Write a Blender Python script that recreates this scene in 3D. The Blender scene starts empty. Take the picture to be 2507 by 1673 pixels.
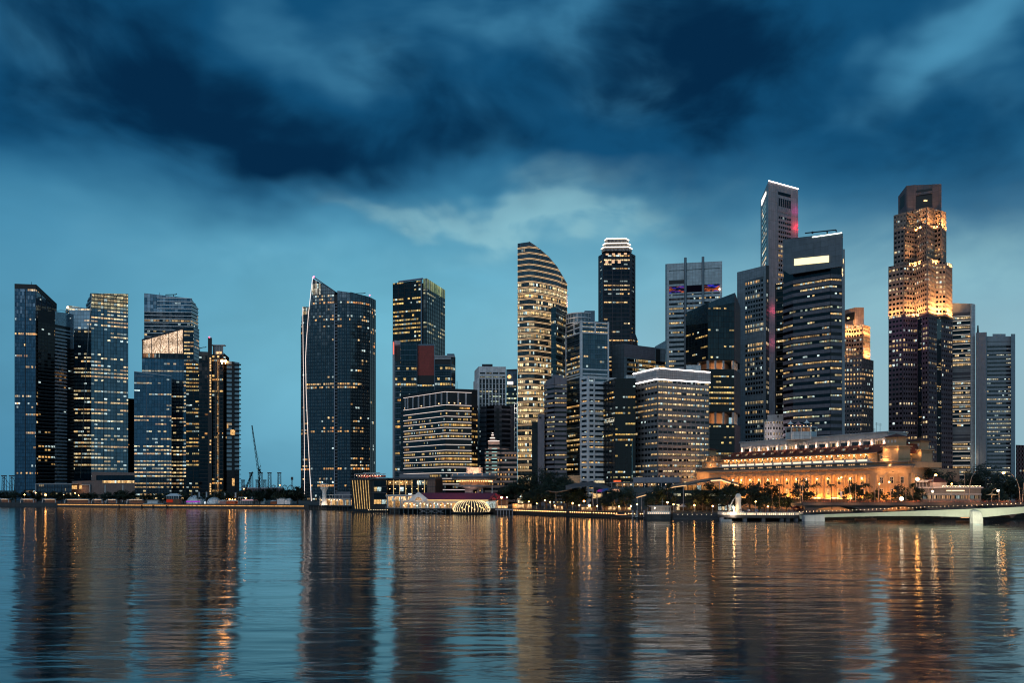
import bpy, math, random
from mathutils import Vector
R = random.Random(7)
PI = math.pi
SC = bpy.context.scene
COL = SC.collection
# ---------------------------------------------------------------- camera model
F, H, YH, CX = 1968.0, 14.2, 1200.0, 1253.5     # focal length in photo pixels, eye height, horizon row
def X(px, D): return (px - CX) / F * D
def Z(py, D): return H + (YH - py) / F * D
def P3(px, py, D): return (X(px, D), D, Z(py, D))
def level(D0, py0, py): return D0 * (YH - py0) / (YH - py)   # distance of a corner whose eave has the same height
GZ = 3.0

# ---------------------------------------------------------------- node helpers
class NT:
    def __init__(s, tree): s.t = tree; s.n = tree.nodes; s.l = tree.links
    def node(s, typ, **kw):
        n = s.n.new(typ)
        for k, v in kw.items(): setattr(n, k, v)
        return n
    def put(s, sock, v):
        if isinstance(v, bpy.types.NodeSocket): s.l.new(v, sock)
        elif v is not None: sock.default_value = v
    def m(s, op, a, b=None, c=None, clamp=False):
        n = s.node('ShaderNodeMath', operation=op); n.use_clamp = clamp
        s.put(n.inputs[0], a); s.put(n.inputs[1], b)
        if c is not None: s.put(n.inputs[2], c)
        return n.outputs[0]
    def vm(s, op, a, b=None, scale=None):
        n = s.node('ShaderNodeVectorMath', operation=op)
        s.put(n.inputs[0], a)
        if b is not None: s.put(n.inputs[1], b)
        if scale is not None: s.put(n.inputs['Scale'], scale)
        return n.outputs[1] if op in ('DOT_PRODUCT', 'LENGTH', 'DISTANCE') else n.outputs[0]
    def xyz(s, x, y, z=0.0):
        n = s.node('ShaderNodeCombineXYZ')
        for i, v in enumerate((x, y, z)): s.put(n.inputs[i], v)
        return n.outputs[0]
    def sep(s, v):
        n = s.node('ShaderNodeSeparateXYZ'); s.put(n.inputs[0], v); return n.outputs
    def mix(s, f, a, b, blend='MIX'):
        n = s.node('ShaderNodeMix', data_type='RGBA', blend_type=blend)
        s.put(n.inputs[0], f)
        for i, v in ((6, a), (7, b)):
            if isinstance(v, tuple) and len(v) == 3: v = (*v, 1)
            s.put(n.inputs[i], v)
        return n.outputs[2]
    def ramp(s, v, a, b, lo=0.0, hi=1.0, smooth=True):
        n = s.node('ShaderNodeMapRange'); n.interpolation_type = 'SMOOTHSTEP' if smooth else 'LINEAR'
        for i, x in enumerate((v, a, b, lo, hi)): s.put(n.inputs[i], x)
        return n.outputs[0]
    def noise(s, vec, scale, detail=3.0, rough=0.55, dist=0.0, out=0):
        n = s.node('ShaderNodeTexNoise'); s.put(n.inputs['Vector'], vec)
        s.put(n.inputs['Scale'], scale); s.put(n.inputs['Detail'], detail)
        s.put(n.inputs['Roughness'], rough); s.put(n.inputs['Distortion'], dist)
        return n.outputs[out]
    def white(s, vec):
        n = s.node('ShaderNodeTexWhiteNoise', noise_dimensions='3D'); s.put(n.inputs['Vector'], vec); return n.outputs
def newmat(name):
    m = bpy.data.materials.new(name); m.use_nodes = True
    t = NT(m.node_tree); t.n.clear()
    o = t.node('ShaderNodeOutputMaterial')
    return m, t, o
def rgb(r, g, b):
    f = lambda c: (c / 255 / 12.92) if c / 255 <= 0.04045 else ((c / 255 + 0.055) / 1.055) ** 2.4
    return (f(r), f(g), f(b))
MATS = {}
def mat(name, col, rough=0.7, metal=0.0, var=0.25, scale=0.35, panel=None):
    """plain surface: base colour with weathering noise, optional panel joints in metres"""
    if name in MATS: return MATS[name]
    m, t, o = newmat(name)
    b = t.node('ShaderNodeBsdfPrincipled')
    geo = t.node('ShaderNodeNewGeometry').outputs['Position']
    n1 = t.noise(geo, scale, 4, 0.6)
    n2 = t.noise(t.vm('MULTIPLY', geo, (1.2, 1.2, 0.12)), scale * 2.2, 3, 0.6)      # rain streaks
    f = t.m('ADD', t.m('MULTIPLY', n1, 0.6), t.m('MULTIPLY', n2, 0.4))
    f = t.ramp(f, 0.3, 0.7, 1 - var, 1 + var * 0.6, False)
    c = t.vm('SCALE', (*col,), None, f)
    if panel:
        uv = t.sep(t.node('ShaderNodeUVMap').outputs[0])
        fu = t.m('FRACT', t.m('DIVIDE', uv[0], panel[0])); fv = t.m('FRACT', t.m('DIVIDE', uv[1], panel[1]))
        j = t.m('MAXIMUM', t.m('LESS_THAN', fu, panel[2] / panel[0]), t.m('LESS_THAN', fv, panel[2] / panel[1]))
        pr = t.white(t.xyz(t.m('FLOOR', t.m('DIVIDE', uv[0], panel[0])), t.m('FLOOR', t.m('DIVIDE', uv[1], panel[1])), 3.3))[0]
        c = t.vm('SCALE', c, None, t.ramp(pr, 0, 1, 0.88, 1.1, False))
        c = t.mix(j, c, (col[0] * .3, col[1] * .3, col[2] * .3))
    t.put(b.inputs['Base Color'], c); b.inputs['Roughness'].default_value = rough
    b.inputs['Metallic'].default_value = metal
    t.l.new(b.outputs[0], o.inputs[0]); MATS[name] = m
    return m
def emit(name, col, strength, sample=True, vary=0.0):
    if name in MATS: return MATS[name]
    m, t, o = newmat(name)
    e = t.node('ShaderNodeEmission'); e.inputs[0].default_value = (*col, 1); e.inputs[1].default_value = strength
    if vary:
        geo = t.node('ShaderNodeNewGeometry').outputs['Position']
        t.put(e.inputs[1], t.ramp(t.noise(geo, 0.9, 3), 0.3, 0.7, strength * (1 - vary), strength * (1 + vary)))
    t.l.new(e.outputs[0], o.inputs[0])
    try: m.cycles.emission_sampling = 'FRONT' if sample else 'NONE'
    except Exception: pass
    MATS[name] = m
    return m
WARM, YEL, WHI, COOL = (1.0, .50, .17), (1.0, .72, .33), (1.0, .86, .62), (.72, 1.0, .92)
def glass(name, lit=0.3, cols=(WARM, YEL, WHI), base=(.03, .07, .11), strength=1.0, seed=None, vlo=0.0, vhi=1.0,
          frame=0.07, metal=0.55, rough=0.1, runs=0.9, dim=0.0):
    """window glazing: u counts bays, v counts storeys; a share of the rooms behind it is lit"""
    if name in MATS: return MATS[name]
    seed = len(MATS) * 3.17 + 1 if seed is None else seed
    base = tuple(c * .72 for c in base)
    if lit < .9 and vhi - vlo > .35 and frame < .13: vlo, vhi = vlo + .22 * (vhi - vlo), vhi - .02
    m, t, o = newmat(name)
    uv = t.sep(t.node('ShaderNodeUVMap').outputs[0]); u, v = uv[0], uv[1]
    cu, cv, fu, fv = t.m('FLOOR', u), t.m('FLOOR', v), t.m('FRACT', u), t.m('FRACT', v)
    w = t.white(t.xyz(cu, cv, seed)); r1 = w[0]; rc = t.sep(w[1])
    run = t.noise(t.xyz(t.m('MULTIPLY', cu, 0.12), t.m('MULTIPLY', cv, 2.37), seed * 1.7), 1.0, 1.0, 0.4)
    fl = t.white(t.xyz(cv, seed, 9.1))[0]
    mac = t.noise(t.xyz(t.m('MULTIPLY', cu, 0.055), t.m('MULTIPLY', cv, .13), seed * 2.3), 1.0, 1.0, 0.4)     # whole tenancies dark or busy
    score = t.m('ADD', t.m('ADD', t.m('MULTIPLY', r1, .26), t.m('MULTIPLY', run, runs)), t.m('ADD', t.m('MULTIPLY', fl, .45), t.m('MULTIPLY', mac, .8)))
    mean, sd = .15 + runs * .5 + .225 + .4, math.sqrt(.0056 + (runs * .10) ** 2 + .0169 + .0064)
    import statistics
    T = mean + sd * statistics.NormalDist().inv_cdf(min(.995, max(.005, 1 - lit * (1.18 if lit < .7 else 1))))
    on = t.m('GREATER_THAN', score, T)
    inn = t.m('MULTIPLY', t.m('GREATER_THAN', fu, frame), t.m('LESS_THAN', fu, 1 - frame))
    inn = t.m('MULTIPLY', inn, t.m('MULTIPLY', t.m('GREATER_THAN', fv, vlo), t.m('LESS_THAN', fv, vhi)))
    # the room behind: furniture and people below, ceiling lamps above, a blind drawn to some height
    d1 = t.noise(t.xyz(t.m('MULTIPLY', u, 5.3), t.m('MULTIPLY', v, 3.1), seed), 1.0, 2.5, 0.65)
    det = t.ramp(d1, 0.36, 0.66, 0.22, 1.25)
    ceil = t.ramp(fv, vlo + (vhi - vlo) * .45, vhi - (vhi - vlo) * .08, 0.75, 1.3)
    blind = t.m('GREATER_THAN', fv, t.m('ADD', t.m('MULTIPLY', rc[1], (vhi - vlo) * 1.6), vlo + (vhi - vlo) * .25))
    det = t.mix(t.m('MULTIPLY', blind, 0.85), det, (0.62, 0.62, 0.62))
    lev = t.m('ADD', t.m('MULTIPLY', t.m('POWER', rc[2], 1.6), 1.15), .40)
    cols = [(c[0], c[1] * .85, c[2] * .65) for c in cols]
    flc = t.sep(t.white(t.xyz(cv, seed, 17.3))[1]); tone = t.m('ADD', t.m('MULTIPLY', rc[0], .55), t.m('MULTIPLY', flc[0], .45))
    lev = t.m('MULTIPLY', lev, t.ramp(flc[1], 0, 1, .62, 1.25, False))
    col = t.mix(t.ramp(tone, 0.2, 0.55), cols[0], cols[1])
    col = t.mix(t.ramp(tone, 0.52, 0.82), col, cols[2])
    col = t.mix(t.m('GREATER_THAN', w[0], .88), col, (.74, .92, .88))
    amt = t.m('MULTIPLY', t.m('MULTIPLY', on, inn), t.m('MULTIPLY', lev, ceil))
    ecol = t.vm('SCALE', t.vm('MULTIPLY', col, det), None, t.m('MULTIPLY', amt, strength * 1.2))
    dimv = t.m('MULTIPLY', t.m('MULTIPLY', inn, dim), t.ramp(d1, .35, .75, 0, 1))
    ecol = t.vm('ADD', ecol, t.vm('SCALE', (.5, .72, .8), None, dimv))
    b = t.node('ShaderNodeBsdfPrincipled')
    pan = t.ramp(t.white(t.xyz(cu, cv, seed + 5))[0], 0, 1, 0.75, 1.2, False)
    bc = t.vm('SCALE', base, None, pan)
    fr = t.m('MAXIMUM', t.m('LESS_THAN', fu, frame * .8), t.m('GREATER_THAN', fu, 1 - frame * .8))
    bc = t.mix(fr, bc, (base[0] * .35, base[1] * .35, base[2] * .35))
    t.put(b.inputs['Base Color'], bc)
    b.inputs['Metallic'].default_value = metal; b.inputs['Roughness'].default_value = rough
    # every pane sits a little out of true
    nrm = t.node('ShaderNodeNewGeometry').outputs['Normal']
    jit = t.vm('SCALE', t.vm('SUBTRACT', t.white(t.xyz(cu, cv, seed + 2))[1], (.5, .5, .5)), None, 0.035)
    t.put(b.inputs['Normal'], t.vm('NORMALIZE', t.vm('ADD', nrm, jit)))
    t.put(b.inputs['Emission Color'], ecol); b.inputs['Emission Strength'].default_value = 1.0
    t.l.new(b.outputs[0], o.inputs[0])
    try: m.cycles.emission_sampling = 'NONE'
    except Exception: pass
    MATS[name] = m
    return m

# ---------------------------------------------------------------- mesh builder
class MB:
    def __init__(s): s.v = []; s.f = []; s.mi = []; s.uv = []
    def face(s, pts, mi=0, uv=None):
        b = len(s.v); s.v.extend(pts); s.f.append(tuple(range(b, b + len(pts)))); s.mi.append(mi)
        if uv is None:
            e = Vector(pts[1]) - Vector(pts[0])
            n = Vector((0, 0, 0))
            for i in range(1, len(pts) - 1):
                n += (Vector(pts[i]) - Vector(pts[0])).cross(Vector(pts[i + 1]) - Vector(pts[0]))
            if abs(n.z) > 0.8 * (n.length or 1): uv = [(p[0], p[1]) for p in pts]
            else:
                h = Vector((-n.y, n.x, 0)); h = h.normalized() if h.length > 1e-9 else Vector((1, 0, 0))
                uv = [(p[0] * h.x + p[1] * h.y, p[2]) for p in pts]
        s.uv.extend(uv)
    def prism(s, poly, z0, z1, mi=0, cap=True):
        """poly: plan outline seen from above, z1 a number or one height per corner; z0 likewise"""
        n = len(poly)
        A = sum(poly[i][0] * poly[(i + 1) % n][1] - poly[(i + 1) % n][0] * poly[i][1] for i in range(n))
        z1 = list(z1) if isinstance(z1, (list, tuple)) else [z1] * n
        z0 = list(z0) if isinstance(z0, (list, tuple)) else [z0] * n
        if A < 0: poly, z1, z0 = poly[::-1], z1[::-1], z0[::-1]
        for i in range(n):
            j = (i + 1) % n
            s.face([(*poly[i], z0[i]), (*poly[j], z0[j]), (*poly[j], z1[j]), (*poly[i], z1[i])], mi)
        if cap:
            s.face([(*p, z) for p, z in zip(poly, z1)], mi)
            s.face([(*p, z) for p, z in zip(poly, z0)][::-1], mi)
    def box(s, x0, x1, y0, y1, z0, z1, mi=0): s.prism([(x0, y0), (x1, y0), (x1, y1), (x0, y1)], z0, z1, mi)
    def tube(s, p, q, r0, r1=None, n=6, mi=0, cap=True):
        r1 = r0 if r1 is None else r1
        p, q = Vector(p), Vector(q); d = (q - p)
        if d.length < 1e-6: return
        d.normalize(); a = d.orthogonal().normalized(); b = d.cross(a)
        ring = lambda c, r: [tuple(c + a * (r * math.cos(2 * PI * i / n)) + b * (r * math.sin(2 * PI * i / n))) for i in range(n)]
        A, B = ring(p, r0), ring(q, r1)
        for i in range(n):
            j = (i + 1) % n; s.face([A[i], A[j], B[j], B[i]], mi)
        if cap: s.face(A[::-1], mi); s.face(B, mi)
    def path(s, pts, r, n=6, mi=0):
        for i in range(len(pts) - 1):
            a = r[i] if isinstance(r, (list, tuple)) else r; b = r[i + 1] if isinstance(r, (list, tuple)) else r
            s.tube(pts[i], pts[i + 1], a, b, n, mi)
    def lathe(s, prof, c, n=24, mi=0, a0=0.0, a1=2 * PI):
        full = abs(a1 - a0 - 2 * PI) < 1e-6
        k = n if full else n + 1
        rings = [[(c[0] + r * math.cos(a0 + (a1 - a0) * i / n), c[1] + r * math.sin(a0 + (a1 - a0) * i / n), c[2] + z) for i in range(k)] for r, z in prof]
        for a in range(len(rings) - 1):
            for i in range(n):
                j = (i + 1) % k
                q = [rings[a][i], rings[a][j], rings[a + 1][j], rings[a + 1][i]]
                if prof[a][0] < 1e-6: q = [q[0], q[2], q[3]]
                elif prof[a + 1][0] < 1e-6: q = q[:3]
                s.face(q, mi)
    def sphere(s, c, r, n=10, mi=0, sz=1.0):
        s.lathe([(max(0, r * math.sin(PI * k / (n // 2))) if 0 < k < n // 2 else 0, -r * sz * math.cos(PI * k / (n // 2))) for k in range(n // 2 + 1)], c, n, mi)
    def build(s, name, mats, parent=None, smooth=False, label=None):
        org = parent.get('_org', (0, 0, 0)) if parent else (0, 0, 0)
        me = bpy.data.meshes.new(name)
        me.from_pydata([(a - org[0], b - org[1], c - org[2]) for a, b, c in s.v], [], s.f)
        if not isinstance(mats, (list, tuple)): mats = [mats]
        for m in mats: me.materials.append(m)
        me.polygons.foreach_set('material_index', s.mi)
        ul = me.uv_layers.new(name='UVMap')
        ul.data.foreach_set('uv', [c for q in s.uv for c in q])
        if smooth: me.polygons.foreach_set('use_smooth', [True] * len(s.f))
        me.update()
        o = bpy.data.objects.new(name, me); COL.objects.link(o)
        if parent: o.parent = parent; o['_org'] = org
        if label: o['label'] = label
        return o
def thing(name, label, cat, loc, group=None):
    o = bpy.data.objects.new(name, None); COL.objects.link(o); o.location = loc; o['_org'] = tuple(loc)
    o.empty_display_size = 1
    o['label'] = label; o['category'] = cat
    if group: o['group'] = group
    return o
def tag(o, label=None, cat=None, group=None, kind=None):
    for k, v in (('label', label), ('category', cat), ('group', group), ('kind', kind)):
        if v: o[k] = v
    return o
def dup(o, loc, rz=0.0, sc=1.0, label=None, parent=None):
    c = o.copy(); COL.objects.link(c)
    if parent is None:
        c.location = loc; c.rotation_euler = (0, 0, rz); c.scale = (sc, sc, sc)
        if label: c['label'] = label
    else: c.parent = parent
    for ch in o.children: dup(ch, None, parent=c)
    return c
def lamp(name, loc, power, col, parent=None, typ='POINT', aim=None, angle=100, size=0.4, blend=0.8, sx=None, sy=None):
    l = bpy.data.lights.new(name, typ); l.energy = power; l.color = col
    if typ == 'SPOT': l.spot_size = math.radians(angle); l.spot_blend = blend
    if typ == 'AREA': l.shape = 'RECTANGLE'; l.size = sx; l.size_y = sy
    else: l.shadow_soft_size = size
    o = bpy.data.objects.new(name, l); COL.objects.link(o)
    org = Vector(parent['_org']) if parent else Vector((0, 0, 0))
    o.location = Vector(loc) - org
    if aim is not None:
        o.rotation_euler = (Vector(aim) - Vector(loc)).to_track_quat('-Z', 'Y').to_euler()
    if parent: o.parent = parent
    o.visible_glossy = False          # shielded fittings: their glow lights walls, the bare bulb is not mirrored
    return o

# ---------------------------------------------------------------- walls and towers
class Wall:
    def __init__(s, a, b, za, zb):
        s.a, s.b, s.za, s.zb = Vector(a), Vector(b), za, zb
        d = s.b - s.a; s.L = d.length; s.t = d / s.L; s.n = Vector((s.t.y, -s.t.x)); s.planes = []
    def p(s, u, z, o=0.0):
        q = s.a + s.t * u + s.n * o; return (q.x, q.y, z)
    def s_of(s, px):                       # where the sight line through photo column px meets this wall
        k = (px - CX) / F
        return (k * s.a.y - s.a.x) / (s.t.x - k * s.t.y)
    def z_of(s, u, py): return Z(py, (s.a + s.t * u).y)
    def clip(s, poly):
        for a, b, c in [(-(s.zb - s.za) / s.L, 1.0, s.za)] + s.planes:
            out = []
            for i in range(len(poly)):
                p, q = poly[i], poly[(i + 1) % len(poly)]
                fp, fq = a * p[0] + b * p[1] - c, a * q[0] + b * q[1] - c
                if fp <= 1e-9: out.append(p)
                if (fp < -1e-9 and fq > 1e-9) or (fp > 1e-9 and fq < -1e-9):
                    k = fp / (fp - fq); out.append((p[0] + (q[0] - p[0]) * k, p[1] + (q[1] - p[1]) * k))
            poly = out
            if len(poly) < 3: return []
        z = [p[1] for p in poly]
        return poly if max(z) - min(z) > 0.05 else []
    def slab(s, mb, u0, u1, z0, z1, o0, o1, mi=0, clip=True, uvf=None):
        poly = [(u0, z0), (u1, z0), (u1, z1), (u0, z1)]
        if clip: poly = s.clip(poly)
        if len(poly) < 3: return False
        s.polyslab(mb, poly, o0, o1, mi, uvf); return True
    def polyslab(s, mb, poly, o0, o1, mi=0, uvf=None):
        mb.face([s.p(u, z, o1) for u, z in poly], mi, [uvf(u, z) for u, z in poly] if uvf else None)
        if o0 is not None and o1 - o0 > 0.001:
            n = len(poly)
            for i in range(n):
                p, q = poly[i], poly[(i + 1) % n]
                mb.face([s.p(*p, o0), s.p(*q, o0), s.p(*q, o1), s.p(*p, o1)], mi)
class Tower:
    def __init__(s, name, label, corners, depth=25, z0=GZ, cat='building', group=None, root=None):
        """corners: (photo column, photo row of the eave, distance), from left to right as seen"""
        s.c = [(X(px, D), D, Z(py, D)) for px, py, D in corners]
        s.depth, s.z0 = depth, z0
        mx = sum(c[0] for c in s.c) / len(s.c); my = sum(c[1] for c in s.c) / len(s.c)
        s.root = root or thing(name, label, cat, (mx, my + depth * .3, GZ), group)
        s.w = [Wall(s.c[i][:2], s.c[i + 1][:2], s.c[i][2], s.c[i + 1][2]) for i in range(len(s.c) - 1)]
    def plan(s):
        f, l = s.c[0], s.c[-1]
        k = lambda c, d: (c[0] * (1 + d / c[1]), c[1] + d)
        dm = max(c[1] for c in s.c) + s.depth
        return [c[:2] for c in s.c] + [k(l, dm - l[1]), k(f, dm - f[1])], [c[2] for c in s.c] + [l[2], f[2]]
    def core(s, m, name='wall', z0=None, z1=None, label=None):
        mb = MB(); pl, zt = s.plan()
        if z1 is not None: zt = [min(z, z1) for z in zt]
        mb.prism(pl, s.z0 if z0 is None else z0, zt); return mb.build(name, m, s.root, label=label)
    def bands(s, m, sh, sill, head, bay, z0=None, z1=None, faces=None, o=.08, spans={}, name='window_band', pick=None, v0=0, each=False):
        z0 = s.z0 if z0 is None else z0; top = max(c[2] for c in s.c) if z1 is None else z1
        k = 0
        while z0 + k * sh + sill + 0.5 < top:
            za, zb = z0 + k * sh + sill, min(z0 + k * sh + head, top)
            mb = MB(); ok = False
            mm = pick(k) if pick else m
            if mm is not None:
                for i in (faces if faces is not None else range(len(s.w))):
                    w = s.w[i]; a, b = spans.get(i, (0.0, w.L))
                    ok |= w.slab(mb, a, b, za, zb, None, o, 0, True, lambda u, z, i=i, k=k: (u / bay + 40 * i + .001, v0 + k + min(.999, max(.001, (z - za) / (zb - za)))))
                if ok: mb.build(name, mm, s.root)
            k += 1
        return k
    def spandrels(s, mb, sh, sill, head, o1=.35, z0=None, z1=None, faces=None, o0=0.0, spans={}, mi=0):
        z0 = s.z0 if z0 is None else z0; top = max(c[2] for c in s.c) if z1 is None else z1
        k = -1
        while z0 + k * sh + head < top:
            za, zb = max(z0, z0 + k * sh + head), min(top, z0 + (k + 1) * sh + sill)
            for i in (faces if faces is not None else range(len(s.w))):
                w = s.w[i]; a, b = spans.get(i, (0.0, w.L))
                if zb > za: w.slab(mb, a, b, za, zb, o0, o1, mi)
            k += 1
    def piers(s, mb, bay, width, o1=.3, z0=None, z1=None, faces=None, spans={}, ends=True, mi=0):
        z0 = s.z0 if z0 is None else z0; top = max(c[2] for c in s.c) if z1 is None else z1
        for i in (faces if faces is not None else range(len(s.w))):
            w = s.w[i]; a, b = spans.get(i, (0.0, w.L)); n = max(1, round((b - a) / bay))
            for k in range(n + 1):
                if not ends and k in (0, n): continue
                u = a + (b - a) * k / n
                w.slab(mb, max(a, u - width / 2), min(b, u + width / 2), z0, top, 0, o1, mi)
    def line(s, name, m, pts, r=.25, z=None):
        """light strip along the facade: pts = (face, u, z)"""
        mb = MB()
        q = [s.w[i].p(u, z, .75) for i, u, z in pts]
        mb.path(q, r, 5); return mb.build(name, m, s.root)
    def z(s, i, py): return Z(py, s.c[i][1])
def add(mb, name, m, root, **k): return mb.build(name, m, root, **k)
# ---------------------------------------------------------------- camera, world, sun
cam = bpy.data.cameras.new('camera'); co = bpy.data.objects.new('camera', cam); COL.objects.link(co)
co.location = (0, 0, H); co.rotation_euler = (PI / 2, 0, 0)
cam.sensor_width = 36; cam.lens = 36 * F / 2507; cam.shift_y = (YH - 836.5) / 2507
cam.clip_start = 0.5; cam.clip_end = 40000
SC.camera = co
SC.view_settings.view_transform = 'Standard'; SC.view_settings.look = 'None'
SC.view_settings.exposure = 0; SC.view_settings.gamma = 1
SC.cycles.use_denoising = True; SC.cycles.filter_width = 1.15
SC.cycles.max_bounces = 6; SC.cycles.diffuse_bounces = 2; SC.cycles.glossy_bounces = 3
SC.cycles.sample_clamp_indirect = 6; SC.cycles.caustics_reflective = False; SC.cycles.caustics_refractive = False

wd = bpy.data.worlds.new('World'); SC.world = wd; wd.use_nodes = True
t = NT(wd.node_tree); t.n.clear()
wo = t.node('ShaderNodeOutputWorld'); bg = t.node('ShaderNodeBackground')
d = t.vm('NORMALIZE', t.node('ShaderNodeTexCoord').outputs['Generated'])
sx, sy, sz = t.sep(d)
az = t.m('ARCTAN2', sx, sy)                                   # 0 = north, the way the skyline lies
el = t.m('ARCSINE', sz)
# wind-drawn coordinates: long and flat near the horizon
P = t.xyz(t.m('MULTIPLY', az, 2.6), t.m('MULTIPLY', el, 4.6), 0.0)
nb = t.noise(P, 1.1, 2, .5, out=1)
W = t.vm('ADD', P, t.vm('SCALE', t.vm('SUBTRACT', nb, (.5, .5, .5)), None, 0.75))
n1 = t.noise(W, 1.5, 4, .5); n2 = t.noise(W, 4.2, 3, .5)
wv = t.vm('MULTIPLY', t.vm('ADD', t.xyz(az, el), t.vm('SCALE', t.vm('SUBTRACT', t.noise(P, 2.2, 3, .5, out=1), (.5, .5, .5)), None, 0.13)), (1, 1, 0))
wa, we, _ = t.sep(wv)
def sky_pt(x, y):                                             # full-view photo position (2350 wide) -> azimuth, elevation
    px, py = x * 2507 / 2350, y * 2507 / 2350
    a = math.atan((px - CX) / F); return a, math.atan((YH - py) / F * math.cos(a))
def blob(x, y, rx, ry, amt, tilt=0.0):
    a, e = sky_pt(x, y); k = 1.067 / F
    n = t.node('ShaderNodeMapping', vector_type='TEXTURE'); t.put(n.inputs[0], wv)
    n.inputs[1].default_value = (a, e, 0); n.inputs[2].default_value = (0, 0, tilt); n.inputs[3].default_value = (rx * k, ry * k, 1)
    return t.ramp(t.vm('LENGTH', n.outputs[0]), 0, 1.75, amt, 0)
def total(bl):
    s = None
    for b in bl:
        v = blob(*b); s = v if s is None else t.m('ADD', s, v)
    return s
# storm deck: its ragged lower edge as elevation over azimuth
er = t.node('ShaderNodeValToRGB'); er.color_ramp.interpolation = 'LINEAR'; EE = er.color_ramp.elements
edge_pts = [(-250, 378), (0, 378), (330, 400), (520, 430), (680, 452), (900, 440), (1120, 424), (1220, 380), (1320, 310), (1420, 225), (1540, 235), (1640, 320), (1800, 380), (2050, 430), (2350, 455), (2700, 450)]
for i, (x_, y_) in enumerate(edge_pts):
    a_, e_ = sky_pt(x_, y_); e2 = EE[i] if i < 2 else EE.new(.5); e2.position = (a_ + .75) / 1.5; e2.color = (e_, e_, e_, 1)
t.put(er.inputs[0], t.m('DIVIDE', t.m('ADD', wa, .75), 1.5))
back = t.ramp(t.m('ABSOLUTE', az), .75, 1.3, 0, 1)
away = t.m('MAXIMUM', back, t.ramp(el, .55, .8, 0, 1))
nz = t.m('ADD', t.m('MULTIPLY', t.m('SUBTRACT', n1, .5), 1.5), t.m('MULTIPLY', t.m('SUBTRACT', n2, .5), .55))
wsp = t.m('ADD', nz, t.m('MULTIPLY', t.m('SUBTRACT', t.noise(W, 8.5, 3, .55), .5), 1.1))
soft = t.ramp(wa, .12, .34, .048, .12)
gap_ = t.m('ADD', t.m('SUBTRACT', we, er.outputs[0]), t.m('MULTIPLY', nz, .035))
deck = t.ramp(gap_, t.m('MULTIPLY', soft, -1), soft, 0, 1)
pale = total([(640, 70, 190, 60, .42, -.3), (1080, 45, 240, 60, .45), (2270, 60, 200, 50, .6, .4), (2030, 150, 150, 50, .40, .3), (60, 40, 160, 70, .30), (1420, 205, 160, 60, .30, .2), (860, 150, 120, 60, .2), (1330, 60, 120, 70, .2), (2330, 190, 90, 60, .3)])
core = total([(330, 135, 230, 90, .80, -.1), (120, 210, 220, 130, .50), (560, 250, 240, 80, .42, -.2), (1010, 235, 250, 75, .78, -.42), (790, 345, 290, 70, .85, .05), (420, 300, 300, 80, .55), (1250, 200, 150, 80, .35), (1080, 370, 160, 50, .3), (1610, 150, 210, 130, 1.0, .05), (1440, 110, 240, 80, .50), (1720, 60, 160, 100, .4), (1640, 250, 110, 60, .4, -.8), (2260, 320, 260, 90, .66), (1930, 260, 200, 80, .3), (2000, 30, 160, 60, .25)])
cl = t.ramp(t.m('ADD', core, t.m('MULTIPLY', wsp, .72)), .05, 1.45, 0, 1)
pl = t.ramp(t.m('ADD', pale, t.m('MULTIPLY', nz, -.75)), .0, 1.0, 0, 1)
light = total([(1280, 440, 200, 45, .62, .5), (1480, 310, 170, 60, .62, .4), (1140, 490, 300, 20, .75, -.04), (1330, 500, 180, 30, .5), (1560, 400, 180, 80, .42), (900, 462, 150, 20, .4, -.12), (1430, 560, 420, 80, .22), (600, 560, 500, 80, .16), (2230, 620, 420, 140, .55)])
puff = total([(1372, 392, 42, 42, .9, -.6), (1255, 440, 50, 18, .6), (1130, 446, 60, 16, .5), (1330, 350, 70, 30, .4, .6), (1560, 300, 50, 20, .35)])
lt = t.ramp(t.m('MULTIPLY', light, t.m('ADD', 1.0, t.m('MULTIPLY', wsp, 1.3))), .0, 1.0, 0, 1)
pf = t.ramp(t.m('ADD', puff, t.m('MULTIPLY', nz, .5)), .2, .9, 0, .7)
cr = t.node('ShaderNodeValToRGB'); cr.color_ramp.interpolation = 'B_SPLINE'
E = cr.color_ramp.elements
stops = [(0.0, (90, 152, 178)), (.07, (108, 172, 196)), (.16, (116, 184, 206)), (.26, (104, 176, 202)), (.36, (60, 134, 172)), (.48, (28, 94, 138)), (.62, (24, 86, 130)), (1.0, (34, 92, 130))]
E[0].position, E[0].color = stops[0][0], (*rgb(*stops[0][1]), 1)
E[1].position, E[1].color = stops[-1][0], (*rgb(*stops[-1][1]), 1)
for p_, c_ in stops[1:-1]:
    e_ = E.new(p_); e_.color = (*rgb(*c_), 1)
t.put(cr.inputs[0], t.m('MAXIMUM', el, 0.0))
base = cr.outputs[0]
# edges of the view are deeper, the gap behind the towers paler
side = t.m('ADD', t.ramp(t.m('MULTIPLY', az, -1), .16, .60, 0, .50), t.m('MULTIPLY', t.ramp(az, .22, .58, 0, .66), t.ramp(el, .10, .32, 0, 1)))
base = t.mix(side, base, rgb(26, 100, 144))
base = t.vm('SCALE', base, None, t.ramp(nz, -.35, .4, .92, 1.10))
base = t.mix(t.m('MULTIPLY', t.ramp(az, -.22, .42, 0, .80), t.ramp(el, .36, .10, 0, 1)), base, rgb(154, 186, 196))
base = t.mix(t.m('MULTIPLY', lt, .66), base, rgb(150, 200, 210))
base = t.mix(t.m('MULTIPLY', pf, t.m('SUBTRACT', 1, deck)), base, rgb(34, 98, 136))
dk = t.mix(pl, rgb(18, 78, 118), rgb(76, 146, 182))
dk = t.mix(cl, dk, rgb(5, 41, 72))
dk = t.mix(t.m('MULTIPLY', away, .55), dk, rgb(64, 124, 160))
skyc = t.mix(deck, base, dk)
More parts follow.
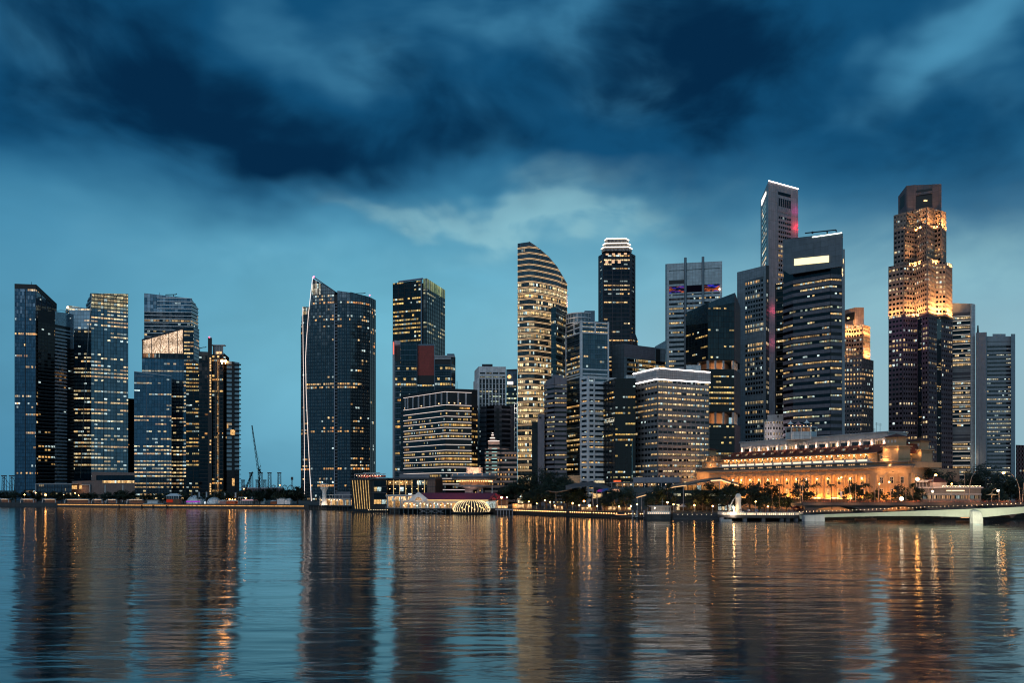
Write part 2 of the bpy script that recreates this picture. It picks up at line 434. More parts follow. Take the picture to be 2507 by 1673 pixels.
# the last daylight stands behind the viewer
west = t.m('MULTIPLY', t.ramp(t.m('MULTIPLY', sy, -1), -.1, .9, 0, 1), t.ramp(el, .0, .5, 1, .25))
skyc = t.vm('SCALE', skyc, None, t.ramp(west, 0, 1, 1.0, 1.08))
t.put(bg.inputs[0], skyc); bg.inputs[1].default_value = 1.0
t.l.new(bg.outputs[0], wo.inputs[0])
wd.cycles.sampling_method = 'MANUAL'; wd.cycles.sample_map_resolution = 256
twilight_fill = bpy.data.lights.new('twilight_fill', 'SUN'); twilight_fill.energy = 0.5; twilight_fill.angle = math.radians(40); twilight_fill.color = (1.0, .97, .97)  # no sun is up at dusk; soft key light added to lift the facades
so = bpy.data.objects.new('twilight_fill', twilight_fill); COL.objects.link(so); so.rotation_euler = (math.radians(62), 0, math.radians(-28))

# ---------------------------------------------------------------- water and land
m, t, o = newmat('bay_water')
b = t.node('ShaderNodeBsdfPrincipled')
geo = t.node('ShaderNodeNewGeometry').outputs['Position']
g1 = t.noise(t.vm('MULTIPLY', geo, (.055, .16, 1)), 1.0, 2, .5)
g2 = t.noise(t.vm('MULTIPLY', geo, (.20, .62, 1)), 1.0, 3, .55, .4)
g3 = t.noise(t.vm('MULTIPLY', geo, (.9, 2.4, 1)), 1.0, 2, .5)
calm = t.ramp(t.noise(t.vm('MULTIPLY', geo, (.018, .075, 1)), 1.0, 4, .55), .36, .62, .12, 1.5)    # cat's paws and slicks
hgt = t.m('ADD', t.m('MULTIPLY', g1, 1.7), t.m('MULTIPLY', calm, t.m('ADD', t.m('MULTIPLY', g2, .42), t.m('MULTIPLY', g3, .05))))
bp = t.node('ShaderNodeBump'); bp.inputs['Strength'].default_value = 1.0; bp.inputs['Distance'].default_value = 0.16
t.put(bp.inputs['Height'], hgt)
b.inputs['Base Color'].default_value = (.006, .018, .026, 1); b.inputs['Roughness'].default_value = .10; b.inputs['IOR'].default_value = 1.68
t.l.new(bp.outputs[0], b.inputs['Normal']); t.l.new(b.outputs[0], o.inputs[0])
mb = MB(); mb.face([(-14000, -400, 0), (14000, -400, 0), (14000, 22000, 0), (-14000, 22000, 0)])
tag(mb.build('water', m), kind='structure')

SHORE = [(-900, 700), (0, 681), (141, 668), (141.5, 664), (400, 626), (745, 598), (850, 566), (945, 512), (1180, 478), (1250, 468), (1500, 404), (1560, 396), (1700, 392), (1962, 388), (2010, 398), (2600, 400), (5200, 420)]
sh = [(X(a, D_), D_) for a, D_ in SHORE]
mb = MB(); mb.prism(sh + [(2500, 3000), (-2600, 3000)], -2, GZ)
m_ground = mat('paved_ground', (.06, .058, .055), .85, var=.4)
tag(mb.build('ground', m_ground), kind='structure')
mb = MB(); mb.prism([(-6000, 4200), (6000, 4200), (9000, 12000), (-9000, 12000)], -2, 2.5)
tag(mb.build('far_shore_land', mat('far_land', (.05, .06, .06), .9)), kind='structure')

# ---------------------------------------------------------------- common materials
m_blue_metal = mat('blue_grey_metal', (.10, .15, .20), .45, .3)
m_dark_metal = mat('dark_metal', (.025, .032, .042), .5, .3)
m_black = mat('near_black', (.008, .01, .013), .6)
m_white = mat('white_paint', (.72, .72, .70), .6)
m_conc = mat('pale_concrete', (.36, .36, .38), .8)
m_grey = mat('grey_concrete', (.22, .22, .25), .8)
m_steel = mat('galvanised_steel', (.30, .33, .36), .45, .5)
m_hazed_steel = mat('hazed_crane_steel', (.06, .065, .075), .6, .2)  # bluish tint stands in for distance haze on the cranes
led_white = emit('led_white', (1.0, .82, .74), 1.7)
led_cool = emit('led_cool', (.86, .93, 1.0), 3.2)
led_warm = emit('led_warm', (1.0, .62, .28), 3.0)
lamp_warm = emit('lamp_warm', (1.0, .42, .10), 40)
lamp_white = emit('lamp_white', (1.0, .76, .46), 28)
red_dot = emit('aviation_red', (1.0, .05, .12), 18)
# ================================================================ LEFT CLUSTER (financial district across the bay)
def aerial(T, px, py0, py1, D, name='antenna', r=.25):
    mb = MB(); mb.tube(P3(px, py0, D), P3(px, py1, D), r, r * .6, 5); mb.build(name, m_dark_metal, T.root)
def roof_kit(T, spans, D, hgt=3.0, m=None, dep=8):
    """plant rooms on the roof: (px0, px1, py_base)"""
    for a, b, py in spans:
        mb = MB(); mb.prism([(X(a, D + 6), D + 6), (X(b, D + 6), D + 6), (X(b, D + 6 + dep), D + 6 + dep), (X(a, D + 6 + dep), D + 6 + dep)], Z(py, D + 6) - 3, Z(py, D + 6) + hgt)
        mb.build('plant_room', m or m_blue_metal, T.root)

# -- tower with the slanted roof, far left
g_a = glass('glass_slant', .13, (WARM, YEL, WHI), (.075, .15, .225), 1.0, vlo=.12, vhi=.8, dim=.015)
g_ad = glass('glass_slant_dark', .03, (WARM, WARM, YEL), (.012, .018, .026), .9, vlo=.15, vhi=.8)
T = Tower('glass_tower', 'dark blue glass tower with a roof slanting down to the right, leftmost in the skyline', [(36, 695, 820), (88, 697, 823), (138, 744, 862)], 30)
T.core(m_dark_metal)
zt = Z(700, 820)
T.bands(g_a, 3.75, .08, 3.62, 1.75, faces=[0, 1])
mb = MB(); T.spandrels(mb, 3.75, .06, 3.64, .22); T.piers(mb, 9, .5, .35); mb.build('mullion', m_dark_metal, T.root)
mb = MB(); T.w[0].slab(mb, 0, T.w[0].L, T.c[0][2] - 5, T.c[0][2], 0, .5); T.w[1].polyslab(mb, [(0, T.w[1].za - 5), (T.w[1].L, T.w[1].zb - 5), (T.w[1].L, T.w[1].zb), (0, T.w[1].za)], 0, .5)
mb.build('parapet', m_black, T.root)
aerial(T, 77, 697, 690, 830)

# -- darker apartment slab with pale balconies
g_b = glass('glass_flats_dark', .10, (WARM, WARM, YEL), (.010, .014, .020), .9, vlo=.2, vhi=.75, runs=.3, frame=.16)
T = Tower('apartment_tower', 'black apartment slab with one strip of pale blue balconies, right of the slant-roofed tower', [(93, 760, 790), (134, 763.5, 803), (172, 768, 818), (181, 770, 815)], 9)
T.core(m_black)
zc = Z(795, 803)
T.bands(g_b, 3.5, .3, 3.1, 3.0, z1=zc, faces=[0]); T.bands(g_b, 3.5, .3, 3.1, 3.0, z1=zc, faces=[2])
g_b2 = glass('glass_flats_strip', .10, (WARM, WARM, YEL), (.016, .026, .036), .95, vlo=.1, vhi=.85, runs=.3)
T.bands(g_b2, 3.5, 1.4, 3.3, 2.4, z1=zc, faces=[1])
for q in (0, 2): mb = MB(); T.spandrels(mb, 3.5, .55, 3.3, .3, z1=zc, faces=[q]); mb.build('floor_slab', mat('flat_slab', (.03, .034, .04), .7), T.root)
k = 0
while GZ + k * 3.5 + 1.5 < zc:
    mb = MB(); T.w[1].slab(mb, 0, T.w[1].L * (.74 if GZ + k * 3.5 < zc - 14 else 1), GZ + k * 3.5 + .1, GZ + k * 3.5 + 1.45, 0, 1.3)
    if k > 4: mb.build('balcony', mat('balcony_pale', (.30, .36, .42), .35, .4), T.root)
    k += 1
mb = MB(); T.w[1].slab(mb, 0, T.w[1].L, zc, T.c[2][2] + 3, 0, .6); T.w[2].slab(mb, 0, T.w[2].L, zc - 22, T.c[2][2] + 3, 0, .6)
mb.build('crown_glazing', glass('crown_blue', .0, base=(.22, .33, .42), rough=.2), T.root)
mb = MB(); mb.path([P3(a, b_, 815) for a, b_ in ((134, 762), (150, 760), (172, 763))], .25, 5); mb.build('roof_rail', m_steel, T.root)

# -- twin-height tower with lit lantern crown
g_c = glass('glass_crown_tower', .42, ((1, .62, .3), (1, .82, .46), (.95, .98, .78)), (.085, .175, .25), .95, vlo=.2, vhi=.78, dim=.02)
g_cq = glass('glass_crown_quiet', .08, (WARM, YEL, WHI), (.085, .175, .25), .9, vlo=.2, vhi=.78)
g_cl = glass('glass_lantern', .98, ((1, .80, .48), (.93, .92, .66), (.80, .9, .78)), (.08, .1, .1), .62, vlo=.14, vhi=.82, frame=.05)
T = Tower('glass_tower', 'blue glass tower with a yellow lit lantern top and a lower left shoulder', [(223, 718, 858), (314, 720, 874)], 30)
T.core(m_dark_metal)
def pick(k): 
    z = GZ + k * 3.95
    if z > Z(762, 866): return g_cl
    if Z(868, 866) < z < Z(842, 866) or z < Z(1165, 866) or Z(905, 866) < z < Z(890, 866): return g_cq
    return g_c
T.bands(None, 3.95, .06, 3.82, 3.1, pick=pick)
mb = MB(); T.spandrels(mb, 3.95, .05, 3.83, .2); T.piers(mb, 10.5, .5, .35); mb.build('mullion', m_dark_metal, T.root)
T2 = Tower('', '', [(160.5, 757, 872), (169, 748, 856), (223.2, 757, 857)], 28, root=T.root)
T2.core(m_dark_metal, 'shoulder_wall')
T2.bands(None, 3.95, .06, 3.82, 3.1, pick=pick)
mb = MB(); T2.spandrels(mb, 3.95, .05, 3.83, .2); mb.build('mullion', m_dark_metal, T.root)
T3 = Tower('', '', [(211.5, 746, 880), (222.9, 718, 859)], 20, z0=Z(760, 870), root=T.root); T3.core(m_dark_metal, 'side_wall')
mb = MB(); T3.spandrels(mb, 3.95, .8, 2.6, .6, z0=Z(760, 870)); mb.build('louvre', m_blue_metal, T.root)
mb = MB(); mb.path([P3(225, 718, 856.5), P3(210, 900, 855.5), P3(197, 1172, 855)], .38, 5); mb.build('edge_fin', m_steel, T.root)
lp = MB(); lp.sphere(P3(166, 753, 853), 1.3, 8); lp.build('roof_lamp', emit('lamp_soft', (1, .7, .4), 6), T.root)

# -- dark block in the gap
g_d = glass('glass_gap', .08, (WARM, WARM, YEL), (.010, .012, .018), .7, vlo=.2, vhi=.7)
T = Tower('office_block', 'narrow dark block in the gap between the lantern tower and the atrium tower', [(312, 976, 905), (332, 977, 905)], 20)
T.core(m_black); T.bands(g_d, 4, .5, 3.4, 2.4); mb = MB(); T.spandrels(mb, 4, .5, 3.4, .3); mb.build('spandrel', m_black, T.root)

# -- stepped tower with the glowing atrium
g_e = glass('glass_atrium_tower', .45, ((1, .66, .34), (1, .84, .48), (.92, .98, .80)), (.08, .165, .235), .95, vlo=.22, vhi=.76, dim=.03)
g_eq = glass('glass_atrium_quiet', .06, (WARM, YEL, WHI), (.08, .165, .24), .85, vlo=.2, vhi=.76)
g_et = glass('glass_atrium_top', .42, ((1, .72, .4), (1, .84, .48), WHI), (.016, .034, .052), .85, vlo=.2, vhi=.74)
TA = Tower('glass_tower', 'stepped blue glass tower with a large glowing atrium window under its slanted middle roof', [(353, 718, 893), (468, 731, 897), (484.5, 755, 915)], 26)
TA.core(m_dark_metal)
zq = Z(765, 895)
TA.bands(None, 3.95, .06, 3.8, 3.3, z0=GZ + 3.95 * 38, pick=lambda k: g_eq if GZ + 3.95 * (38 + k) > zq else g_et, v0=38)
for k in range(38, 60):
    mb = MB(); z = GZ + 3.95 * k
    ok = TA.w[0].slab(mb, TA.w[0].L * (.28 if z > zq else 0), TA.w[0].L + .8, z + 3.5, z + 4.05, 0, .95)
    ok |= TA.w[1].slab(mb, 0, TA.w[1].L, z + 3.3, z + 4.3, 0, .95)
    if ok: mb.build('sun_shade', mat('silver_fin', (.50, .52, .54), .3, .6), TA.root)
aerial(TA, 390, 722, 716, 895); mb = MB(); mb.path([P3(405, 722, 897), P3(430, 721.5, 897), P3(433, 719, 897)], .5, 5); mb.path([P3(425, 727, 897), P3(425, 721, 897)], .4, 5); mb.build('window_cleaning_crane', m_dark_metal, TA.root)
T = Tower('', '', [(347.5, 832, 872), (450, 803, 875), (474, 801, 876), (487, 807, 892)], 16, root=TA.root); T.core(m_dark_metal, 'middle_wall')
zlo, zhi = Z(879, 873), Z(866, 873)
T.bands(None, 3.95, .06, 3.8, 3.3, z1=zlo, faces=[0, 1], pick=lambda k: g_e if GZ + 3.95 * k < Z(905, 873) and k != 23 else (g_e if k in (22, 24) else g_eq))
T.bands(g_eq, 3.95, .06, 3.8, 3.3, z0=GZ, faces=[2])
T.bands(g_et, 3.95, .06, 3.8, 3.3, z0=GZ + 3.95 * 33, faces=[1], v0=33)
mb = MB(); T.spandrels(mb, 3.95, .05, 3.81, .2, z1=zlo); T.spandrels(mb, 3.95, .05, 3.81, .2, z0=GZ + 3.95 * 33, faces=[1]); T.spandrels(mb, 3.95, .6, 2.6, .5, faces=[2]); mb.build('mullion', m_blue_metal, T.root)
w = T.w[0]
m_atr, t, o_ = newmat('atrium_glow')
e_ = t.node('ShaderNodeEmission'); gp = t.node('ShaderNodeNewGeometry').outputs['Position']
na = t.noise(t.vm('MULTIPLY', gp, (1.3, 1.3, .45)), 1.0, 4, .7, 1.2)                   # hanging strands of a lit sculpture
nb_ = t.noise(t.vm('MULTIPLY', gp, (.06, .06, .09)), 1.0, 2)
t.put(e_.inputs[0], t.mix(t.ramp(na, .4, .7), (1, .62, .36), (1, .83, .66)))
t.put(e_.inputs[1], t.m('MULTIPLY', t.ramp(na, .38, .62, .12, 1.45), t.ramp(nb_, .3, .6, .45, 1.1)))
t.l.new(e_.outputs[0], o_.inputs[0])
try: m_atr.cycles.emission_sampling = 'NONE'
except Exception: pass
mb = MB(); poly = w.clip([(1, zhi), (w.L - .5, zhi), (w.L - .5, 400), (1, 400)]); poly = [(u, z - (1.6 if z > zhi + 1 else 0)) for u, z in poly]
w.polyslab(mb, poly, None, .1); mb.build('atrium_window', m_atr, T.root)
mb = MB()
for k in range(6):
    u = 1 + (w.L - 1.5) * (k / 4.65 if k < 5 else 1); w.slab(mb, min(u, w.L) - .4, min(u, w.L) + .2, zlo, 400, 0, .6)
w.slab(mb, 0, w.L, zlo, zlo + .8, 0, .7); w.slab(mb, 0, w.L, zhi - .6, zhi + .2, 0, .7); w.polyslab(mb, [(0, w.za - 1.6), (w.L, w.zb - 1.6), (w.L, w.zb + .3), (0, w.za + .3)], 0, .7)
mb.build('atrium_frame', m_dark_metal, T.root)
mb = MB(); w.slab(mb, .5, w.L - .5, zlo + .8, zhi - .6, None, .1, uvf=lambda u, z: (u / 2.2, 90 + (z - zlo) / (zhi - zlo) * .98)); mb.build('terrace_window', glass('terrace_red', .8, ((1, .3, .15), (1, .42, .22), (1, .7, .4)), (.03, .03, .04), .8, frame=.1), T.root)
T = Tower('', '', [(328.5, 911, 852), (420, 922, 856)], 12, root=TA.root); T.core(m_dark_metal, 'lower_wall')
T.bands(None, 3.95, .06, 3.8, 3.0, pick=lambda k: g_eq if GZ + 3.95 * k > Z(926, 852) else g_e)
mb = MB(); T.spandrels(mb, 3.95, .05, 3.81, .2); T.piers(mb, 12.5, .4, .3); T.w[0].slab(mb, .5, T.w[0].L * .52, Z(923, 852), Z(919, 852), .1, .4); mb.build('mullion', m_blue_metal, T.root)
mb = MB(); T.w[0].polyslab(mb, [(0, T.c[0][2]), (T.w[0].L, T.c[1][2]), (T.w[0].L, T.c[1][2] + .7), (0, T.c[0][2] + .7)], 0, .3); mb.build('parapet', m_steel, T.root)
g_f = glass('glass_dark_annex', .50, ((1, .6, .22), (1, .78, .32), (.95, .95, .6)), (.010, .016, .024), 1.0, vlo=.2, vhi=.75, runs=.5)
T = Tower('office_block', 'black block with yellow lit floors and a striped blue right side, beside the atrium tower', [(455.5, 889, 850), (491, 893, 852), (507, 893, 872)], 18)
T.core(m_black); T.bands(g_f, 3.95, .1, 3.7, 3.1, faces=[0])
mb = MB(); T.spandrels(mb, 3.95, .1, 3.7, .3, faces=[0]); T.piers(mb, 6.5, .6, .4, faces=[0]); mb.build('spandrel', m_black, T.root)
mb = MB(); T.spandrels(mb, 1.975, .35, 1.25, .7, faces=[1]); mb.build('louvre', mat('louvre_blue', (.16, .25, .33), .4, .4), T.root)
mb = MB(); T.w[0].polyslab(mb, [(0, T.c[0][2]), (T.w[0].L, T.c[1][2]), (T.w[0].L * .55, T.c[1][2] + 4.5)], -.5, .2); mb.build('roof_screen', m_dark_metal, T.root)

# -- black stepped tower with the chimney-like core
g_g = glass('glass_stack_lit', .55, (WARM, YEL, YEL), (.012, .012, .014), 1.0, vlo=.15, vhi=.8, runs=.4)
g_gd = glass('glass_stack_dim', .06, (WARM, WARM, YEL), (.010, .013, .018), .8, vlo=.15, vhi=.8)
T = Tower('office_tower', 'black stepped office tower with a tall chimney-like shaft and toothed sunshades at its right edge', [(487, 861, 842), (510, 862, 842)], 22)
T.core(m_black); T.bands(g_gd, 4, .2, 3.6, 3); mb = MB(); T.w[0].slab(mb, 3, 7.5, Z(882, 842), Z(872, 842), None, .14, uvf=lambda u, z: (u / 2.2, 70 + (z - 140) / 60)); mb.build('window_band', g_g, T.root)
mb = MB(); mb.path([P3(489, 853, 842), P3(498, 851, 842), P3(503, 851, 842), P3(505, 849, 842)], .4, 5); mb.tube(P3(489, 862, 842), P3(489, 851, 842), .35); mb.build('window_cleaning_crane', m_dark_metal, T.root)
A = Tower('', '', [(509, 827, 836), (519, 827.5, 836)], 10, root=T.root); A.core(m_black, 'shaft')
mb = MB(); mb.sphere(P3(512.5, 826, 836), .8, 8); mb.build('aviation_light', emit('aviation_dim', (1, .1, .2), 4), T.root)
k = 0
for y in [878, 884, 889, 895, 901, 907, 920, 926, 932, 938, 945, 952, 958, 966, 974, 982, 990, 998, 1008, 1080, 1088, 1108, 1116, 1124, 1132, 1186, 1192, 1198, 1204, 1210]:
    mb = MB(); w = A.w[0]; u = w.L * (.42 + .04 * (k % 2)); z = Z(y, 836); w.slab(mb, u, u + 1.5, z - .9, z + .9, None, .1, uvf=lambda u_, z_: (.5, .5))
    mb.build('stair_window', emit('stair_lamp', (1, .6, .25), 1.1, False), T.root); k += 1
B = Tower('', '', [(519, 868, 838), (547, 868, 838)], 16, root=T.root); B.core(m_black, 'wall')
B.bands(None, 4, .2, 3.7, 2.6, pick=lambda k: g_g if (k % 9 in (0, 1, 4, 5) and k > 20) or k < 6 else g_gd)
mb = MB(); B.piers(mb, 3.6, .6, .6); B.spandrels(mb, 4, .2, 3.7, .4); mb.build('frame', mat('bronze_frame', (.055, .045, .04), .5, .3), T.root)
mb = MB(); w = B.w[0]; w.slab(mb, w.L * .46, w.L * .58, GZ, Z(885, 838), 0, .7, uvf=lambda u, z: (u / 8, z / 2.0)); mb.build('lit_shaft', glass('shaft_glow', .92, ((1, .52, .22), (1, .6, .28), (1, .7, .4)), (.1, .06, .03), .42, frame=.12), T.root)
C_ = Tower('', '', [(521.5, 846, 839), (546.5, 847, 839)], 9, z0=Z(868, 839), root=T.root); C_.core(mat('roof_glazed_box', (.08, .1, .12), .3, .4), 'roof_box')
mb = MB(); C_.piers(mb, 3.4, .35, .5, z0=Z(868, 839)); C_.w[0].slab(mb, -1.4, C_.w[0].L + 1.6, Z(846, 839) - .4, Z(844.5, 839), -4, 1.2, clip=False); mb.build('roof_frame', m_steel, T.root)
mb = MB(); C_.w[0].slab(mb, 3, 9, Z(867, 839), Z(861, 839), None, .1); mb.build('roof_lamp', emit('roof_glow', (1, .6, .28), 1.3, False, .6), T.root)
D_ = Tower('', '', [(547, 864, 842), (561, 876, 846)], 16, root=T.root); D_.core(m_black, 'wall'); D_.bands(g_gd, 4, .2, 3.6, 2.4)
E_ = Tower('', '', [(555, 884, 836), (586, 888, 840)], 18, root=T.root); E_.core(m_black, 'wall')
E_.bands(glass('glass_stack_pale', .04, (WARM, YEL, YEL), (.30, .40, .47), .9, vlo=.02, vhi=.99, frame=.03, metal=.35, rough=.3), 4.6, 1.5, 4.4, 6.2, z0=Z(1155, 838), spans={0: (0, E_.w[0].L)})
mb = MB(); E_.spandrels(mb, 4.6, 1.5, 4.4, .5, z0=Z(1155, 838)); w = E_.w[0]; w.slab(mb, w.L * .40, w.L * .62, GZ, 400, 0, .9); E_.spandrels(mb, 6, .6, 5.6, .5, z1=Z(1155, 838)); mb.build('cladding', m_black, T.root)
z = Z(1195, 838)
while z < Z(890, 838):
    mb = MB(); w = E_.w[0]; w.slab(mb, w.L * .58, w.L + 1.7, z, z + .5, -6, 1.4, clip=False)
    mb.build('sun_shade', m_dark_metal, T.root); z += 4.6
mb = MB(); w = E_.w[0]
for y0, y1, u0, u1, in ((1053, 1066, .30, .66), (1172, 1190, .42, .62), (1040, 1050, .02, .12)): w.slab(mb, w.L * u0, w.L * u1, Z(y1, 838), Z(y0, 838), None, 1.0)
mb.build('sky_garden_window', emit('garden_glow', (1, .55, .2), .8, False, .7), T.root)
for px in (543.5, 552):
    mb = MB(); mb.sphere(P3(px, 884.5, 834), 1.5, 10); mb.tube(P3(px, 892, 836), P3(px, 885, 834.5), .3); mb.build('roof_floodlight', lamp_warm, T.root)
mb = MB(); E_.w[0].slab(mb, 12, 13.2, 0, 0, 0, 0, clip=False)

# -- low podiums in front of the left towers
m_granite = mat('rose_granite', (.20, .135, .12), .6, panel=(1.6, .8, .06))
T = Tower('glass_pavilion', 'low glass pavilion with a thin white roof edge below the dark apartment slab', [(91, 1187, 752), (176, 1187, 752)], 18)
T.core(m_black); g_h = glass('glass_podium', .12, (WARM, YEL, COOL), (.045, .075, .11), .5, vlo=.05, vhi=.9, dim=.04); T.bands(g_h, 4.5, .2, 4.1, 1.6)
mb = MB(); T.w[0].slab(mb, -1, T.w[0].L + .5, Z(1187, 752), Z(1184.5, 752), -12, 1.5, clip=False); T.w[0].slab(mb, -1, -.2, GZ, Z(1187, 752), 0, 1.3, clip=False); mb.build('roof_edge', m_conc, T.root)
mb = MB(); T.piers(mb, 3.3, .2, .3); T.spandrels(mb, 4.5, .2, 4.1, .25); mb.build('mullion', m_dark_metal, T.root)
T = Tower('granite_building', 'low rose granite podium with one long lit window strip and a white portal frame', [(176, 1179, 762), (250, 1177, 762), (330, 1177, 762)], 26)
T.core(m_granite)
zc_ = Z(1157, 762)
B = Tower('', '', [(224, 1156, 764), (330, 1158, 764)], 20, z0=Z(1177, 764), root=T.root); B.core(m_granite, 'upper_wall')
mb = MB(); w = B.w[0]; w.slab(mb, 4.5, w.L, Z(1176.5, 764), Z(1164.5, 764), None, .1, uvf=lambda u, z: (u / 2, 60.5)); mb.build('window_band', glass('granite_dark', .02, base=(.02, .025, .035)), T.root)
mb = MB(); w = T.w[1]; w.slab(mb, .5, w.L - .3, Z(1183.5, 762), Z(1177.8, 762), None, .12, uvf=lambda u, z: (u / 1.7, 61 + (z - Z(1183.5, 762)) / 2.3)); mb.build('window_band', glass('granite_lit', .97, ((1, .6, .25), (1, .72, .38), WHI), (.1, .08, .05), 1.15, frame=.04), T.root)
w = T.w[0]; mb = MB(); w.slab(mb, 0, w.L * .17, Z(1198, 762), Z(1189.5, 762), None, .12); w.slab(mb, w.L * .25, w.L * .33, Z(1198, 762), Z(1189, 762), None, .12); mb.build('lit_opening', emit('opening_glow', (1, .56, .2), .9, False, .5), T.root)
mb = MB(); w.slab(mb, w.L * .33, w.L * .63, Z(1188.5, 762), Z(1187.2, 762), 0, 1.5); w.slab(mb, w.L * .60, w.L * .63, GZ, Z(1188.5, 762), 0, 1.5); mb.build('portal_frame', m_conc, T.root)
lamp('portal_lamp', P3(196, 1199, 757), 900, (1, .55, .22), T.root)
for px, top in ((257.5, 1188), (301, 1188)):
    s_ = thing('mast', 'slender white mast with %s in front of the rose granite podium' % ('one straight pole' if px < 260 else 'two raking stays'), 'mast', (X(px, 745), 745, GZ))
    mb = MB(); mb.tube((X(px, 745), 745, GZ), P3(px, top, 745), .55, .35, 8); mb.build('pole', m_white, s_)
    if px > 260:
        for sg in (-1, 1):
            mb = MB(); mb.tube(P3(px, 1200, 745), P3(px + sg * 8, 1211, 745), .2); mb.build('stay', m_white, s_)
# ================================================================ CENTRE TOWERS
# -- sail-shaped apartment tower
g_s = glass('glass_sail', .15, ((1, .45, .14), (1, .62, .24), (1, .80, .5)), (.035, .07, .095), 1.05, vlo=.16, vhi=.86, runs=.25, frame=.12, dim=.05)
g_sb = glass('glass_sail_busy', .5, ((1, .45, .14), (1, .62, .24), (1, .8, .5)), (.035, .07, .095), .95, vlo=.16, vhi=.86, runs=.3, frame=.12)
g_sd = glass('glass_sail_fold', .07, ((1, .35, .14), (1, .62, .24), (1, .80, .5)), (.016, .026, .036), .9, vlo=.16, vhi=.86, runs=.3, frame=.16)
LE = [(767, 679), (763, 712), (757, 765), (752, 830), (749.5, 880), (751, 960), (755, 1060), (760, 1160), (764, 1232)]     # bowed left edge
T = Tower('apartment_tower', 'sail-shaped dark apartment tower with a pointed tip and white light lines down its left',
          [(745, 667, 800), (819, 714, 792), (826, 714.5, 792)], 22)
w = T.w[0]
w.za, w.zb = Z(679 - 21 * .67, 792), Z(714, 792)
pts = [(w.s_of(px), w.z_of(w.s_of(px), py)) for px, py in LE]
for (u0, z0), (u1, z1) in zip(pts, pts[1:]):
    a, b_ = z0 - z1, -(u0 - u1)
    a, b_ = -(z0 - z1), (u0 - u1)
    w.planes.append((a, b_, a * u0 + b_ * z0))
outline = w.clip([(0, GZ), (w.L, GZ), (w.L, 400), (0, 400)])
mb = MB(); w.polyslab(mb, outline, -22, 0); mb.build('wall', m_dark_metal, T.root)
zcr = Z(722, 795)
mb = MB(); T.w[1].slab(mb, 0, T.w[1].L, GZ, T.c[1][2] - 3, -20, -.6); mb.build('seam_wall', m_black, T.root)
T.bands(None, 3.35, .05, 3.2, 2.3, z1=zcr, faces=[0], pick=lambda k: g_sb if k in (33, 34) else g_s)
mb = MB(); T.spandrels(mb, 3.35, .04, 3.22, .22, z1=zcr, faces=[0]); T.piers(mb, 4.6, .28, .3, z1=zcr, faces=[0]); mb.build('mullion', mat('sail_frame', (.045, .065, .085), .5, .3), T.root)
mb = MB(); w.slab(mb, 0, w.L * .56, zcr, 400, None, .1, uvf=lambda u, z: (u / 2.0, 120 + z / 4.2)); mb.build('crown_lantern', glass('sail_lantern', .86, ((.9, .86, .7), (.86, .95, 1), (1, .8, .5)), (.05, .08, .1), 1.1, frame=.16, runs=.3), T.root)
mb = MB(); w.slab(mb, w.L * .56, w.L, zcr, 400, None, .1, uvf=lambda u, z: (u / 2.3, 120 + z / 3.35)); mb.build('crown_glazing', g_s, T.root)
mb = MB()
for u in (.30, .335, .42, .46, .55): w.slab(mb, w.L * u, w.L * u + .45, zcr, 400, 0, .4)
for z in range(6): w.slab(mb, 0, w.L, zcr + z * 3.35, zcr + z * 3.35 + .25, 0, .3)
a_, b_ = outline, None
w.polyslab(mb, [(pts[0][0], pts[0][1] - .2), (w.L, w.zb - .2), (w.L, w.zb + .7), (pts[0][0], pts[0][1] + .9)], -1, .5); mb.build('crown_frame', m_dark_metal, T.root)
mb = MB(); w2 = T.w[1]; w2.slab(mb, -.3, .55, GZ, T.c[1][2] - 12, -.4, .9); mb.build('light_column', mat('seam_column', (.34, .36, .42), .6), T.root)
k = 0
while GZ + k * 3.35 < T.c[1][2] - 12:
    mb = MB(); w2.slab(mb, .56, w2.L + .2, GZ + k * 3.35, GZ + k * 3.35 + .55, -.5, .7); mb.build('balcony', mat('balcony_grey', (.26, .28, .33), .6), T.root); k += 1
S2 = Tower('', '', [(826, 712, 792), (858, 716.5, 792), (885, 722, 796), (905, 727.5, 803), (919.5, 735, 816)], 18, root=T.root); S2.core(m_dark_metal, 'curved_wall')
zb_ = Z(742, 795)
S2.bands(None, 3.35, .05, 3.2, 2.3, pick=lambda k: (g_sb if k in (33, 34) else g_s) if GZ + k * 3.35 < zb_ else glass('sail_parapet', .0, base=(.10, .15, .19), rough=.2), faces=[0, 1])
S2.bands(None, 3.35, .05, 3.2, 2.3, pick=lambda k: (g_sb if k in (33,) else g_s) if GZ + k * 3.35 < zb_ else MATS['sail_parapet'], faces=[2])
S2.bands(g_sd, 3.35, .05, 3.2, 2.3, faces=[3])
mb = MB(); S2.spandrels(mb, 3.35, .04, 3.22, .22); S2.piers(mb, 4.6, .28, .3); S2.w[0].slab(mb, -7, S2.w[0].L * .35, Z(791, 792), Z(789.5, 792), .2, .8, clip=False); mb.build('mullion', MATS['sail_frame'], T.root)
mb = MB(); mb.path([P3(858, 716, 794), P3(870, 719, 794), P3(890, 718.5, 794), P3(895, 717, 794)], .35, 5); mb.build('window_cleaning_crane', m_dark_metal, T.root)
S3 = Tower('', '', [(737, 800, 830), (741, 751.5, 826), (760, 752, 820)], 14, root=T.root); S3.core(m_dark_metal, 'rear_wall')
S3.bands(None, 3.35, .05, 3.2, 2.3, faces=[0, 1], pick=lambda k: g_s if GZ + 3.35 * k < Z(782, 822) else MATS['sail_lantern'])
mb = MB(); S3.spandrels(mb, 3.35, .04, 3.22, .22); S3.piers(mb, 3, .3, .3); mb.build('mullion', MATS['sail_frame'], T.root)
mb = MB(); mb.path([w.p(u - .2, z, .9) for u, z in pts], .21, 5); mb.build('light_line', led_white, T.root)
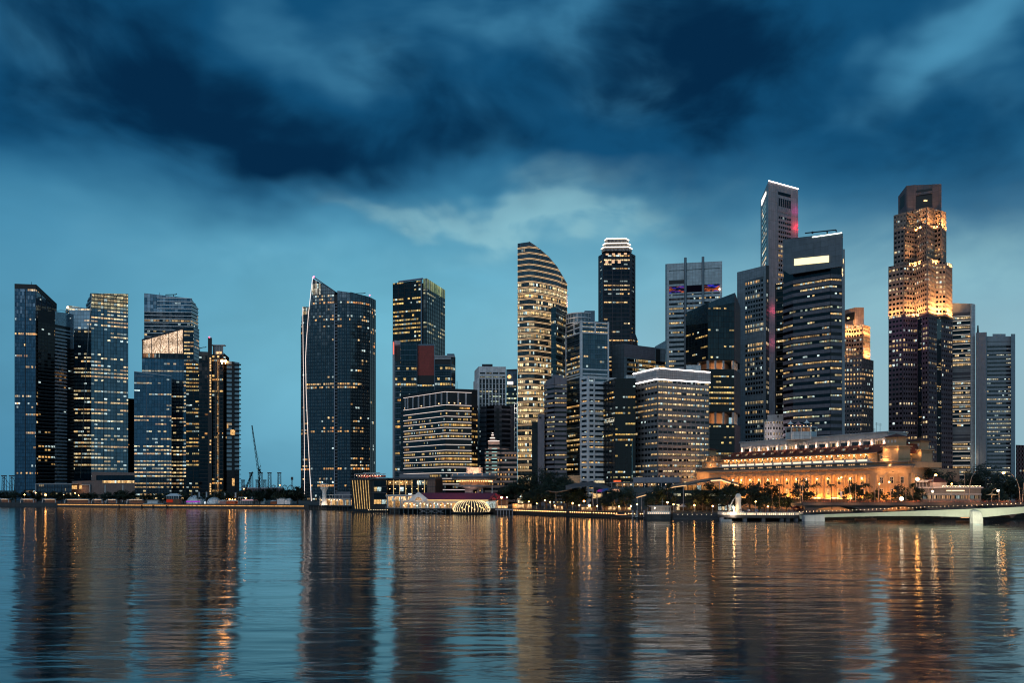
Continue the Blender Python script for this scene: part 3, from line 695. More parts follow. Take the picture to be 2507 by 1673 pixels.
mb = MB(); mb.path([P3(741, 752, 815), P3(742, 850, 814), P3(743.5, 960, 812), P3(745, 1080, 810), P3(745.5, 1216, 806)], .18, 5); mb.build('light_line', led_white, T.root)
mb = MB(); mb.sphere(P3(768, 677.5, 791), .7, 10); mb.tube(P3(768, 681, 791), P3(768, 678, 791), .25); mb.build('aviation_light', red_dot, T.root)
mb = MB(); mb.sphere(P3(905, 723, 803), .5, 8); mb.build('aviation_light', red_dot, T.root)

# -- office tower with green-lit crown
g_t = glass('glass_green_front', .60, ((1, .64, .2), (1, .80, .33), (1, .88, .5)), (.014, .026, .034), 1.05, vlo=.18, vhi=.74)
g_ts = glass('glass_green_side', .25, ((1, .64, .2), (.95, .88, .5), (.8, .9, .7)), (.035, .065, .075), .6, vlo=.18, vhi=.74, dim=.02)
T = Tower('office_tower', 'dark office tower with yellow lit floors and a pale green glowing crown on the right', [(962, 694, 712), (1034, 685, 702)], 22)
T.core(m_black); T.bands(g_t, 3.7, .1, 3.4, 2.1)
mb = MB(); T.spandrels(mb, 3.7, .08, 3.42, .3); T.piers(mb, 6.3, .35, .4); mb.build('spandrel', m_black, T.root)
mb = MB(); T.w[0].slab(mb, 5, T.w[0].L, T.w[0].za, 200, -8, -2, clip=False) if False else None; mb.path([T.w[0].p(5, T.w[0].za + 1.2, -1), T.w[0].p(T.w[0].L, T.w[0].zb + 1.2, -1)], .7, 5); mb.build('roof_parapet', mat('mauve_parapet', (.25, .22, .30), .6), T.root)
B = Tower('', '', [(1036.5, 683, 702), (1044.5, 681.5, 701), (1089, 710.5, 740)], 16, root=T.root); B.core(m_dark_metal, 'side_wall')
zt = B.c[1][2] - 9.2
B.bands(g_ts, 3.7, .1, 3.4, 2.1, z1=zt); mb = MB(); B.spandrels(mb, 3.7, .08, 3.42, .25, z1=zt); B.piers(mb, 4.2, .25, .3); mb.build('mullion', m_dark_metal, T.root)
m_gc = glass('green_crown', .995, ((.62, .9, .42), (.72, .92, .5), (.9, .95, .6)), (.1, .14, .1), .42, frame=.05, runs=.2)
mb = MB()
for i in (0, 1): B.w[i].slab(mb, 0, B.w[i].L, zt + .3, 400, None, .12, uvf=lambda u, z, i=i: (u / 2.1 + 40 * i, 80 + (z - zt) / 9.3))
mb.build('crown_glazing', m_gc, T.root)
mb = MB(); w = T.w[0]; w.slab(mb, w.L - 1.2, w.L, GZ, 400, 0, .8); mb.build('corner_column', m_blue_metal, T.root)
mb = MB(); mb.prism([B.w[0].p(-1, 0)[:2], B.w[0].p(0, 0)[:2], (B.c[0][0] + .5, B.c[0][1] + 20), (B.c[0][0] - 3, B.c[0][1] + 20)], GZ, T.c[1][2] - 3); mb.build('recess_wall', m_black, T.root)

# -- block with the dark red wall
m_gA = glass('glass_red_block', .42, ((1, .55, .16), (1, .72, .26), (1, .82, .42)), (.020, .036, .046), 1.0, vlo=.1, vhi=.7, dim=.02)
T = Tower('office_building', 'glass office building with a tall blank dark red wall panel and a planted terrace', [(962, 834, 652), (981, 835, 650)], 16)
T.core(m_conc if False else m_blue_metal); T.bands(m_gA, 4.3, .3, 4.0, 2, spans={0: (2.2, T.w[0].L)}, z1=Z(880, 650)); 
mb = MB(); T.w[0].slab(mb, 0, 1.7, GZ, 400, 0, .8); T.w[0].slab(mb, 0, T.w[0].L, Z(845, 650), 400, 0, .8); mb.build('concrete_frame', m_conc, T.root)
mb = MB(); T.w[0].slab(mb, 2, T.w[0].L - .2, Z(884, 650), Z(847, 650), 0, .1); mb.build('recess', m_black, T.root)
mb = MB(); mb.path([P3(963.5, y, 648.5) for y in (838, 850, 862, 868)], .45, 6); mb.build('red_sign', emit('sign_red', (1, .16, .12), 1.4), T.root)
B = Tower('', '', [(981.5, 838, 651), (1021, 838.5, 651)], 16, root=T.root); B.core(m_dark_metal, 'wall')
B.bands(None, 4.3, .1, 4.1, 2.1, pick=lambda k: m_gA if GZ + 4.3 * k < Z(895, 651) else glass('glass_red_quiet', .0, base=(.03, .055, .07)))
mb = MB(); B.spandrels(mb, 4.3, .08, 4.12, .25); B.piers(mb, 12.6, .4, .45); mb.build('mullion', m_blue_metal, T.root)
R_ = Tower('', '', [(1021, 846, 653), (1064, 847, 653)], 12, root=T.root); R_.core(m_dark_metal, 'wall')
m_red = mat('dark_red_panel', (.30, .036, .026), .6, panel=(1.1, 2.2, .05), var=.15)
mb = MB(); w = R_.w[0]; w.slab(mb, .5, w.L - .4, Z(920, 653), 400, 0, .3); mb.build('red_panel', m_red, T.root)
mb = MB(); w.slab(mb, .4, w.L - .3, Z(939, 653), Z(920, 653), 0, .2); mb.build('dark_recess', m_black, T.root)
mb = MB(); w.slab(mb, 0, w.L, Z(847, 653), Z(843, 653), -3, .4, clip=False); w.slab(mb, 0, .5, GZ, 300, 0, .6); w.slab(mb, w.L - .4, w.L, GZ, 300, 0, .6); mb.build('roof_edge', m_blue_metal, T.root)
R_.bands(m_gA, 4.3, .1, 4.1, 2.1, z1=Z(940, 653))
Q = Tower('', '', [(1064.2, 872, 649), (1104, 874, 649), (1114, 875, 656)], 14, root=T.root); Q.core(m_dark_metal, 'wall')
Q.bands(m_gA, 4.3, .1, 4.1, 2.1, z1=Z(892, 649)); mb = MB(); Q.spandrels(mb, 4.3, .08, 4.12, .25, z1=Z(892, 649)); Q.piers(mb, 12, .4, .4); mb.build('mullion', m_blue_metal, T.root)
mb = MB(); Q.w[0].slab(mb, 0, Q.w[0].L + 3, Z(875, 649), Z(871, 649), -5, 1, clip=False); Q.w[0].slab(mb, 0, Q.w[0].L, Z(880.5, 649), Z(876, 649), 0, .8, clip=False); mb.build('roof_edge', m_conc, T.root)
mb = MB(); Q.w[0].slab(mb, 0, Q.w[0].L, Z(891, 649), Z(881, 649), -2, .15); mb.build('dark_recess', m_black, T.root)
mb = MB(); Q.w[0].slab(mb, Q.w[0].L * .75, Q.w[0].L + 2.5, Z(871, 649), Z(865.5, 649), -7, -2, clip=False); mb.build('plant_room', m_blue_metal, T.root)
aerial(T, 1119, 972, 934, 652, r=.3)

# -- dark hotel block ringed with light lines
g_o = glass('glass_ringed', .30, ((1, .52, .16), (1, .68, .26), (1, .80, .4)), (.010, .011, .014), .85, vlo=.02, vhi=.9, runs=1.1, frame=.10)
T = Tower('office_building', 'black mid-rise block with a thin white light line along every floor', [(981, 969, 602), (1091, 951.5, 560), (1154, 954, 566), (1169, 955, 571)], 30)
T.core(m_black)
sh_ = 3.95; ztop = Z(990, 560); n = int((ztop - GZ) / sh_); z0_ = ztop - n * sh_
mask = lambda k: z0_ + k * sh_
sp = {0: (4.6, T.w[0].L), 1: (0, T.w[1].L)}
T.bands(g_o, sh_, .35, 2.3, 1.25, z0=z0_, z1=ztop - .5, faces=[0, 1, 2], spans=sp)
mb = MB(); T.spandrels(mb, sh_, .35, 2.3, .4, z0=z0_, z1=ztop, faces=[0, 1, 2]); mb.build('spandrel', mat('black_granite', (.014, .013, .016), .35), T.root)
for k in range(2, n + 1):
    z = z0_ + k * sh_ - .55
    u0 = 4.6 if k > 4 else T.w[0].s_of(1037)
    T.line('light_line', led_white, [(0, u0, z), (0, T.w[0].L + .3, z), (1, T.w[1].L, z)], .11)
z = Z(960, 560); T.line('light_line', led_white, [(0, 4.6, z), (0, T.w[0].L + .3, z), (1, T.w[1].L, z)], .11)
mb = MB()
for i, us in ((0, [.04 + .125 * q for q in range(8)]), (1, [.02, .45, .75])):
    for u in us: T.w[i].slab(mb, T.w[i].L * u + (4 if i == 0 and u < .05 else 0), T.w[i].L * u + 1.1 + (4 if i == 0 and u < .05 else 0), ztop, z - .3, 0, .7)
mb.build('crown_column', m_conc, T.root)
mb = MB()
for k in range(9):
    i = 0 if k < 5 else 1; u = T.w[i].L * ((.1 + .19 * k) if k < 5 else (.1 + .22 * (k - 5))); T.w[i].slab(mb, u, u + .7, ztop + .6, ztop + 1.2, .2, .6)
mb.build('terrace_lamp', emit('terrace_lamp', (1, .6, .3), 3.0), T.root)
mb = MB()
for q in range(5): u = T.w[0].s_of(988 + 14.5 * q); T.w[0].slab(mb, u, u + .9, GZ, z0_ + 4 * sh_ + 2.5, .4, 1.5)
mb.build('colonnade', m_grey, T.root)

# -- white tower with vertical fins, and dark neighbours
g_w = glass('glass_white_fins', .22, ((.8, .95, .75), COOL, WHI), (.010, .014, .02), .7, vlo=.2, vhi=.6)
T = Tower('office_tower', 'white tower with close vertical fins and a row of dark slots under its roof', [(1161.5, 909, 664), (1172, 897.5, 642), (1238.5, 898.5, 643)], 20)
m_wt = mat('white_cladding', (.72, .72, .75), .6, panel=(3, 3, .05))
T.core(m_wt)
zb = Z(926, 642)
T.bands(g_w, 4, .3, 3.9, 1.6, z1=zb, faces=[1], spans={1: (.8, T.w[1].L - .8)}); T.bands(g_w, 4, .3, 3.9, 1.6, z1=zb, faces=[0])
mb = MB(); T.piers(mb, 2.75, .8, .9, z1=zb, faces=[1]); T.piers(mb, 3.4, 1.2, .9, z1=zb, faces=[0]); mb.build('fin', m_wt, T.root)
mb = MB(); w = T.w[1]
for q in range(4): w.slab(mb, w.L * (.04 + .24 * q), w.L * (.04 + .24 * q) + w.L * .2, Z(916, 642), Z(912, 642), None, .1); w.slab(mb, w.L * (.04 + .24 * q), w.L * (.04 + .24 * q) + w.L * .2, Z(925, 642), Z(921.5, 642), None, .1)
mb.build('slot_window', g_w, T.root)
roof_kit(T, [(1180, 1206, 898)], 642, 2.0, m_dark_metal)
T = Tower('apartment_tower', 'dark grey slab with a black cross-like ladder pattern in front of the white finned tower', [(1177, 996, 610), (1210, 992.5, 604), (1228, 992.5, 604), (1259, 995, 610)], 18)
m_dg = mat('dark_grey_cladding', (.06, .06, .075), .7)
T.core(m_dg); g_x = glass('glass_ladder', .02, (WARM, YEL, COOL), (.02, .023, .03), .5)
T.bands(g_x, 3.6, .4, 2.6, 3, faces=[0, 2], spans={0: (T.w[0].L * .45, T.w[0].L), 2: (0, T.w[2].L * .7)})
mb = MB(); T.spandrels(mb, 3.6, .4, 1.7, .7, faces=[0], spans={0: (0, T.w[0].L * .4)}); mb.build('balcony', mat('balcony_mid', (.16, .16, .19), .6), T.root)
mb = MB(); w = T.w[1]; w.slab(mb, w.L * .3, w.L * .7, GZ, Z(1000, 604), 0, .5); k = 0
while GZ + 3.6 * k < Z(1004, 604): w.slab(mb, 0, w.L, GZ + 3.6 * k, GZ + 3.6 * k + 1.8, 0, .3); k += 1
mb.build('ladder_recess', m_black, T.root)
T = Tower('office_tower', 'slim glass tower with an orange disc light and white sign, beside the curved-roof tower', [(1239.5, 905, 706), (1266, 904, 706)], 18)
g_y = glass('glass_slim', .62, ((1, .8, .4), (.9, .96, .7), COOL), (.04, .07, .09), .95, vlo=.2, vhi=.68)
T.core(m_dark_metal); T.bands(g_y, 3.9, .1, 3.6, 1.7, z1=Z(945, 706)); mb = MB(); T.spandrels(mb, 3.9, .08, 3.62, .3, z1=Z(945, 706)); mb.build('spandrel', m_dark_metal, T.root)
mb = MB(); T.w[0].slab(mb, 0, T.w[0].L, Z(945, 706), Z(909, 706), None, .1, uvf=lambda u, z: (u / 3, 110 + z / 4)); mb.build('crown_glazing', glass('crown_slim', .0, base=(.16, .2, .26), rough=.2), T.root)
mb = MB(); mb.sphere(P3(1247, 923, 705), 1.7, 12); mb.build('disc_light', emit('disc_orange', (1, .52, .2), 1.8), T.root)
mb = MB(); T.w[0].slab(mb, 1, 6, Z(942, 706), Z(935, 706), .1, .7); mb.build('lit_sign', emit('sign_cream', (1, .88, .7), 2.0), T.root)
B = Tower('', '', [(1240, 984, 640), (1258, 986, 640)], 12, root=T.root)
B = Tower('office_building', 'narrow block with floodlit white columns between the dark ladder slab and the bright tower', [(1259.5, 985, 600), (1266, 986, 600)], 12); B.core(mat('pale_column', (.42, .42, .46), .6)); mb = MB(); B.piers(mb, 1.6, .5, .5); mb.build('fin', m_white, B.root); B.bands(g_x, 3.6, .4, 3.3, 1.6)
lamp('crown_lamp', P3(1262, 1000, 594), 2500, (1, .85, .7), B.root)

# -- old cream building with stepped tower
m_cream = mat('cream_plaster', (.34, .24, .20), .8, var=.3)
T = Tower('old_building', 'small cream stepped building with a tiered turret and teal-lit ledges, below taller towers', [(1223, 1098, 556), (1234, 1098, 556), (1266, 1106, 556)], 16)
T.core(m_cream)
g_v = glass('glass_cream', .22, ((1, .5, .18), (1, .6, .28), YEL), (.015, .014, .016), .9, vlo=.1, vhi=.9, frame=.26, runs=.2)
T.bands(g_v, 3.3, 1.1, 2.7, 2.2, faces=[0, 1]); mb = MB()
k = 0; 
while GZ + k * 3.3 + 1.0 < Z(1100, 556):
    for i in (0, 1): T.w[i].slab(mb, 0, T.w[i].L, GZ + k * 3.3 - .3, GZ + k * 3.3 + .9, 0, .9)
    k += 1
mb.build('balcony_band', mat('cream_band', (.42, .31, .27), .8), T.root)
B = Tower('', '', [(1195, 1082, 553), (1223.2, 1082, 553)], 14, root=T.root); B.core(m_cream, 'tower_wall')
B.bands(g_v, 3.3, 1.1, 2.7, 2.0)
mb = MB(); 
for px0, px1, y0, y1 in ((1199, 1217, 1082, 1077), (1200, 1212, 1077, 1071), (1203, 1209, 1071, 1064), (1204.5, 1207.5, 1064, 1060)):
    B_ = [(X(px0, 556), 556), (X(px1, 556), 556), (X(px1, 562), 562), (X(px0, 562), 562)]; mb.prism(B_, Z(y0, 556), Z(y1, 556))
mb.build('turret', m_cream, T.root)
for px0, px1, y in ((1195, 1223, 1080.5), (1199, 1212, 1073), (1203, 1209, 1066), (1204, 1208, 1061)):
    mb = MB(); mb.path([P3(px0, y, 552), P3(px1, y, 552)], .22, 5); mb.build('light_line', led_white, T.root)
for k in range(9):
    mb = MB(); y = 1099 + 8.3 * k; mb.path([P3(1204, y, 551.5), P3(1217, y, 551.5)], .2, 4); mb.path([P3(1190 if k else 1195, y + .5, 551.5), P3(1196, y + .3, 551.5)], .2, 4); mb.build('light_line', emit('led_teal', (.55, 1, .95), 1.0), T.root)
B2 = Tower('', '', [(1187, 1100, 555), (1195.2, 1100, 555)], 12, root=T.root); B2.core(m_cream, 'side_wall'); B2.bands(g_v, 3.3, 1.1, 2.7, 2.0)
lamp('turret_lamp', P3(1205, 1085, 545), 1500, (1, .7, .55), T.root)

# -- bright tower with the curved roof
g_k = glass('glass_curved', .52, ((1, .66, .30), (1, .84, .5), (1, .95, .72)), (.030, .055, .07), 1.35, vlo=.06, vhi=.80, runs=1.2, frame=.09, dim=.05)
g_kq = glass('glass_curved_top', .05, ((1, .62, .26), (1, .78, .42), (1, .9, .6)), (.085, .13, .16), .8, vlo=.06, vhi=.84, dim=.03)
arc = [(1267.5, 596.5, 604), (1295, 592.6, 600), (1308, 601, 601.5), (1321, 611, 604), (1342, 629, 609), (1363, 654, 615), (1374, 673, 621), (1388, 697, 627)]
T = Tower('office_tower', 'bright glass tower with a quarter-round roof curving down to the right and gold lit floors', arc, 24)
T.core(m_dark_metal)
sh_ = 4.28
T.bands(None, sh_, .5, 3.9, 1.55, pick=lambda k: (g_kq if GZ + k * sh_ > Z(702, 605) else g_k))
mb = MB(); T.spandrels(mb, sh_, .5, 3.9, .3); T.piers(mb, 3.1, .14, .2); mb.build('spandrel', mat('bronze_spandrel', (.10, .085, .07), .45, .4), T.root)
led_gold = emit('led_gold', (1.0, .66, .36), 1.15); k = 1
while GZ + k * sh_ < T.c[1][2]:
    z = GZ + k * sh_; mb = MB()
    for dz in (.28, -.52):
        zz = z + dz; q = []
        for i, w in enumerate(T.w):
            if zz < min(w.za, w.zb): q += [w.p(0, zz, .55), w.p(w.L, zz, .55)]
            elif zz < max(w.za, w.zb) and w.za >= w.zb: q += [w.p(0, zz, .55), w.p(w.L * (w.za - zz) / (w.za - w.zb), zz, .55)]; break
            elif w.zb > w.za and zz < w.zb: q += [w.p(w.L * .5, zz, .55), w.p(w.L, zz, .55)]
            else: break
        if len(q) > 1: mb.path(q, .12, 4)
    if mb.v: mb.build('light_line', led_gold, T.root)
    k += 1
mb = MB()
for i in range(1, 7): mb.tube(T.w[i].p(0, T.w[i].za, .1), T.w[i].p(T.w[i].L, T.w[i].zb, .1), .45, n=5)
mb.build('roof_edge', m_steel, T.root)
B = Tower('', '', [(1349.5, 754, 592), (1361, 751.5, 588), (1387, 764, 606)], 10, root=T.root); B.core(m_dark_metal, 'wing_wall')
g_kw = glass('glass_wing', .32, ((1, .62, .26), (1, .78, .42), (1, .9, .6)), (.045, .08, .095), .8, vlo=.05, vhi=.6)
B.bands(g_kw, sh_, .1, 4.0, 1.8); mb = MB(); B.spandrels(mb, sh_, .2, 3.1, .35, faces=[1]); B.spandrels(mb, sh_, .1, 4.05, .3, faces=[0]); mb.build('spandrel', mat('teal_spandrel', (.12, .18, .2), .4, .3), T.root)
mb = MB(); mb.path([P3(1388, 752, 604), P3(1388, 722, 604)], .35, 6); mb.path([P3(1385, 726, 604), P3(1391.5, 722, 604)], .3, 5); mb.build('roof_mast', m_white, T.root)
lamp('mast_lamp', P3(1389, 752, 598), 2600, (1, .55, .32), T.root); lamp('mast_lamp', P3(1388, 735, 600), 500, (1, .55, .6), T.root)

# -- grey banded tower and slab
m_gb = mat('grey_band', (.175, .17, .20), .8)
g_gb = glass('glass_banded', .28, ((1, .62, .26), (1, .8, .42), (.95, .98, .75)), (.010, .012, .015), .85, vlo=.1, vhi=.8)
T = Tower('office_tower', 'grey concrete octagonal tower with plain wide bands, in front of the bright curved-roof tower', [(1333.5, 943, 572), (1340, 931, 566), (1358, 925, 560), (1387, 926, 561)], 20)
T.core(m_gb); zt = Z(941, 560); T.bands(g_gb, 3.3, 1.75, 3.25, 1.4, z1=zt)
mb = MB(); T.spandrels(mb, 3.3, 1.75, 3.25, .55, z1=zt);
for w in T.w: w.slab(mb, 0, w.L, zt - .3, 400, 0, .55)
mb.build('concrete_band', m_gb, T.root)
roof_kit(T, [(1352, 1378, 926)], 562, 2.2, m_gb)
T = Tower('concrete_tower', 'blank grey concrete lift shaft with a dark glazed strip on its left', [(1316.5, 1015, 566), (1333, 1013, 566)], 12)
T.core(m_gb); mb = MB(); T.w[0].slab(mb, 1, 2.6, Z(1026, 566), Z(1021, 566), None, .06); mb.build('slot_window', m_black, T.root)
B = Tower('', '', [(1302, 1033, 568), (1316.5, 1033, 568)], 10, root=T.root); B.core(m_black, 'glazed_wall'); B.bands(glass('glass_strip_dark', .12, (YEL, YEL, WHI), (.01, .012, .015), .8, vlo=.2, vhi=.7), 3.4, .2, 3.2, 1.5)
mb = MB(); B.spandrels(mb, 3.4, .1, 3.25, .25); mb.build('spandrel', m_black, T.root)

# -- blue glass tower in white frames
m_wf = mat('white_frame', (.66, .67, .70), .55)
g_l = glass('glass_framed', .30, ((1, .6, .24), (1, .74, .36), (.95, .95, .75)), (.045, .095, .135), .9, vlo=.08, vhi=.62, dim=.02)
T = Tower('office_tower', 'blue glass tower in a white frame with a round drum on its roof', [(1386, 799, 602), (1423, 785, 581), (1490.5, 789, 587)], 22)
T.core(m_dark_metal); sh_ = 3.55
T.bands(g_l, sh_, .2, 3.3, 1.8); mb = MB(); T.spandrels(mb, sh_, .18, 2.05 if False else 3.32, .2); mb.build('spandrel', m_blue_metal, T.root)
mb = MB(); zt = T.c[1][2]
for z in (zt - .6, zt - 4.2, zt - 8.2, Z(903, 581), Z(914, 581), Z(921, 581), Z(1020, 581), Z(1045, 581)):
    for w in T.w: w.slab(mb, 0, w.L, z - .9, z, 0, .7)
for w, us in ((T.w[0], (.01, .56, .97)), (T.w[1], (.0, .49, .965))):
    for k_, u in enumerate(us): w.slab(mb, w.L * u - .4, w.L * u + .7, GZ if k_ != 1 else zt - 8.5, zt, 0, .7)
mb.build('white_frame', m_wf, T.root)
mb = MB()
for i in (0, 1): mb.path([T.w[i].p(T.w[i].L * (0 if i == 0 else .97), z, .8) for z in (Z(805, 590), Z(1150, 590))], .2, 4)
mb.build('frame_edge', m_wf, T.root)
cx_, cy_ = X(1420, 600), 600
mb = MB(); mb.lathe([(0, 0), (10.2, 0), (10.2, 7.6), (0, 7.6)], (cx_, cy_, zt), 32); mb.build('drum', mat('drum_glass', (.10, .15, .19), .25, .4), T.root)
mb = MB(); 
for z in (.2, 3.8, 7.3): mb.lathe([(10.3, z), (10.9, z), (10.9, z + .6), (10.3, z + .6)], (cx_, cy_, zt), 32)
for q in range(24): a = 2 * PI * q / 24; mb.tube((cx_ + 10.5 * math.cos(a), cy_ + 10.5 * math.sin(a), zt), (cx_ + 10.5 * math.cos(a), cy_ + 10.5 * math.sin(a), zt + 7.5), .16, n=4)
mb.build('drum_rail', m_wf, T.root)
mb = MB(); mb.box(X(1432, 590), X(1457, 590), 592, 604, zt, Z(761, 592)); mb.build('plant_room', m_blue_metal, T.root)
lamp('drum_lamp', (cx_ - 8, cy_ - 13, zt + 2.5), 500, (1, .7, .45), T.root)
B = Tower('', '', [(1423, 926.5, 562), (1440, 921, 556), (1508, 926.5, 564)], 14, root=T.root); B.core(m_dark_metal, 'front_wall')
B.bands(g_l, sh_, .2, 3.3, 1.8); mb = MB(); B.spandrels(mb, sh_, 1.35, 2.3 if False else 3.3, .35); 
k = 0
for w in B.w:
    w.slab(mb, 0, w.L, 300, 300, 0, 0)
k = 1
while GZ + sh_ * k < B.c[1][2] + 1:
    for w in B.w: w.slab(mb, 0, w.L, GZ + sh_ * k - .55, GZ + sh_ * k + .35, 0, .7)
    k += 1
for w, us in ((B.w[0], (.02, .95)), (B.w[1], (.0, .2))):
    for u in us: w.slab(mb, w.L * u - .4, w.L * u + .6, GZ, 400, 0, .75)
mb.build('white_frame', m_wf, T.root)
mb = MB(); B.w[1].slab(mb, -.5, B.w[1].L, B.c[1][2] - .8, B.c[1][2], -9, .9); mb.build('roof_edge', m_wf, T.root)

# -- dark octagonal tower with lit tiered crown
m_dp = mat('dark_plum_granite', (.045, .034, .045), .5)
g_p = glass('glass_octagon', .26, ((1, .6, .26), (1, .76, .42), WHI), (.013, .018, .032), 1.05, vlo=.2, vhi=.7, runs=1.0)
T = Tower('office_tower', 'tall dark octagonal tower with chamfered shoulders and a white-lit three-tiered crown', [(1466, 628, 694), (1478, 620, 684), (1542, 619, 684), (1554.5, 626, 694)], 24)
T.core(m_dp); T.bands(g_p, 3.6, .2, 3.2, 3.4); mb = MB(); T.spandrels(mb, 3.6, .18, 3.25, .22); T.piers(mb, 7.3, .5, .3); 
for i in (0, 2): T.w[i].slab(mb, 0, T.w[i].L * .28, GZ, 400, 0, .5); T.w[i].slab(mb, T.w[i].L * .72, T.w[i].L, GZ, 400, 0, .5); T.spandrels(mb, 3.6, 1.0, 2.8, .4, faces=[i])
mb.build('stone_frame', m_dp, T.root)
k = 0
for i_, (px0, px1, y0, y1) in enumerate(((1474, 1545.5, 618, 608.5), (1478, 1541.5, 609, 599), (1482, 1537.5, 599.5, 587.5))):
    z0_, z1_ = Z(y0, 688), Z(y1, 688); mb = MB(); mb.prism([(X(px0, 688), 690), (X(px0 + 6, 685), 685), (X(px1 - 6, 685), 685), (X(px1, 688), 690), (X(px1, 704), 704), (X(px0, 704), 704)], z0_, z1_); mb.build('crown_tier', m_dp, T.root)
    U = Tower('', '', [(px0, y1, 689.5), (px0 + 6, y1, 684.5), (px1 - 6, y1, 684.5), (px1, y1, 689.5)], 5, z0=z0_, root=T.root)
    mb = MB(); U.piers(mb, 1.15, .5, .5, z0=z0_); mb.build('crown_louvre', mat('crown_louvre', (.42, .38, .34), .6), T.root)
    U.line('light_line', emit('led_crown', (1, .86, .66), 4.5), [(0, 0, z1_), (0, U.w[0].L, z1_), (1, U.w[1].L, z1_), (2, U.w[2].L, z1_)], .38)
for x_, y_ in ((1486.5, 623), (1502, 622.5), (1516, 622.5), (1531, 621.5), (1485.5, 641), (1501, 641), (1516, 641)):
    w = T.w[1]; u = w.s_of(x_); z = w.z_of(u, y_); mb = MB(); w.slab(mb, u - 1.2, u + 1.2, z - (1.4 if y_ > 630 else .7), z + (1.4 if y_ > 630 else .7), .1, .34, clip=False); mb.build('crown_window', emit('crown_window_glow', (1, .62, .38), .9, False), T.root)
mb = MB(); w = T.w[2]; mb.prism([T.c[2][:2], (T.c[3][0], T.c[3][1]), (X(1561, 694), 694), (X(1548, 683), 683)], GZ, [Z(815, 684), Z(812, 690), Z(830, 690), Z(830, 684)]); mb.build('flared_base', m_dp, T.root)
B = Tower('', '', [(1543, 831, 682), (1561.5, 831, 689)], 8, root=T.root); B.bands(g_p, 3.6, .4, 2.8, 2.2)

# -- blue-grey low block
m_bp = mat('blue_panel', (.17, .215, .25), .5, .15, panel=(2.6, 3.4, .16))
g_q = glass('glass_rounded', .12, (YEL, YEL, WHI), (.012, .014, .02), .8, vlo=.05, vhi=.95, frame=.2)
g_q2 = glass('glass_rounded_lit', .72, ((1, .66, .28), (1, .74, .36), (1, .84, .5)), (.03, .03, .035), 1.0, vlo=.08, vhi=.92, frame=.05)
T = Tower('office_building', 'blue-grey panelled block with a blank upper wall, below the tall dark octagonal tower', [(1498, 846.5, 629), (1527, 842, 622), (1604, 851.5, 638), (1629, 855, 642)], 24)
T.core(m_bp)
m_mv = mat('mauve_panel', (.19, .17, .20), .5, .15, panel=(.9, 1.3, .10))
mb = MB(); w = T.w[1]; w.polyslab(mb, [(.4, w.za - 10), (w.L - .3, w.zb - 10.2), (w.L - .3, w.zb - .4), (.4, w.za - .4)], 0, .3); mb.build('screen_wall', m_mv, T.root)
mb = MB(); w = T.w[2]; w.slab(mb, .6, w.L * .5, w.zb - 11, w.zb - .5, None, .1); mb.build('dark_opening', m_black, T.root)
for q in range(5):
    za = Z(888 + 11.0 * q, 630); mb = MB(); w = T.w[1]; w.slab(mb, 3.3, w.L * .42, za, za + 2.1, .1, .5, clip=False, uvf=lambda u, z: (u / .9, 30.5 + q)); mb.build('window_band', g_q, T.root)
    mb = MB(); w.slab(mb, w.L * .46, w.L - .3, za - .2, za + 2.3, .1, .4, clip=False, uvf=lambda u, z: (u / 3.0, 40 + q + (z - za + .2) / 2.6)); T.w[2].slab(mb, 0, T.w[2].L, za - .2, za + 2.3, .1, .4, clip=False, uvf=lambda u, z: (20 + u / 3.0, 40 + q + (z - za + .2) / 2.6)); mb.build('window_band', g_q2, T.root)
mb = MB(); mb.prism([(X(1603, 650), 650), (X(1630, 650), 650), (X(1630, 664), 664), (X(1603, 664), 664)], Z(860, 650), [Z(849, 650), Z(834, 650), Z(834, 650), Z(849, 650)]); mb.build('sloped_roof', mat('slope_blue', (.2, .3, .37), .35, .3, panel=(2, 2.5, .1)), T.root)

# -- white tower with two pylons
m_pn = mat('white_panel', (.40, .47, .51), .55, panel=(2.7, 2.7, .11))
g_z = glass('glass_pylons', .40, ((1, .62, .26), (1, .78, .42), (1, .88, .6)), (.011, .013, .017), .95, vlo=.06, vhi=.9, runs=1.1)
T = Tower('office_tower', 'pale panelled tower with two round pylons rising up its face and a coloured screen band', [(1629.5, 647, 708), (1633.5, 646.5, 702), (1768, 640, 692)], 24)
T.core(m_pn); w = T.w[1]
sp = {1: (w.s_of(1638), w.s_of(1762))}
T.bands(g_z, 4.15, 1.9, 3.9, 1.5, z1=Z(722, 700), faces=[1], spans=sp)
mb = MB(); T.spandrels(mb, 4.15, 1.9, 3.9, .7, z1=Z(721, 700), faces=[1], spans=sp); 
w.slab(mb, 0, sp[1][0], GZ, 400, 0, .7); w.slab(mb, sp[1][1], w.L, GZ, 400, 0, .7); w.slab(mb, sp[1][0], sp[1][1], Z(701, 700), Z(667.5, 700), 0, .7) ; w.slab(mb, sp[1][0], sp[1][1], Z(662, 700), 400, 0, .7); w.slab(mb, sp[1][0], sp[1][1], Z(721, 700), Z(718, 700), 0, .7); T.w[0].slab(mb, 0, T.w[0].L, GZ, 400, 0, .3)
mb.build('cladding', m_pn, T.root)
mb = MB(); w.slab(mb, sp[1][0], w.s_of(1675), Z(696, 700), Z(686.5, 700), .72, .78); mb.build('dark_slot', m_black, T.root)
m_scr, t, o_ = newmat('screen'); e_ = t.node('ShaderNodeEmission'); uvn = t.sep(t.node('ShaderNodeUVMap').outputs[0])
nn = t.noise(t.xyz(t.m('MULTIPLY', uvn[0], 3.5), t.m('MULTIPLY', uvn[1], 1.5)), 1.6, 3, .6, .6, out=1); q_ = t.sep(nn)
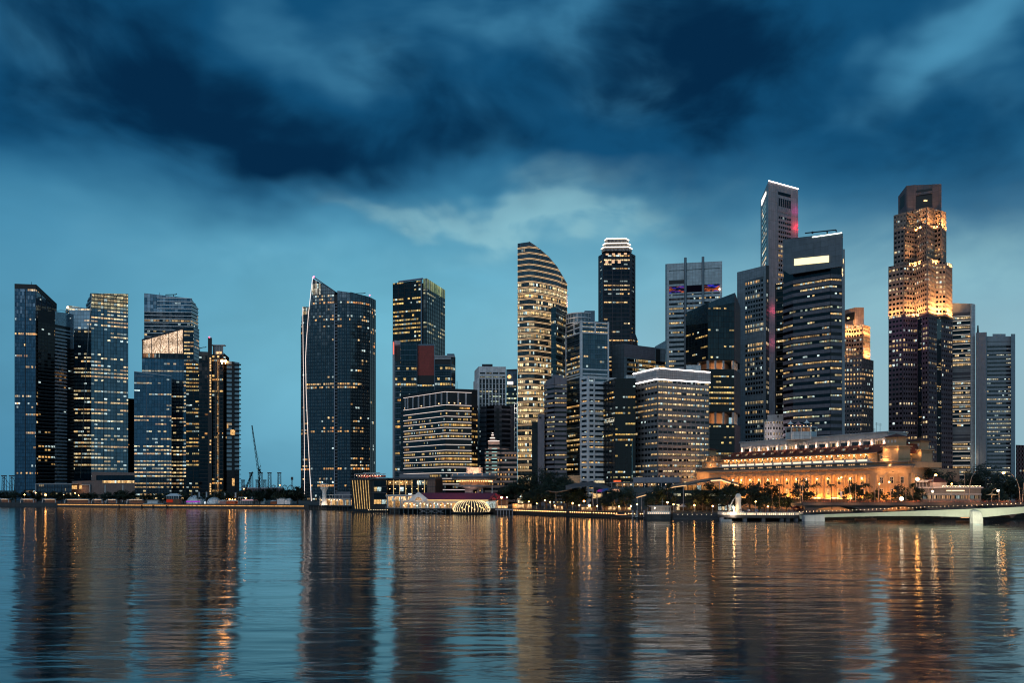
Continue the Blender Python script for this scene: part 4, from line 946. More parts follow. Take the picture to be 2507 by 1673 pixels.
c_ = t.mix(t.ramp(q_[0], .45, .62), (.01, .01, .03), (1, .22, .05)); c_ = t.mix(t.ramp(q_[1], .5, .66), c_, (.03, .05, .8)); c_ = t.mix(t.ramp(t.m('ABSOLUTE', t.m('SUBTRACT', uvn[0], .5)), .16, .24, 1, 0), c_, (.004, .004, .01))
t.put(e_.inputs[0], c_); e_.inputs[1].default_value = .55; t.l.new(e_.outputs[0], o_.inputs[0])
mb = MB(); a_, b_ = sp[1]; w.slab(mb, a_, b_, Z(717.5, 700), Z(701.5, 700), None, .2, uvf=lambda u, z: ((u - a_) / (b_ - a_), (z - Z(717.5, 700)) / 6)); mb.build('screen_band', m_scr, T.root)
for px, py in ((1678, 632), (1721, 630)):
    u = w.s_of(px); q = w.p(u, GZ, 1.0); mb = MB(); mb.tube(q, (q[0], q[1], w.z_of(u, py)), 1.15, n=14); mb.build('pylon', mat('pylon_grey', (.15, .18, .21), .4, .4), T.root)
mb = MB(); u = w.s_of(1761.5); mb.sphere(w.p(u, w.z_of(u, 709), 1.2), .7, 8); mb.build('beacon', emit('beacon_warm', (1, .62, .4), 10), T.root)

# -- dark cut glass tower with sky gardens
g_u = glass('glass_cut', .30, ((1, .68, .28), (1, .80, .36), (1, .86, .5)), (.016, .034, .046), 1.05, vlo=.2, vhi=.62, runs=1.1)
g_ul = glass('glass_cut_low', .42, ((1, .66, .24), (1, .78, .34), (1, .86, .5)), (.008, .013, .018), 1.05, vlo=.2, vhi=.62, runs=1.1)
T = Tower('glass_tower', 'dark glass tower with a slanting roof and two open sky gardens with warm lit ceilings', [(1679, 766, 614), (1733, 742, 590), (1798, 717.5, 592), (1811, 754, 612)], 22)
zA, zB, zC, zD = Z(882, 590), Z(904, 590), Z(1009, 590), Z(1038, 590)
pl, ztp = T.plan()
def seg(T_, a, b_, name, m_):
    mb = MB(); mb.prism(pl, a, [min(z, b_) for z in ztp]); return mb.build(name, m_, T.root)
seg(T, zA, 400, 'wall', m_black); seg(T, zC, zB, 'wall', m_black); seg(T, GZ, zD, 'wall', m_black)
sh_ = 4.0
T.bands(g_u, sh_, .1, 3.8, 2.0, z0=zA + .4, faces=[0, 1]); T.bands(g_ul, sh_, .1, 3.8, 2.0, z0=zC + .4, z1=zB, faces=[0, 1]); T.bands(g_ul, sh_, .1, 3.8, 2.0, z0=GZ, z1=zD, faces=[0, 1])
m_pl = mat('plum_panel', (.10, .07, .085), .6, panel=(2, 2, .1))
mb = MB(); T.spandrels(mb, sh_, .08, 3.82, .2, z0=zA + .4, faces=[0, 1]); T.piers(mb, 4.0, .2, .25, z0=zA + .4, faces=[0, 1]); mb.build('mullion', m_black, T.root)
for a, b_ in ((zC + .4, zB), (GZ, zD)): mb = MB(); T.spandrels(mb, sh_, .08, 3.82, .2, z0=a, z1=b_, faces=[0, 1]); mb.build('mullion', m_black, T.root)
mb = MB(); 
for a, b_ in ((zA, 400), (zC, zB), (GZ, zD)): T.w[2].slab(mb, 0, T.w[2].L, a + .1, b_ - .1, 0, .5)
mb.build('side_cladding', m_pl, T.root)
mb = MB(); w = T.w[0]; w.polyslab(mb, [(1, w.za - 10), (w.L, w.zb - 15), (w.L, w.zb), (1, w.za)], .26, .4); w = T.w[1]; w.polyslab(mb, [(.2, w.za - 4), (w.L, w.zb - 7), (w.L, w.zb), (.2, w.za)], .26, .4); mb.build('roof_screen', glass('screen_glass', .0, base=(.05, .09, .12), rough=.2), T.root)
for a, b_ in ((zB, zA), (zD, zC)):
    mb = MB(); cx0 = [(x * 1.0, y) for x, y in pl]; cc = (sum(x for x, y in pl) / len(pl), sum(y for x, y in pl) / len(pl)); mb.prism([(cc[0] + (x - cc[0]) * .52, cc[1] + (y - cc[1]) * .45) for x, y in pl], a, b_); mb.build('garden_core', mat('warm_wall', (.42, .26, .17), .8), T.root)
    for i, us in ((0, (.12, .55, .95)), (1, (.30, .60, .97)), (2, (.35, .7))):
        for u in us:
            mb = MB(); w = T.w[i]; w.slab(mb, w.L * u - .8, w.L * u + .6, a, b_, -1.8, -.4, clip=False); mb.build('garden_column', m_conc, T.root)
    for q in range(3):
        u = T.w[1].L * (.2 + .3 * q); p_ = T.w[1].p(u, a + 1.2, -4); lamp('garden_lamp', p_, 1300, (1, .52, .22), T.root, size=.5)
    lamp('garden_lamp', T.w[0].p(T.w[0].L * .7, a + 1.2, -3), 800, (1, .52, .22), T.root)

# -- plain black block in front
g_bb = glass('glass_black_block', .27, ((1, .6, .18), (1, .74, .26), (.95, .9, .5)), (.007, .009, .013), .95, vlo=.2, vhi=.62, runs=1.1)
T = Tower('office_building', 'plain black glass block with scattered yellow lights, left of the white-crowned office block', [(1461, 943, 572), (1506, 927.5, 540), (1556, 926.5, 540)], 22)
T.core(m_black); T.bands(g_bb, 3.6, .1, 3.4, 1.7); mb = MB(); T.spandrels(mb, 3.6, .08, 3.42, .2); T.piers(mb, 6, .3, .3); mb.build('mullion', m_black, T.root)
mb = MB(); w = T.w[0]; u0, u1 = w.s_of(1480), w.s_of(1504); w.slab(mb, u0, u1, w.z_of(u1, 1033), w.z_of(u1, 1022), .1, .5, clip=False, uvf=lambda u, z: (u / 1.6, z / 1.1)); mb.build('lit_sign', glass('sign_white_rows', .7, ((.85, .95, 1), (.9, 1, 1), WHI), (.05, .05, .05), 1.3, frame=.2), T.root)
mb = MB(); T.w[1].slab(mb, T.w[1].L * .55, T.w[1].L, T.c[1][2], T.c[1][2] + 2.4, -8, -.5, clip=False); mb.build('plant_room', m_pn, T.root)
mb = MB(); T.w[1].slab(mb, T.w[1].L * .80, T.w[1].L * .86, GZ, Z(1080, 540), .3, .7, uvf=lambda u, z: (.5, z / 3)); mb.build('glazed_strip', glass('strip_teal', .25, (COOL, COOL, YEL), (.05, .1, .12), .4, frame=.02), T.root)

# -- office block with white lit crown edges
m_oc = mat('grey_tile', (.20, .205, .22), .6, panel=(1.35, 1.2, .08))
g_oc = glass('glass_white_crown', .58, ((1, .68, .36), (1, .80, .5), (1, .9, .66)), (.025, .03, .036), 1.0, vlo=.05, vhi=.95, frame=.06, runs=.8)
g_ocl = glass('glass_white_crown_left', .36, ((1, .68, .36), (1, .80, .5), (1, .9, .66)), (.04, .06, .07), .9, vlo=.05, vhi=.95, frame=.06, runs=.8)
T = Tower('office_building', 'square grey tiled office block with two bright white light lines around its crown', [(1554.5, 917, 556), (1610.5, 903.5, 531), (1735.5, 913.5, 549)], 30)
T.core(m_oc); zt = Z(930, 531); sh_ = 3.72; n = int((zt - GZ) / sh_); z0_ = zt - n * sh_
T.bands(g_oc, sh_, 1.75, 3.45, 1.9, z0=z0_, z1=zt - .3, faces=[1]); T.bands(g_ocl, sh_, 1.75, 3.45, 1.9, z0=z0_, z1=zt - .3, faces=[0])
mb = MB(); T.spandrels(mb, sh_, 1.75, 3.45, .4, z0=z0_, z1=zt); T.piers(mb, 3.8, .45, .42, z0=z0_, z1=zt); mb.build('tiled_band', m_oc, T.root)
zc1 = T.c[1][2]
mb = MB(); [w.slab(mb, -.4, w.L + .4, zt + .1, zc1 + .2, 0, 1.2, clip=False) for w in T.w]; mb.build('crown_panel', mat('crown_panel', (.36, .36, .38), .5, panel=(1.7, 2.0, .13)), T.root)
for z, r in ((zc1 + .2, .36), (zt + .15, .36)):
    mb = MB(); mb.path([T.w[0].p(-.3, z, 1.35), T.w[0].p(T.w[0].L + .9, z, 1.35), T.w[1].p(T.w[1].L, z, 1.35)], r, 6); mb.build('light_line', emit('led_strong', (1, .88, .80), 6), T.root)
roof_kit(T, [(1680, 1716, 905)], 549, 3, m_pn)
# ================================================================ RIGHT TOWERS
# -- tall slab with red-lit edge, and its lower wing
m_al = mat('aluminium_panel', (.28, .26, .285), .5, .1, panel=(2.6, 8.8, .14))
g_1 = glass('glass_punched', .30, ((1, .62, .3), (1, .8, .48), (.95, .98, .85)), (.012, .014, .018), 1.0, vlo=.02, vhi=.98, frame=.13, runs=1.1)
T = Tower('office_tower', 'tallest pale slab tower with a red-lit edge and a white line along its roof', [(1862, 491, 792), (1881, 443.5, 742), (1954, 463.5, 762)], 20)
T.core(m_al); sh_ = 4.45
w0, w1 = T.w; sp = {1: (w1.s_of(1905), w1.s_of(1936)), 0: (w0.s_of(1865.5), w0.s_of(1876))}
T.bands(g_1, sh_, 1.6, 3.9, 2.1, z0=GZ + sh_ * 24, z1=Z(522, 745), faces=[1], spans=sp, v0=24); T.bands(g_1, sh_, 1.2, 4.1, 3.2, z0=GZ + sh_ * 24, z1=Z(505, 770), faces=[0], spans=sp, v0=24)
mb = MB(); zz = T.z(1, 470); w1.slab(mb, *sp[1], zz, zz + 3, None, .08, uvf=lambda u, z: (u / 2.1, 9.5)); w1.slab(mb, *sp[1], zz - 10.5, zz - 3, None, .08, uvf=lambda u, z: (u / 2.1, 12.5)); mb.build('window_band', glass('glass_punched_dark', .03, base=(.014, .016, .022), frame=.13), T.root)
mb = MB()
for k in range(24, 62):
    z = GZ + k * sh_
    if z < Z(522, 745): w1.slab(mb, *sp[1], z + 3.9, z + sh_ + 1.6, 0, .35); w0.slab(mb, *sp[0], z + 4.1, z + sh_ + 1.2, 0, .3)
for q in range(7): u = sp[1][0] + (sp[1][1] - sp[1][0]) * q / 6; w1.slab(mb, u - .25, u + .25, Z(700, 745), Z(480, 745), 0, .35)
mb.build('cladding', m_al, T.root)
mb = MB(); mb.path([w1.p(0, w1.za + .4, .3), w1.p(w1.L, w1.zb + .4, .3)], .40, 6); mb.build('light_line', emit('led_strong', (1, .88, .80), 6), T.root)
mb = MB(); w0.polyslab(mb, [(w0.s_of(1865), Z(505, 785)), (w0.s_of(1876), Z(478, 757)), (w0.s_of(1876), Z(471, 757)), (w0.s_of(1865), Z(492, 785))], .1, .5); mb.build('lit_sign', emit('sign_bright', (1, .94, .82), 2.2), T.root)
for px, py, pw, col in ((1950, 556, 4200, (1, .03, .06)), (1948, 515, 1200, (.75, .05, .35)), (1948, 600, 1200, (.8, .04, .3)), (1893, 760, 1500, (.9, .06, .14)), (1893, 840, 1200, (.8, .1, .2))):
    u = w1.s_of(px); lamp('coloured_floodlight', w1.p(u, w1.z_of(u, py), 4.2), pw, col, T.root, size=.6)
W_ = Tower('', '', [(1805, 667, 756), (1875, 650, 732), (1882.5, 650, 742)], 18, root=T.root)
m_aw = mat('blue_grey_panel', (.205, .23, .255), .5, .1, panel=(2.5, 4.4, .13)); W_.core(m_aw, 'wing_wall')
w = W_.w[0]; sp = {0: (w.s_of(1824.5), w.s_of(1869.5)), 1: (0, W_.w[1].L)}
kk = int((Z(685, 745) - GZ) / sh_)
W_.bands(None, sh_, 1.4, 3.9, 2.7, z1=GZ + sh_ * kk, faces=[0, 1], spans=sp, pick=lambda k: None if k in (kk - 12, kk - 13, kk - 25) else g_1)
mb = MB()
for k in range(1, kk): z = GZ + k * sh_; w.slab(mb, *sp[0], z + 3.9, z + sh_ + 1.4, 0, .35)
for q in range(8): u = sp[0][0] + (sp[0][1] - sp[0][0]) * q / 7; w.slab(mb, u - .3, u + .3, GZ, Z(685, 745), 0, .35)
w.slab(mb, 0, sp[0][0] - .3, GZ, 400, 0, .35); w.slab(mb, sp[0][1] + .3, w.L, GZ, 400, 0, .35); w.slab(mb, sp[0][0] - .3, sp[0][1] + .3, GZ + sh_ * kk + .1, 400, 0, .35)
for k in (kk - 12, kk - 13, kk - 25): w.slab(mb, *sp[0], GZ + k * sh_ + 1.3, GZ + k * sh_ + 4, 0, .3)
mb.build('wing_cladding', m_aw, T.root)
mb = MB(); W_.w[1].slab(mb, 0, W_.w[1].L, GZ, 400, 0, .06); mb.build('dark_slot', m_black, T.root)

# -- banded tower with the big blank lit sign
m_bd = mat('mauve_grey_band', (.115, .11, .135), .6, panel=(1.6, 2.6, .07))
g_2 = glass('glass_wide_bands', .30, ((1, .66, .3), (1, .82, .5), COOL), (.009, .011, .017), .95, vlo=.06, vhi=.7, runs=1.5)
T = Tower('office_tower', 'dark tower of wide mauve-grey bands with a large blank glowing sign near its top', [(1918, 587, 587), (1942, 583, 577), (2033, 573, 560), (2061, 570, 562)], 22)
T.core(m_dark_metal); sh_ = 4.75; zt = Z(651, 565); n = int((zt - GZ) / sh_); z0_ = zt - n * sh_
T.bands(g_2, sh_, 2.3, 4.6, 1.7, z0=z0_, z1=zt - .5)
mb = MB(); T.spandrels(mb, sh_, 2.3, 4.6, .5, z0=z0_, z1=zt - sh_ * 1.5); mb.build('concrete_band', m_bd, T.root)
mb = MB(); [w.slab(mb, 0, w.L, zt - sh_ * 1.5, 400, 0, .12) for w in T.w]; mb.build('crown_glazing', glass('crown_dark', .0, base=(.012, .018, .03), rough=.15), T.root)
S_ = Wall((X(1917, 576), 576), (X(2061.5, 551), 551), Z(587, 576), Z(570, 551))
mb = MB(); S_.polyslab(mb, [(0, Z(664, 576)), (S_.L, Z(650, 551)), (S_.L, S_.zb), (0, S_.za)], -2.2, 0); S_.polyslab(mb, [(S_.L * .12, Z(672, 573)), (S_.L, Z(652, 551)), (S_.L, Z(640, 551)), (0, Z(662, 576))], -2, .05)
mb.build('crown_screen', mat('crown_screen_tile', (.10, .115, .135), .35, .3, panel=(5.0, 3.9, .10)), T.root)
mb = MB(); k_ = [(S_.s_of(1945), 650.5), (S_.s_of(2029.5), 642), (S_.s_of(2029.5), 626), (S_.s_of(1945), 634.5)]
S_.polyslab(mb, [(u, S_.z_of(u, y)) for u, y in k_], .1, .6); mb.build('lit_sign', emit('sign_yellow', (1, .80, .40), 1.9), T.root)
mb = MB(); mb.path([S_.p(S_.s_of(1989), S_.z_of(S_.s_of(1989), 581), .35), S_.p(S_.L, S_.zb - .1, .35)], .36, 5); mb.build('light_line', emit('led_pale_green', (.92, 1, .82), 3.5), T.root)
mb = MB(); z = Z(566, 575); mb.path([P3(1971, 571, 575), P3(1990, 569, 575), P3(2047, 563, 575), P3(2047.5, 568, 575)], .45, 5); mb.path([P3(2025, 575, 575), P3(2025, 565.5, 575)], .5, 5); mb.path([P3(1989, 572, 575), P3(1989, 567, 575)], .7, 5); mb.build('window_cleaning_crane', m_dark_metal, T.root)
B = Tower('', '', [(2061, 610, 576), (2068.5, 610, 577)], 16, root=T.root); B.core(m_conc, 'white_edge_wall'); 
for y in (640, 662, 673): mb = MB(); mb.sphere(P3(2061.5, y, 571), .8 if y > 650 else 1.3, 8, sz=1.8); mb.build('edge_lamp', emit('edge_glow', (1, .7, .36), 1.6), T.root)
T = Tower('office_building', 'narrow black block with yellow windows squeezed between the tallest slab and the banded tower', [(1897.5, 695, 640), (1919, 691, 636)], 10)
T.core(m_black); T.bands(glass('glass_squeezed', .62, ((1, .66, .28), (1, .8, .45), WHI), (.008, .01, .012), 1.05, vlo=.2, vhi=.75, frame=.1), 4.7, .3, 4.0, 1.9, spans={0: (1.2, T.w[0].L)}); mb = MB(); T.spandrels(mb, 4.7, .3, 4.0, .3); mb.build('spandrel', m_black, T.root)

# -- square-window granite towers, lit in tiers
m_ga = mat('warm_granite', (.27, .20, .165), .7, panel=(2.15, 4.27, .10))
g_3 = glass('glass_square', .26, ((1, .66, .32), (1, .82, .54), (1, .92, .74)), (.014, .014, .018), 1.05, vlo=.06, vhi=.92, frame=.16, runs=1.0)
g_3b = glass('glass_square_mid', .42, ((1, .66, .32), (1, .82, .54), (1, .92, .74)), (.014, .014, .018), 1.05, vlo=.06, vhi=.92, frame=.16, runs=1.2)
def tier(root, cs, py0, D0, g, m_, sh_=4.27, bay=2.9, dep=24, zbase=None, name='tier'):
    t_ = Tower('', '', cs, dep, z0=Z(py0, D0) if zbase is None else zbase, root=root); t_.core(m_, name + '_wall')
    zt_ = max(c[2] for c in t_.c); n_ = int((zt_ - t_.z0) / sh_); z0 = zt_ - n_ * sh_ - .6
    nb = {}
    t_.bands(g, sh_, 1.25, 3.35, bay, z0=z0, z1=zt_ - 1, o=.06, v0=int(z0 / sh_))
    mb = MB(); t_.spandrels(mb, sh_, 1.25, 3.35, .5, z0=z0, z1=zt_)
    for i, w in enumerate(t_.w):
        n2 = max(1, round(w.L / bay))
        for q in range(n2 + 1): w.slab(mb, max(0, w.L * q / n2 - .42), min(w.L, w.L * q / n2 + .42), t_.z0, 400, 0, .5)
    mb.build(name + '_cladding', m_, root); return t_
def glow(t_, py, D, pw):
    for i, w in enumerate(t_.w):
        n = max(1, round(w.L / 5.5))
        for q in range(n):
            k = R.choice((.6, .85, 1.2, 1.9)); u = w.L * (q + .5) / n; lamp('floodlight', w.p(u, Z(py, D) - 1.5, 5.0), pw * k * 6.0, (1, .48, .15), t_.root, 'SPOT', w.p(u, Z(py, D) + 15, 0), 140, .6, 1.0)
def flood(t_, i, f, dz=1.0, out=3.2, pw=5000, col=(1, .60, .26)):
    w = t_.w[i]; lamp('floodlight', w.p(w.L * f, t_.z0 + dz, out), pw, col, t_.root, size=.5)
T = Tower('office_tower', 'tallest granite tower of stacked square-windowed tiers, floodlit gold at each setback', [(2199, 481, 742), (2218.5, 455.5, 722), (2241, 453, 722), (2283, 451.5, 716), (2305, 451, 710)], 16, z0=Z(520, 712))
m_gd = mat('crown_granite', (.12, .095, .105), .7, panel=(5, 4.5, .15)); T.core(m_gd, 'crown_wall')
mb = MB(); w = T.w[2]; w.slab(mb, .3, w.L - .2, Z(508, 718), Z(463, 718), 0, .12, clip=False); w0 = T.w[0]; w0.slab(mb, w0.L * .25, w0.L * .8, Z(508, 730), Z(478, 730), 0, .12); mb.build('crown_opening', m_black, T.root)
mb = MB(); w.slab(mb, .3, w.L - .2, Z(476, 718), Z(470, 718), 0, 1.2); T.w[1].slab(mb, 0, T.w[1].L, GZ, 400, 0, .8); T.w[3].slab(mb, 0, T.w[3].L, GZ, 400, 0, .8); mb.build('crown_frame', m_gd, T.root)
mb = MB(); mb.sphere(w.p(w.L * .55, Z(491, 718), .8), 1.0, 8, sz=.6); mb.sphere(w.p(w.L * .65, Z(492, 718), .8), .8, 8, sz=.6); mb.build('crown_lamp', emit('crown_lamp_glow', (1, .62, .24), 3), T.root)
rt = T.root
t2 = tier(rt, [(2188, 528, 722), (2219, 519, 716), (2241, 515, 722), (2268.5, 507, 704), (2285, 511, 716), (2303, 515, 706), (2315, 520, 722)], 562, 712, g_3, m_ga, zbase=Z(650, 705))
glow(t2, 560, 712, 5200)
t3 = tier(rt, [(2189, 566, 716), (2214, 560, 708), (2243, 556, 714), (2268.5, 553, 698), (2288, 554, 710), (2304, 554, 704), (2315.5, 556, 718)], 655, 705, g_3, m_ga)
glow(t3, 646, 705, 5600)
t4 = tier(rt, [(2175.5, 653, 714), (2212, 647.5, 704), (2240, 642, 708), (2270, 633, 690), (2290, 637, 702), (2315, 643, 700), (2330, 648, 716)], 775, 700, g_3b, m_ga)
glow(t4, 770, 700, 6200)
m_gp = mat('unlit_granite', (.12, .09, .11), .7, panel=(2.15, 4.27, .10))  # granite painted darker and purplish where the gold floodlighting ends
t5 = tier(rt, [(2176, 777, 712), (2210, 771, 702), (2240, 768, 706), (2272, 766, 692), (2292, 768, 702), (2331, 778, 716)], 1200, 700, g_3, m_gp, zbase=GZ)
mb = MB(); w = t5.w[2]; w.slab(mb, w.L * .25, w.L * .55, GZ, Z(776, 700), .3, .6); w = t5.w[4]; w.slab(mb, 0, w.L * .28, GZ, Z(776, 700), .3, .6); mb.build('glazed_strip', glass('strip_dark_teal', .05, base=(.03, .055, .07), frame=.1), rt)
lamp('purple_floodlight', P3(2190, 800, 680), 6000, (.7, .25, .55), rt, size=1); lamp('purple_floodlight', P3(2225, 790, 678), 5000, (.7, .25, .55), rt, size=1)
lamp('street_glow', P3(2300, 1150, 680), 3500, (1, .72, .42), rt, size=1.5)

T = Tower('office_tower', 'smaller stepped granite tower with a gold floodlit top, behind the banded tower', [(2066, 760, 770), (2094, 753, 758), (2115, 753, 758)], 16, z0=Z(800, 760)); rt = T.root
T.core(m_ga, 'crown_wall')
mb = MB(); w = T.w[0]; w.slab(mb, w.L * .15, w.L * .95, Z(785, 762), Z(766, 762), 0, .15); mb.build('crown_opening', m_black, rt)
mb = MB(); mb.sphere(w.p(w.L * .45, Z(778, 762), .9), 1.2, 8, sz=.7); mb.build('crown_lamp', MATS['crown_lamp_glow'], rt)
ta = tier(rt, [(2064, 794, 758), (2090, 797, 760), (2112, 795, 752), (2129, 800, 764)], 880, 756, g_3, m_ga)
glow(ta, 876, 754, 5000); glow(ta, 822, 754, 3600)
lamp('floodlight', P3(2104, 790, 750), 5000, (1, .55, .3), rt, size=.6)
tb = tier(rt, [(2064, 880, 756), (2110, 876, 750), (2137.5, 884, 762)], 1200, 752, g_3b, mat('grey_granite', (.17, .155, .165), .7, panel=(2.15, 4.27, .10)), zbase=GZ)

# -- grey towers at the far right
g_4 = glass('glass_grey_tower', .62, ((1, .64, .30), (1, .78, .46), (1, .88, .66)), (.012, .013, .016), 1.05, vlo=.05, vhi=.7, runs=.5)
T = Tower('office_tower', 'grey tower with gold lit floors and a white fin, right of the tallest granite tower', [(2322, 742, 726), (2379, 744, 720), (2387, 746, 720)], 20)
T.core(m_conc if False else mat('warm_grey_concrete', (.19, .19, .20), .8)); sh_ = 4.2; w = T.w[0]
z_a, z_b = Z(778, 722), GZ
def pk(k):
    z = GZ + k * sh_
    return None if z > Z(780, 722) or Z(935, 722) < z < Z(908, 722) or Z(1062, 722) < z < Z(1082, 722) or Z(1085, 722) < z < Z(1058, 722) else g_4
T.bands(None, sh_, .6, 3.4, 1.7, pick=pk, faces=[0], spans={0: (0, w.L * .94)})
mb = MB(); T.spandrels(mb, sh_, .6, 3.4, .5, z1=Z(780, 722), faces=[0], spans={0: (0, w.L * .94)}); mb.build('concrete_band', MATS['warm_grey_concrete'], T.root)
for k in range(1, 40):
    if pk(k) and k % 1 == 0: mb = MB(); mb.path([w.p(.5, GZ + k * sh_ + 3.45, .62), w.p(w.L * .93, GZ + k * sh_ + 3.45, .62)], .11, 4); mb.build('light_line', emit('led_soft', (1, .84, .66), 1.3), T.root)
mb = MB(); [w.slab(mb, .5, w.L * .94, Z(b_, 722), Z(a, 722), .02, .1) for a, b_ in ((765, 773), (912, 928), (1064, 1080))]; mb.build('dark_recess', m_dg, T.root)
mb = MB(); T.w[1].slab(mb, 0, T.w[1].L, GZ, 400, 0, .5); w.slab(mb, w.L * .945, w.L, GZ, 400, 0, .9); mb.build('white_fin', m_pn, T.root)
lamp('fin_lamp', P3(2377, 1120, 711), 900, (1, .75, .5), T.root, size=1)
aerial(T, 2394, 815, 797, 730, r=.9)
g_5 = glass('glass_last', .34, ((.85, .95, .85), (.9, 1, .95), WHI), (.05, .06, .07), .9, vlo=.1, vhi=.7, runs=1.2)
m_lg = mat('blue_grey_concrete', (.26, .29, .32), .75)
T = Tower('office_tower', 'blue-grey tower of fine horizontal bands between two plain side shafts, at the right end', [(2389, 815, 712), (2416, 814, 704)], 20)
T.core(m_lg, 'side_shaft')
mb = MB(); w = T.w[0]; w.slab(mb, w.L * .1, w.L * .30, GZ, 400, 0, .5); w.slab(mb, w.L * .66, w.L, GZ, 400, 0, 1.2); mb.build('shaft_rib', m_lg, T.root)
B = Tower('', '', [(2416, 824, 708), (2475, 824, 706)], 20, root=T.root); B.core(m_lg); sh_ = 3.55
B.bands(g_5, sh_, 1.2, 3.0, 1.6, z1=Z(845, 706)); mb = MB(); B.spandrels(mb, sh_, 1.2, 3.0, .5, z1=Z(845, 706)); B.w[0].slab(mb, 0, B.w[0].L, Z(845, 706), Z(840, 706), 0, .6); B.w[0].slab(mb, 0, B.w[0].L, Z(836, 706), 400, 0, .6); mb.build('concrete_band', m_lg, T.root)
B = Tower('', '', [(2475, 818, 702), (2485.5, 818, 706)], 20, root=T.root); B.core(m_lg, 'side_shaft'); roof_kit(T, [(2430, 2462, 824)], 708, 2.2, m_lg)
T = Tower('office_building', 'low reddish-brown block cut off by the right edge of the photo', [(2487, 1090, 640), (2540, 1092, 640)], 20)
m_rb = mat('red_brown_brick', (.10, .055, .06), .8); T.core(m_rb); T.bands(glass('glass_redbrown', .1, (WARM, YEL, YEL), (.02, .015, .02), .6, vlo=.1, vhi=.9, frame=.25), 3.5, 1, 2.6, 2.5); mb = MB(); T.spandrels(mb, 3.5, 1, 2.6, .4); T.piers(mb, 2.5, .9, .4); mb.build('brick_band', m_rb, T.root)
# ================================================================ FLOODLIT CLASSICAL HOTEL
m_st = mat('floodlit_stone', (.45, .29, .165), .8, var=.18)  # grey-white stone; the orange of the floodlights is put into its colour
m_stw = mat('white_stone', (.55, .50, .47), .75, var=.15)
m_tile = mat('red_roof_tile', (.14, .035, .02), .8, panel=(.6, .35, .08))
A_, B_ = (X(1705, 545), 545), (X(2231, 402), 402)
HW = Wall(A_, B_, 26, 26)
root = thing('hotel', 'long classical stone hotel with red tile roof and white penthouse, floodlit orange', 'hotel', ((A_[0] + B_[0]) / 2 + 10, (A_[1] + B_[1]) / 2 + 15, GZ))
inl = Vector((-HW.n.x, -HW.n.y))                                  # into the building
def off(p, d): return (p[0] + inl.x * d, p[1] + inl.y * d)
C__ = (X(2292, 436), 436)                                          # right end corner
EW = Wall(B_, C__, 26, 26)
def hp(u, o): q = HW.p(u, 0, o); return q[:2]
L_ = HW.L
mb = MB(); mb.prism([A_, B_, C__, off(C__, 20), off(A_, 42)], GZ, 25.6); mb.build('wall', m_st, root)
u0, u1 = HW.s_of(1766), HW.s_of(2126)                              # colonnade between the end pavilions
mb = MB()
for w, a, b_ in ((HW, -1.2, L_ + 1.0), (EW, -1.0, EW.L)):
    w.slab(mb, a, b_, 22.4, 23.6, 0, .5, clip=False); w.slab(mb, a, b_, 23.6, 25.2, 0, .3, clip=False); w.slab(mb, a, b_, 25.2, 26.2, 0, 1.5, clip=False); w.slab(mb, a, b_, 8.6, 9.4, 0, .9, clip=False)
mb.build('cornice', m_st, root)
n = 15
us = [u0 + (u1 - u0) * q / n for q in range(n + 1)]
col0 = None
for u in us:
    if col0 is None:
        mb = MB(); q = HW.p(us[0], 9.4, .75); mb.lathe([(0, 0), (1.1, 0), (1.1, .5), (.95, .7), (.82, 12.2), (1.0, 12.6), (1.15, 13.0), (0, 13.0)], q, 12); col0 = mb.build('column', m_st, root)
    else:
        c = col0.copy(); COL.objects.link(c); c.parent = root; a, b_ = HW.p(us[0], 0, .75), HW.p(u, 0, .75); c.location = (b_[0] - a[0], b_[1] - a[1], 0)
# pilasters and windows
mb = MB()
for u in [2, 7, 12, L_ - 2.0, L_ - 8, L_ - 14, L_ - 20]: HW.slab(mb, u - .9, u + .9, GZ, 22.4, 0, .55, clip=False)
for u in (2, 8, 14, 20): EW.slab(mb, u, u + 1.6, GZ, 22.4, 0, .55, clip=False)
mb.build('pilaster', m_st, root)
g_hw = glass('hotel_window', .75, ((1, .55, .2), (1, .72, .36), (1, .82, .55)), (.03, .02, .015), .8, vlo=.02, vhi=.98, frame=.08)
m_fr = mat('window_frame_white', (.6, .52, .42), .6)
def window(w, u, z, wd_, ht, frame=True, m_=None, o=.0):
    mb = MB(); w.slab(mb, u - wd_ / 2 - .18, u + wd_ / 2 + .18, z - .2, z + ht + .25, o, o + .12, clip=False); f = mb.build('window', m_fr, root)
    mb = MB(); w.slab(mb, u - wd_ / 2, u + wd_ / 2, z, z + ht, None, o + .16, clip=False, uvf=lambda a, b_: (int(u * 3) + (a - u) / wd_ + .5, int(z) + (b_ - z) / ht * .98 + .01)); 
    for k in (1,): w.slab(mb, u - .07, u + .07, z, z + ht, o + .12, o + .24, 1, clip=False); w.slab(mb, u - wd_ / 2, u + wd_ / 2, z + ht * .6, z + ht * .6 + .14, o + .12, o + .24, 1, clip=False)
    p_ = mb.build('pane', [m_ or g_hw, m_fr], f)
for a, b_ in zip(us, us[1:]):
    window(HW, (a + b_) / 2, 17.2, 1.7, 3.8); window(HW, (a + b_) / 2, 11.2, 1.6, 3.4)
for u in (4.5, 9.5, L_ - 5, L_ - 11, L_ - 17): window(HW, u, 17.6, 1.6, 3.0, m_=glass('hotel_window_dark', .0, base=(.04, .035, .03), frame=.08)); window(HW, u, 12, 1.5, 2.6, m_=MATS['hotel_window_dark'])
for u in (5.4, 11.6, 18): window(EW, u, 17.6, 1.6, 3.0, m_=MATS['hotel_window_dark'])
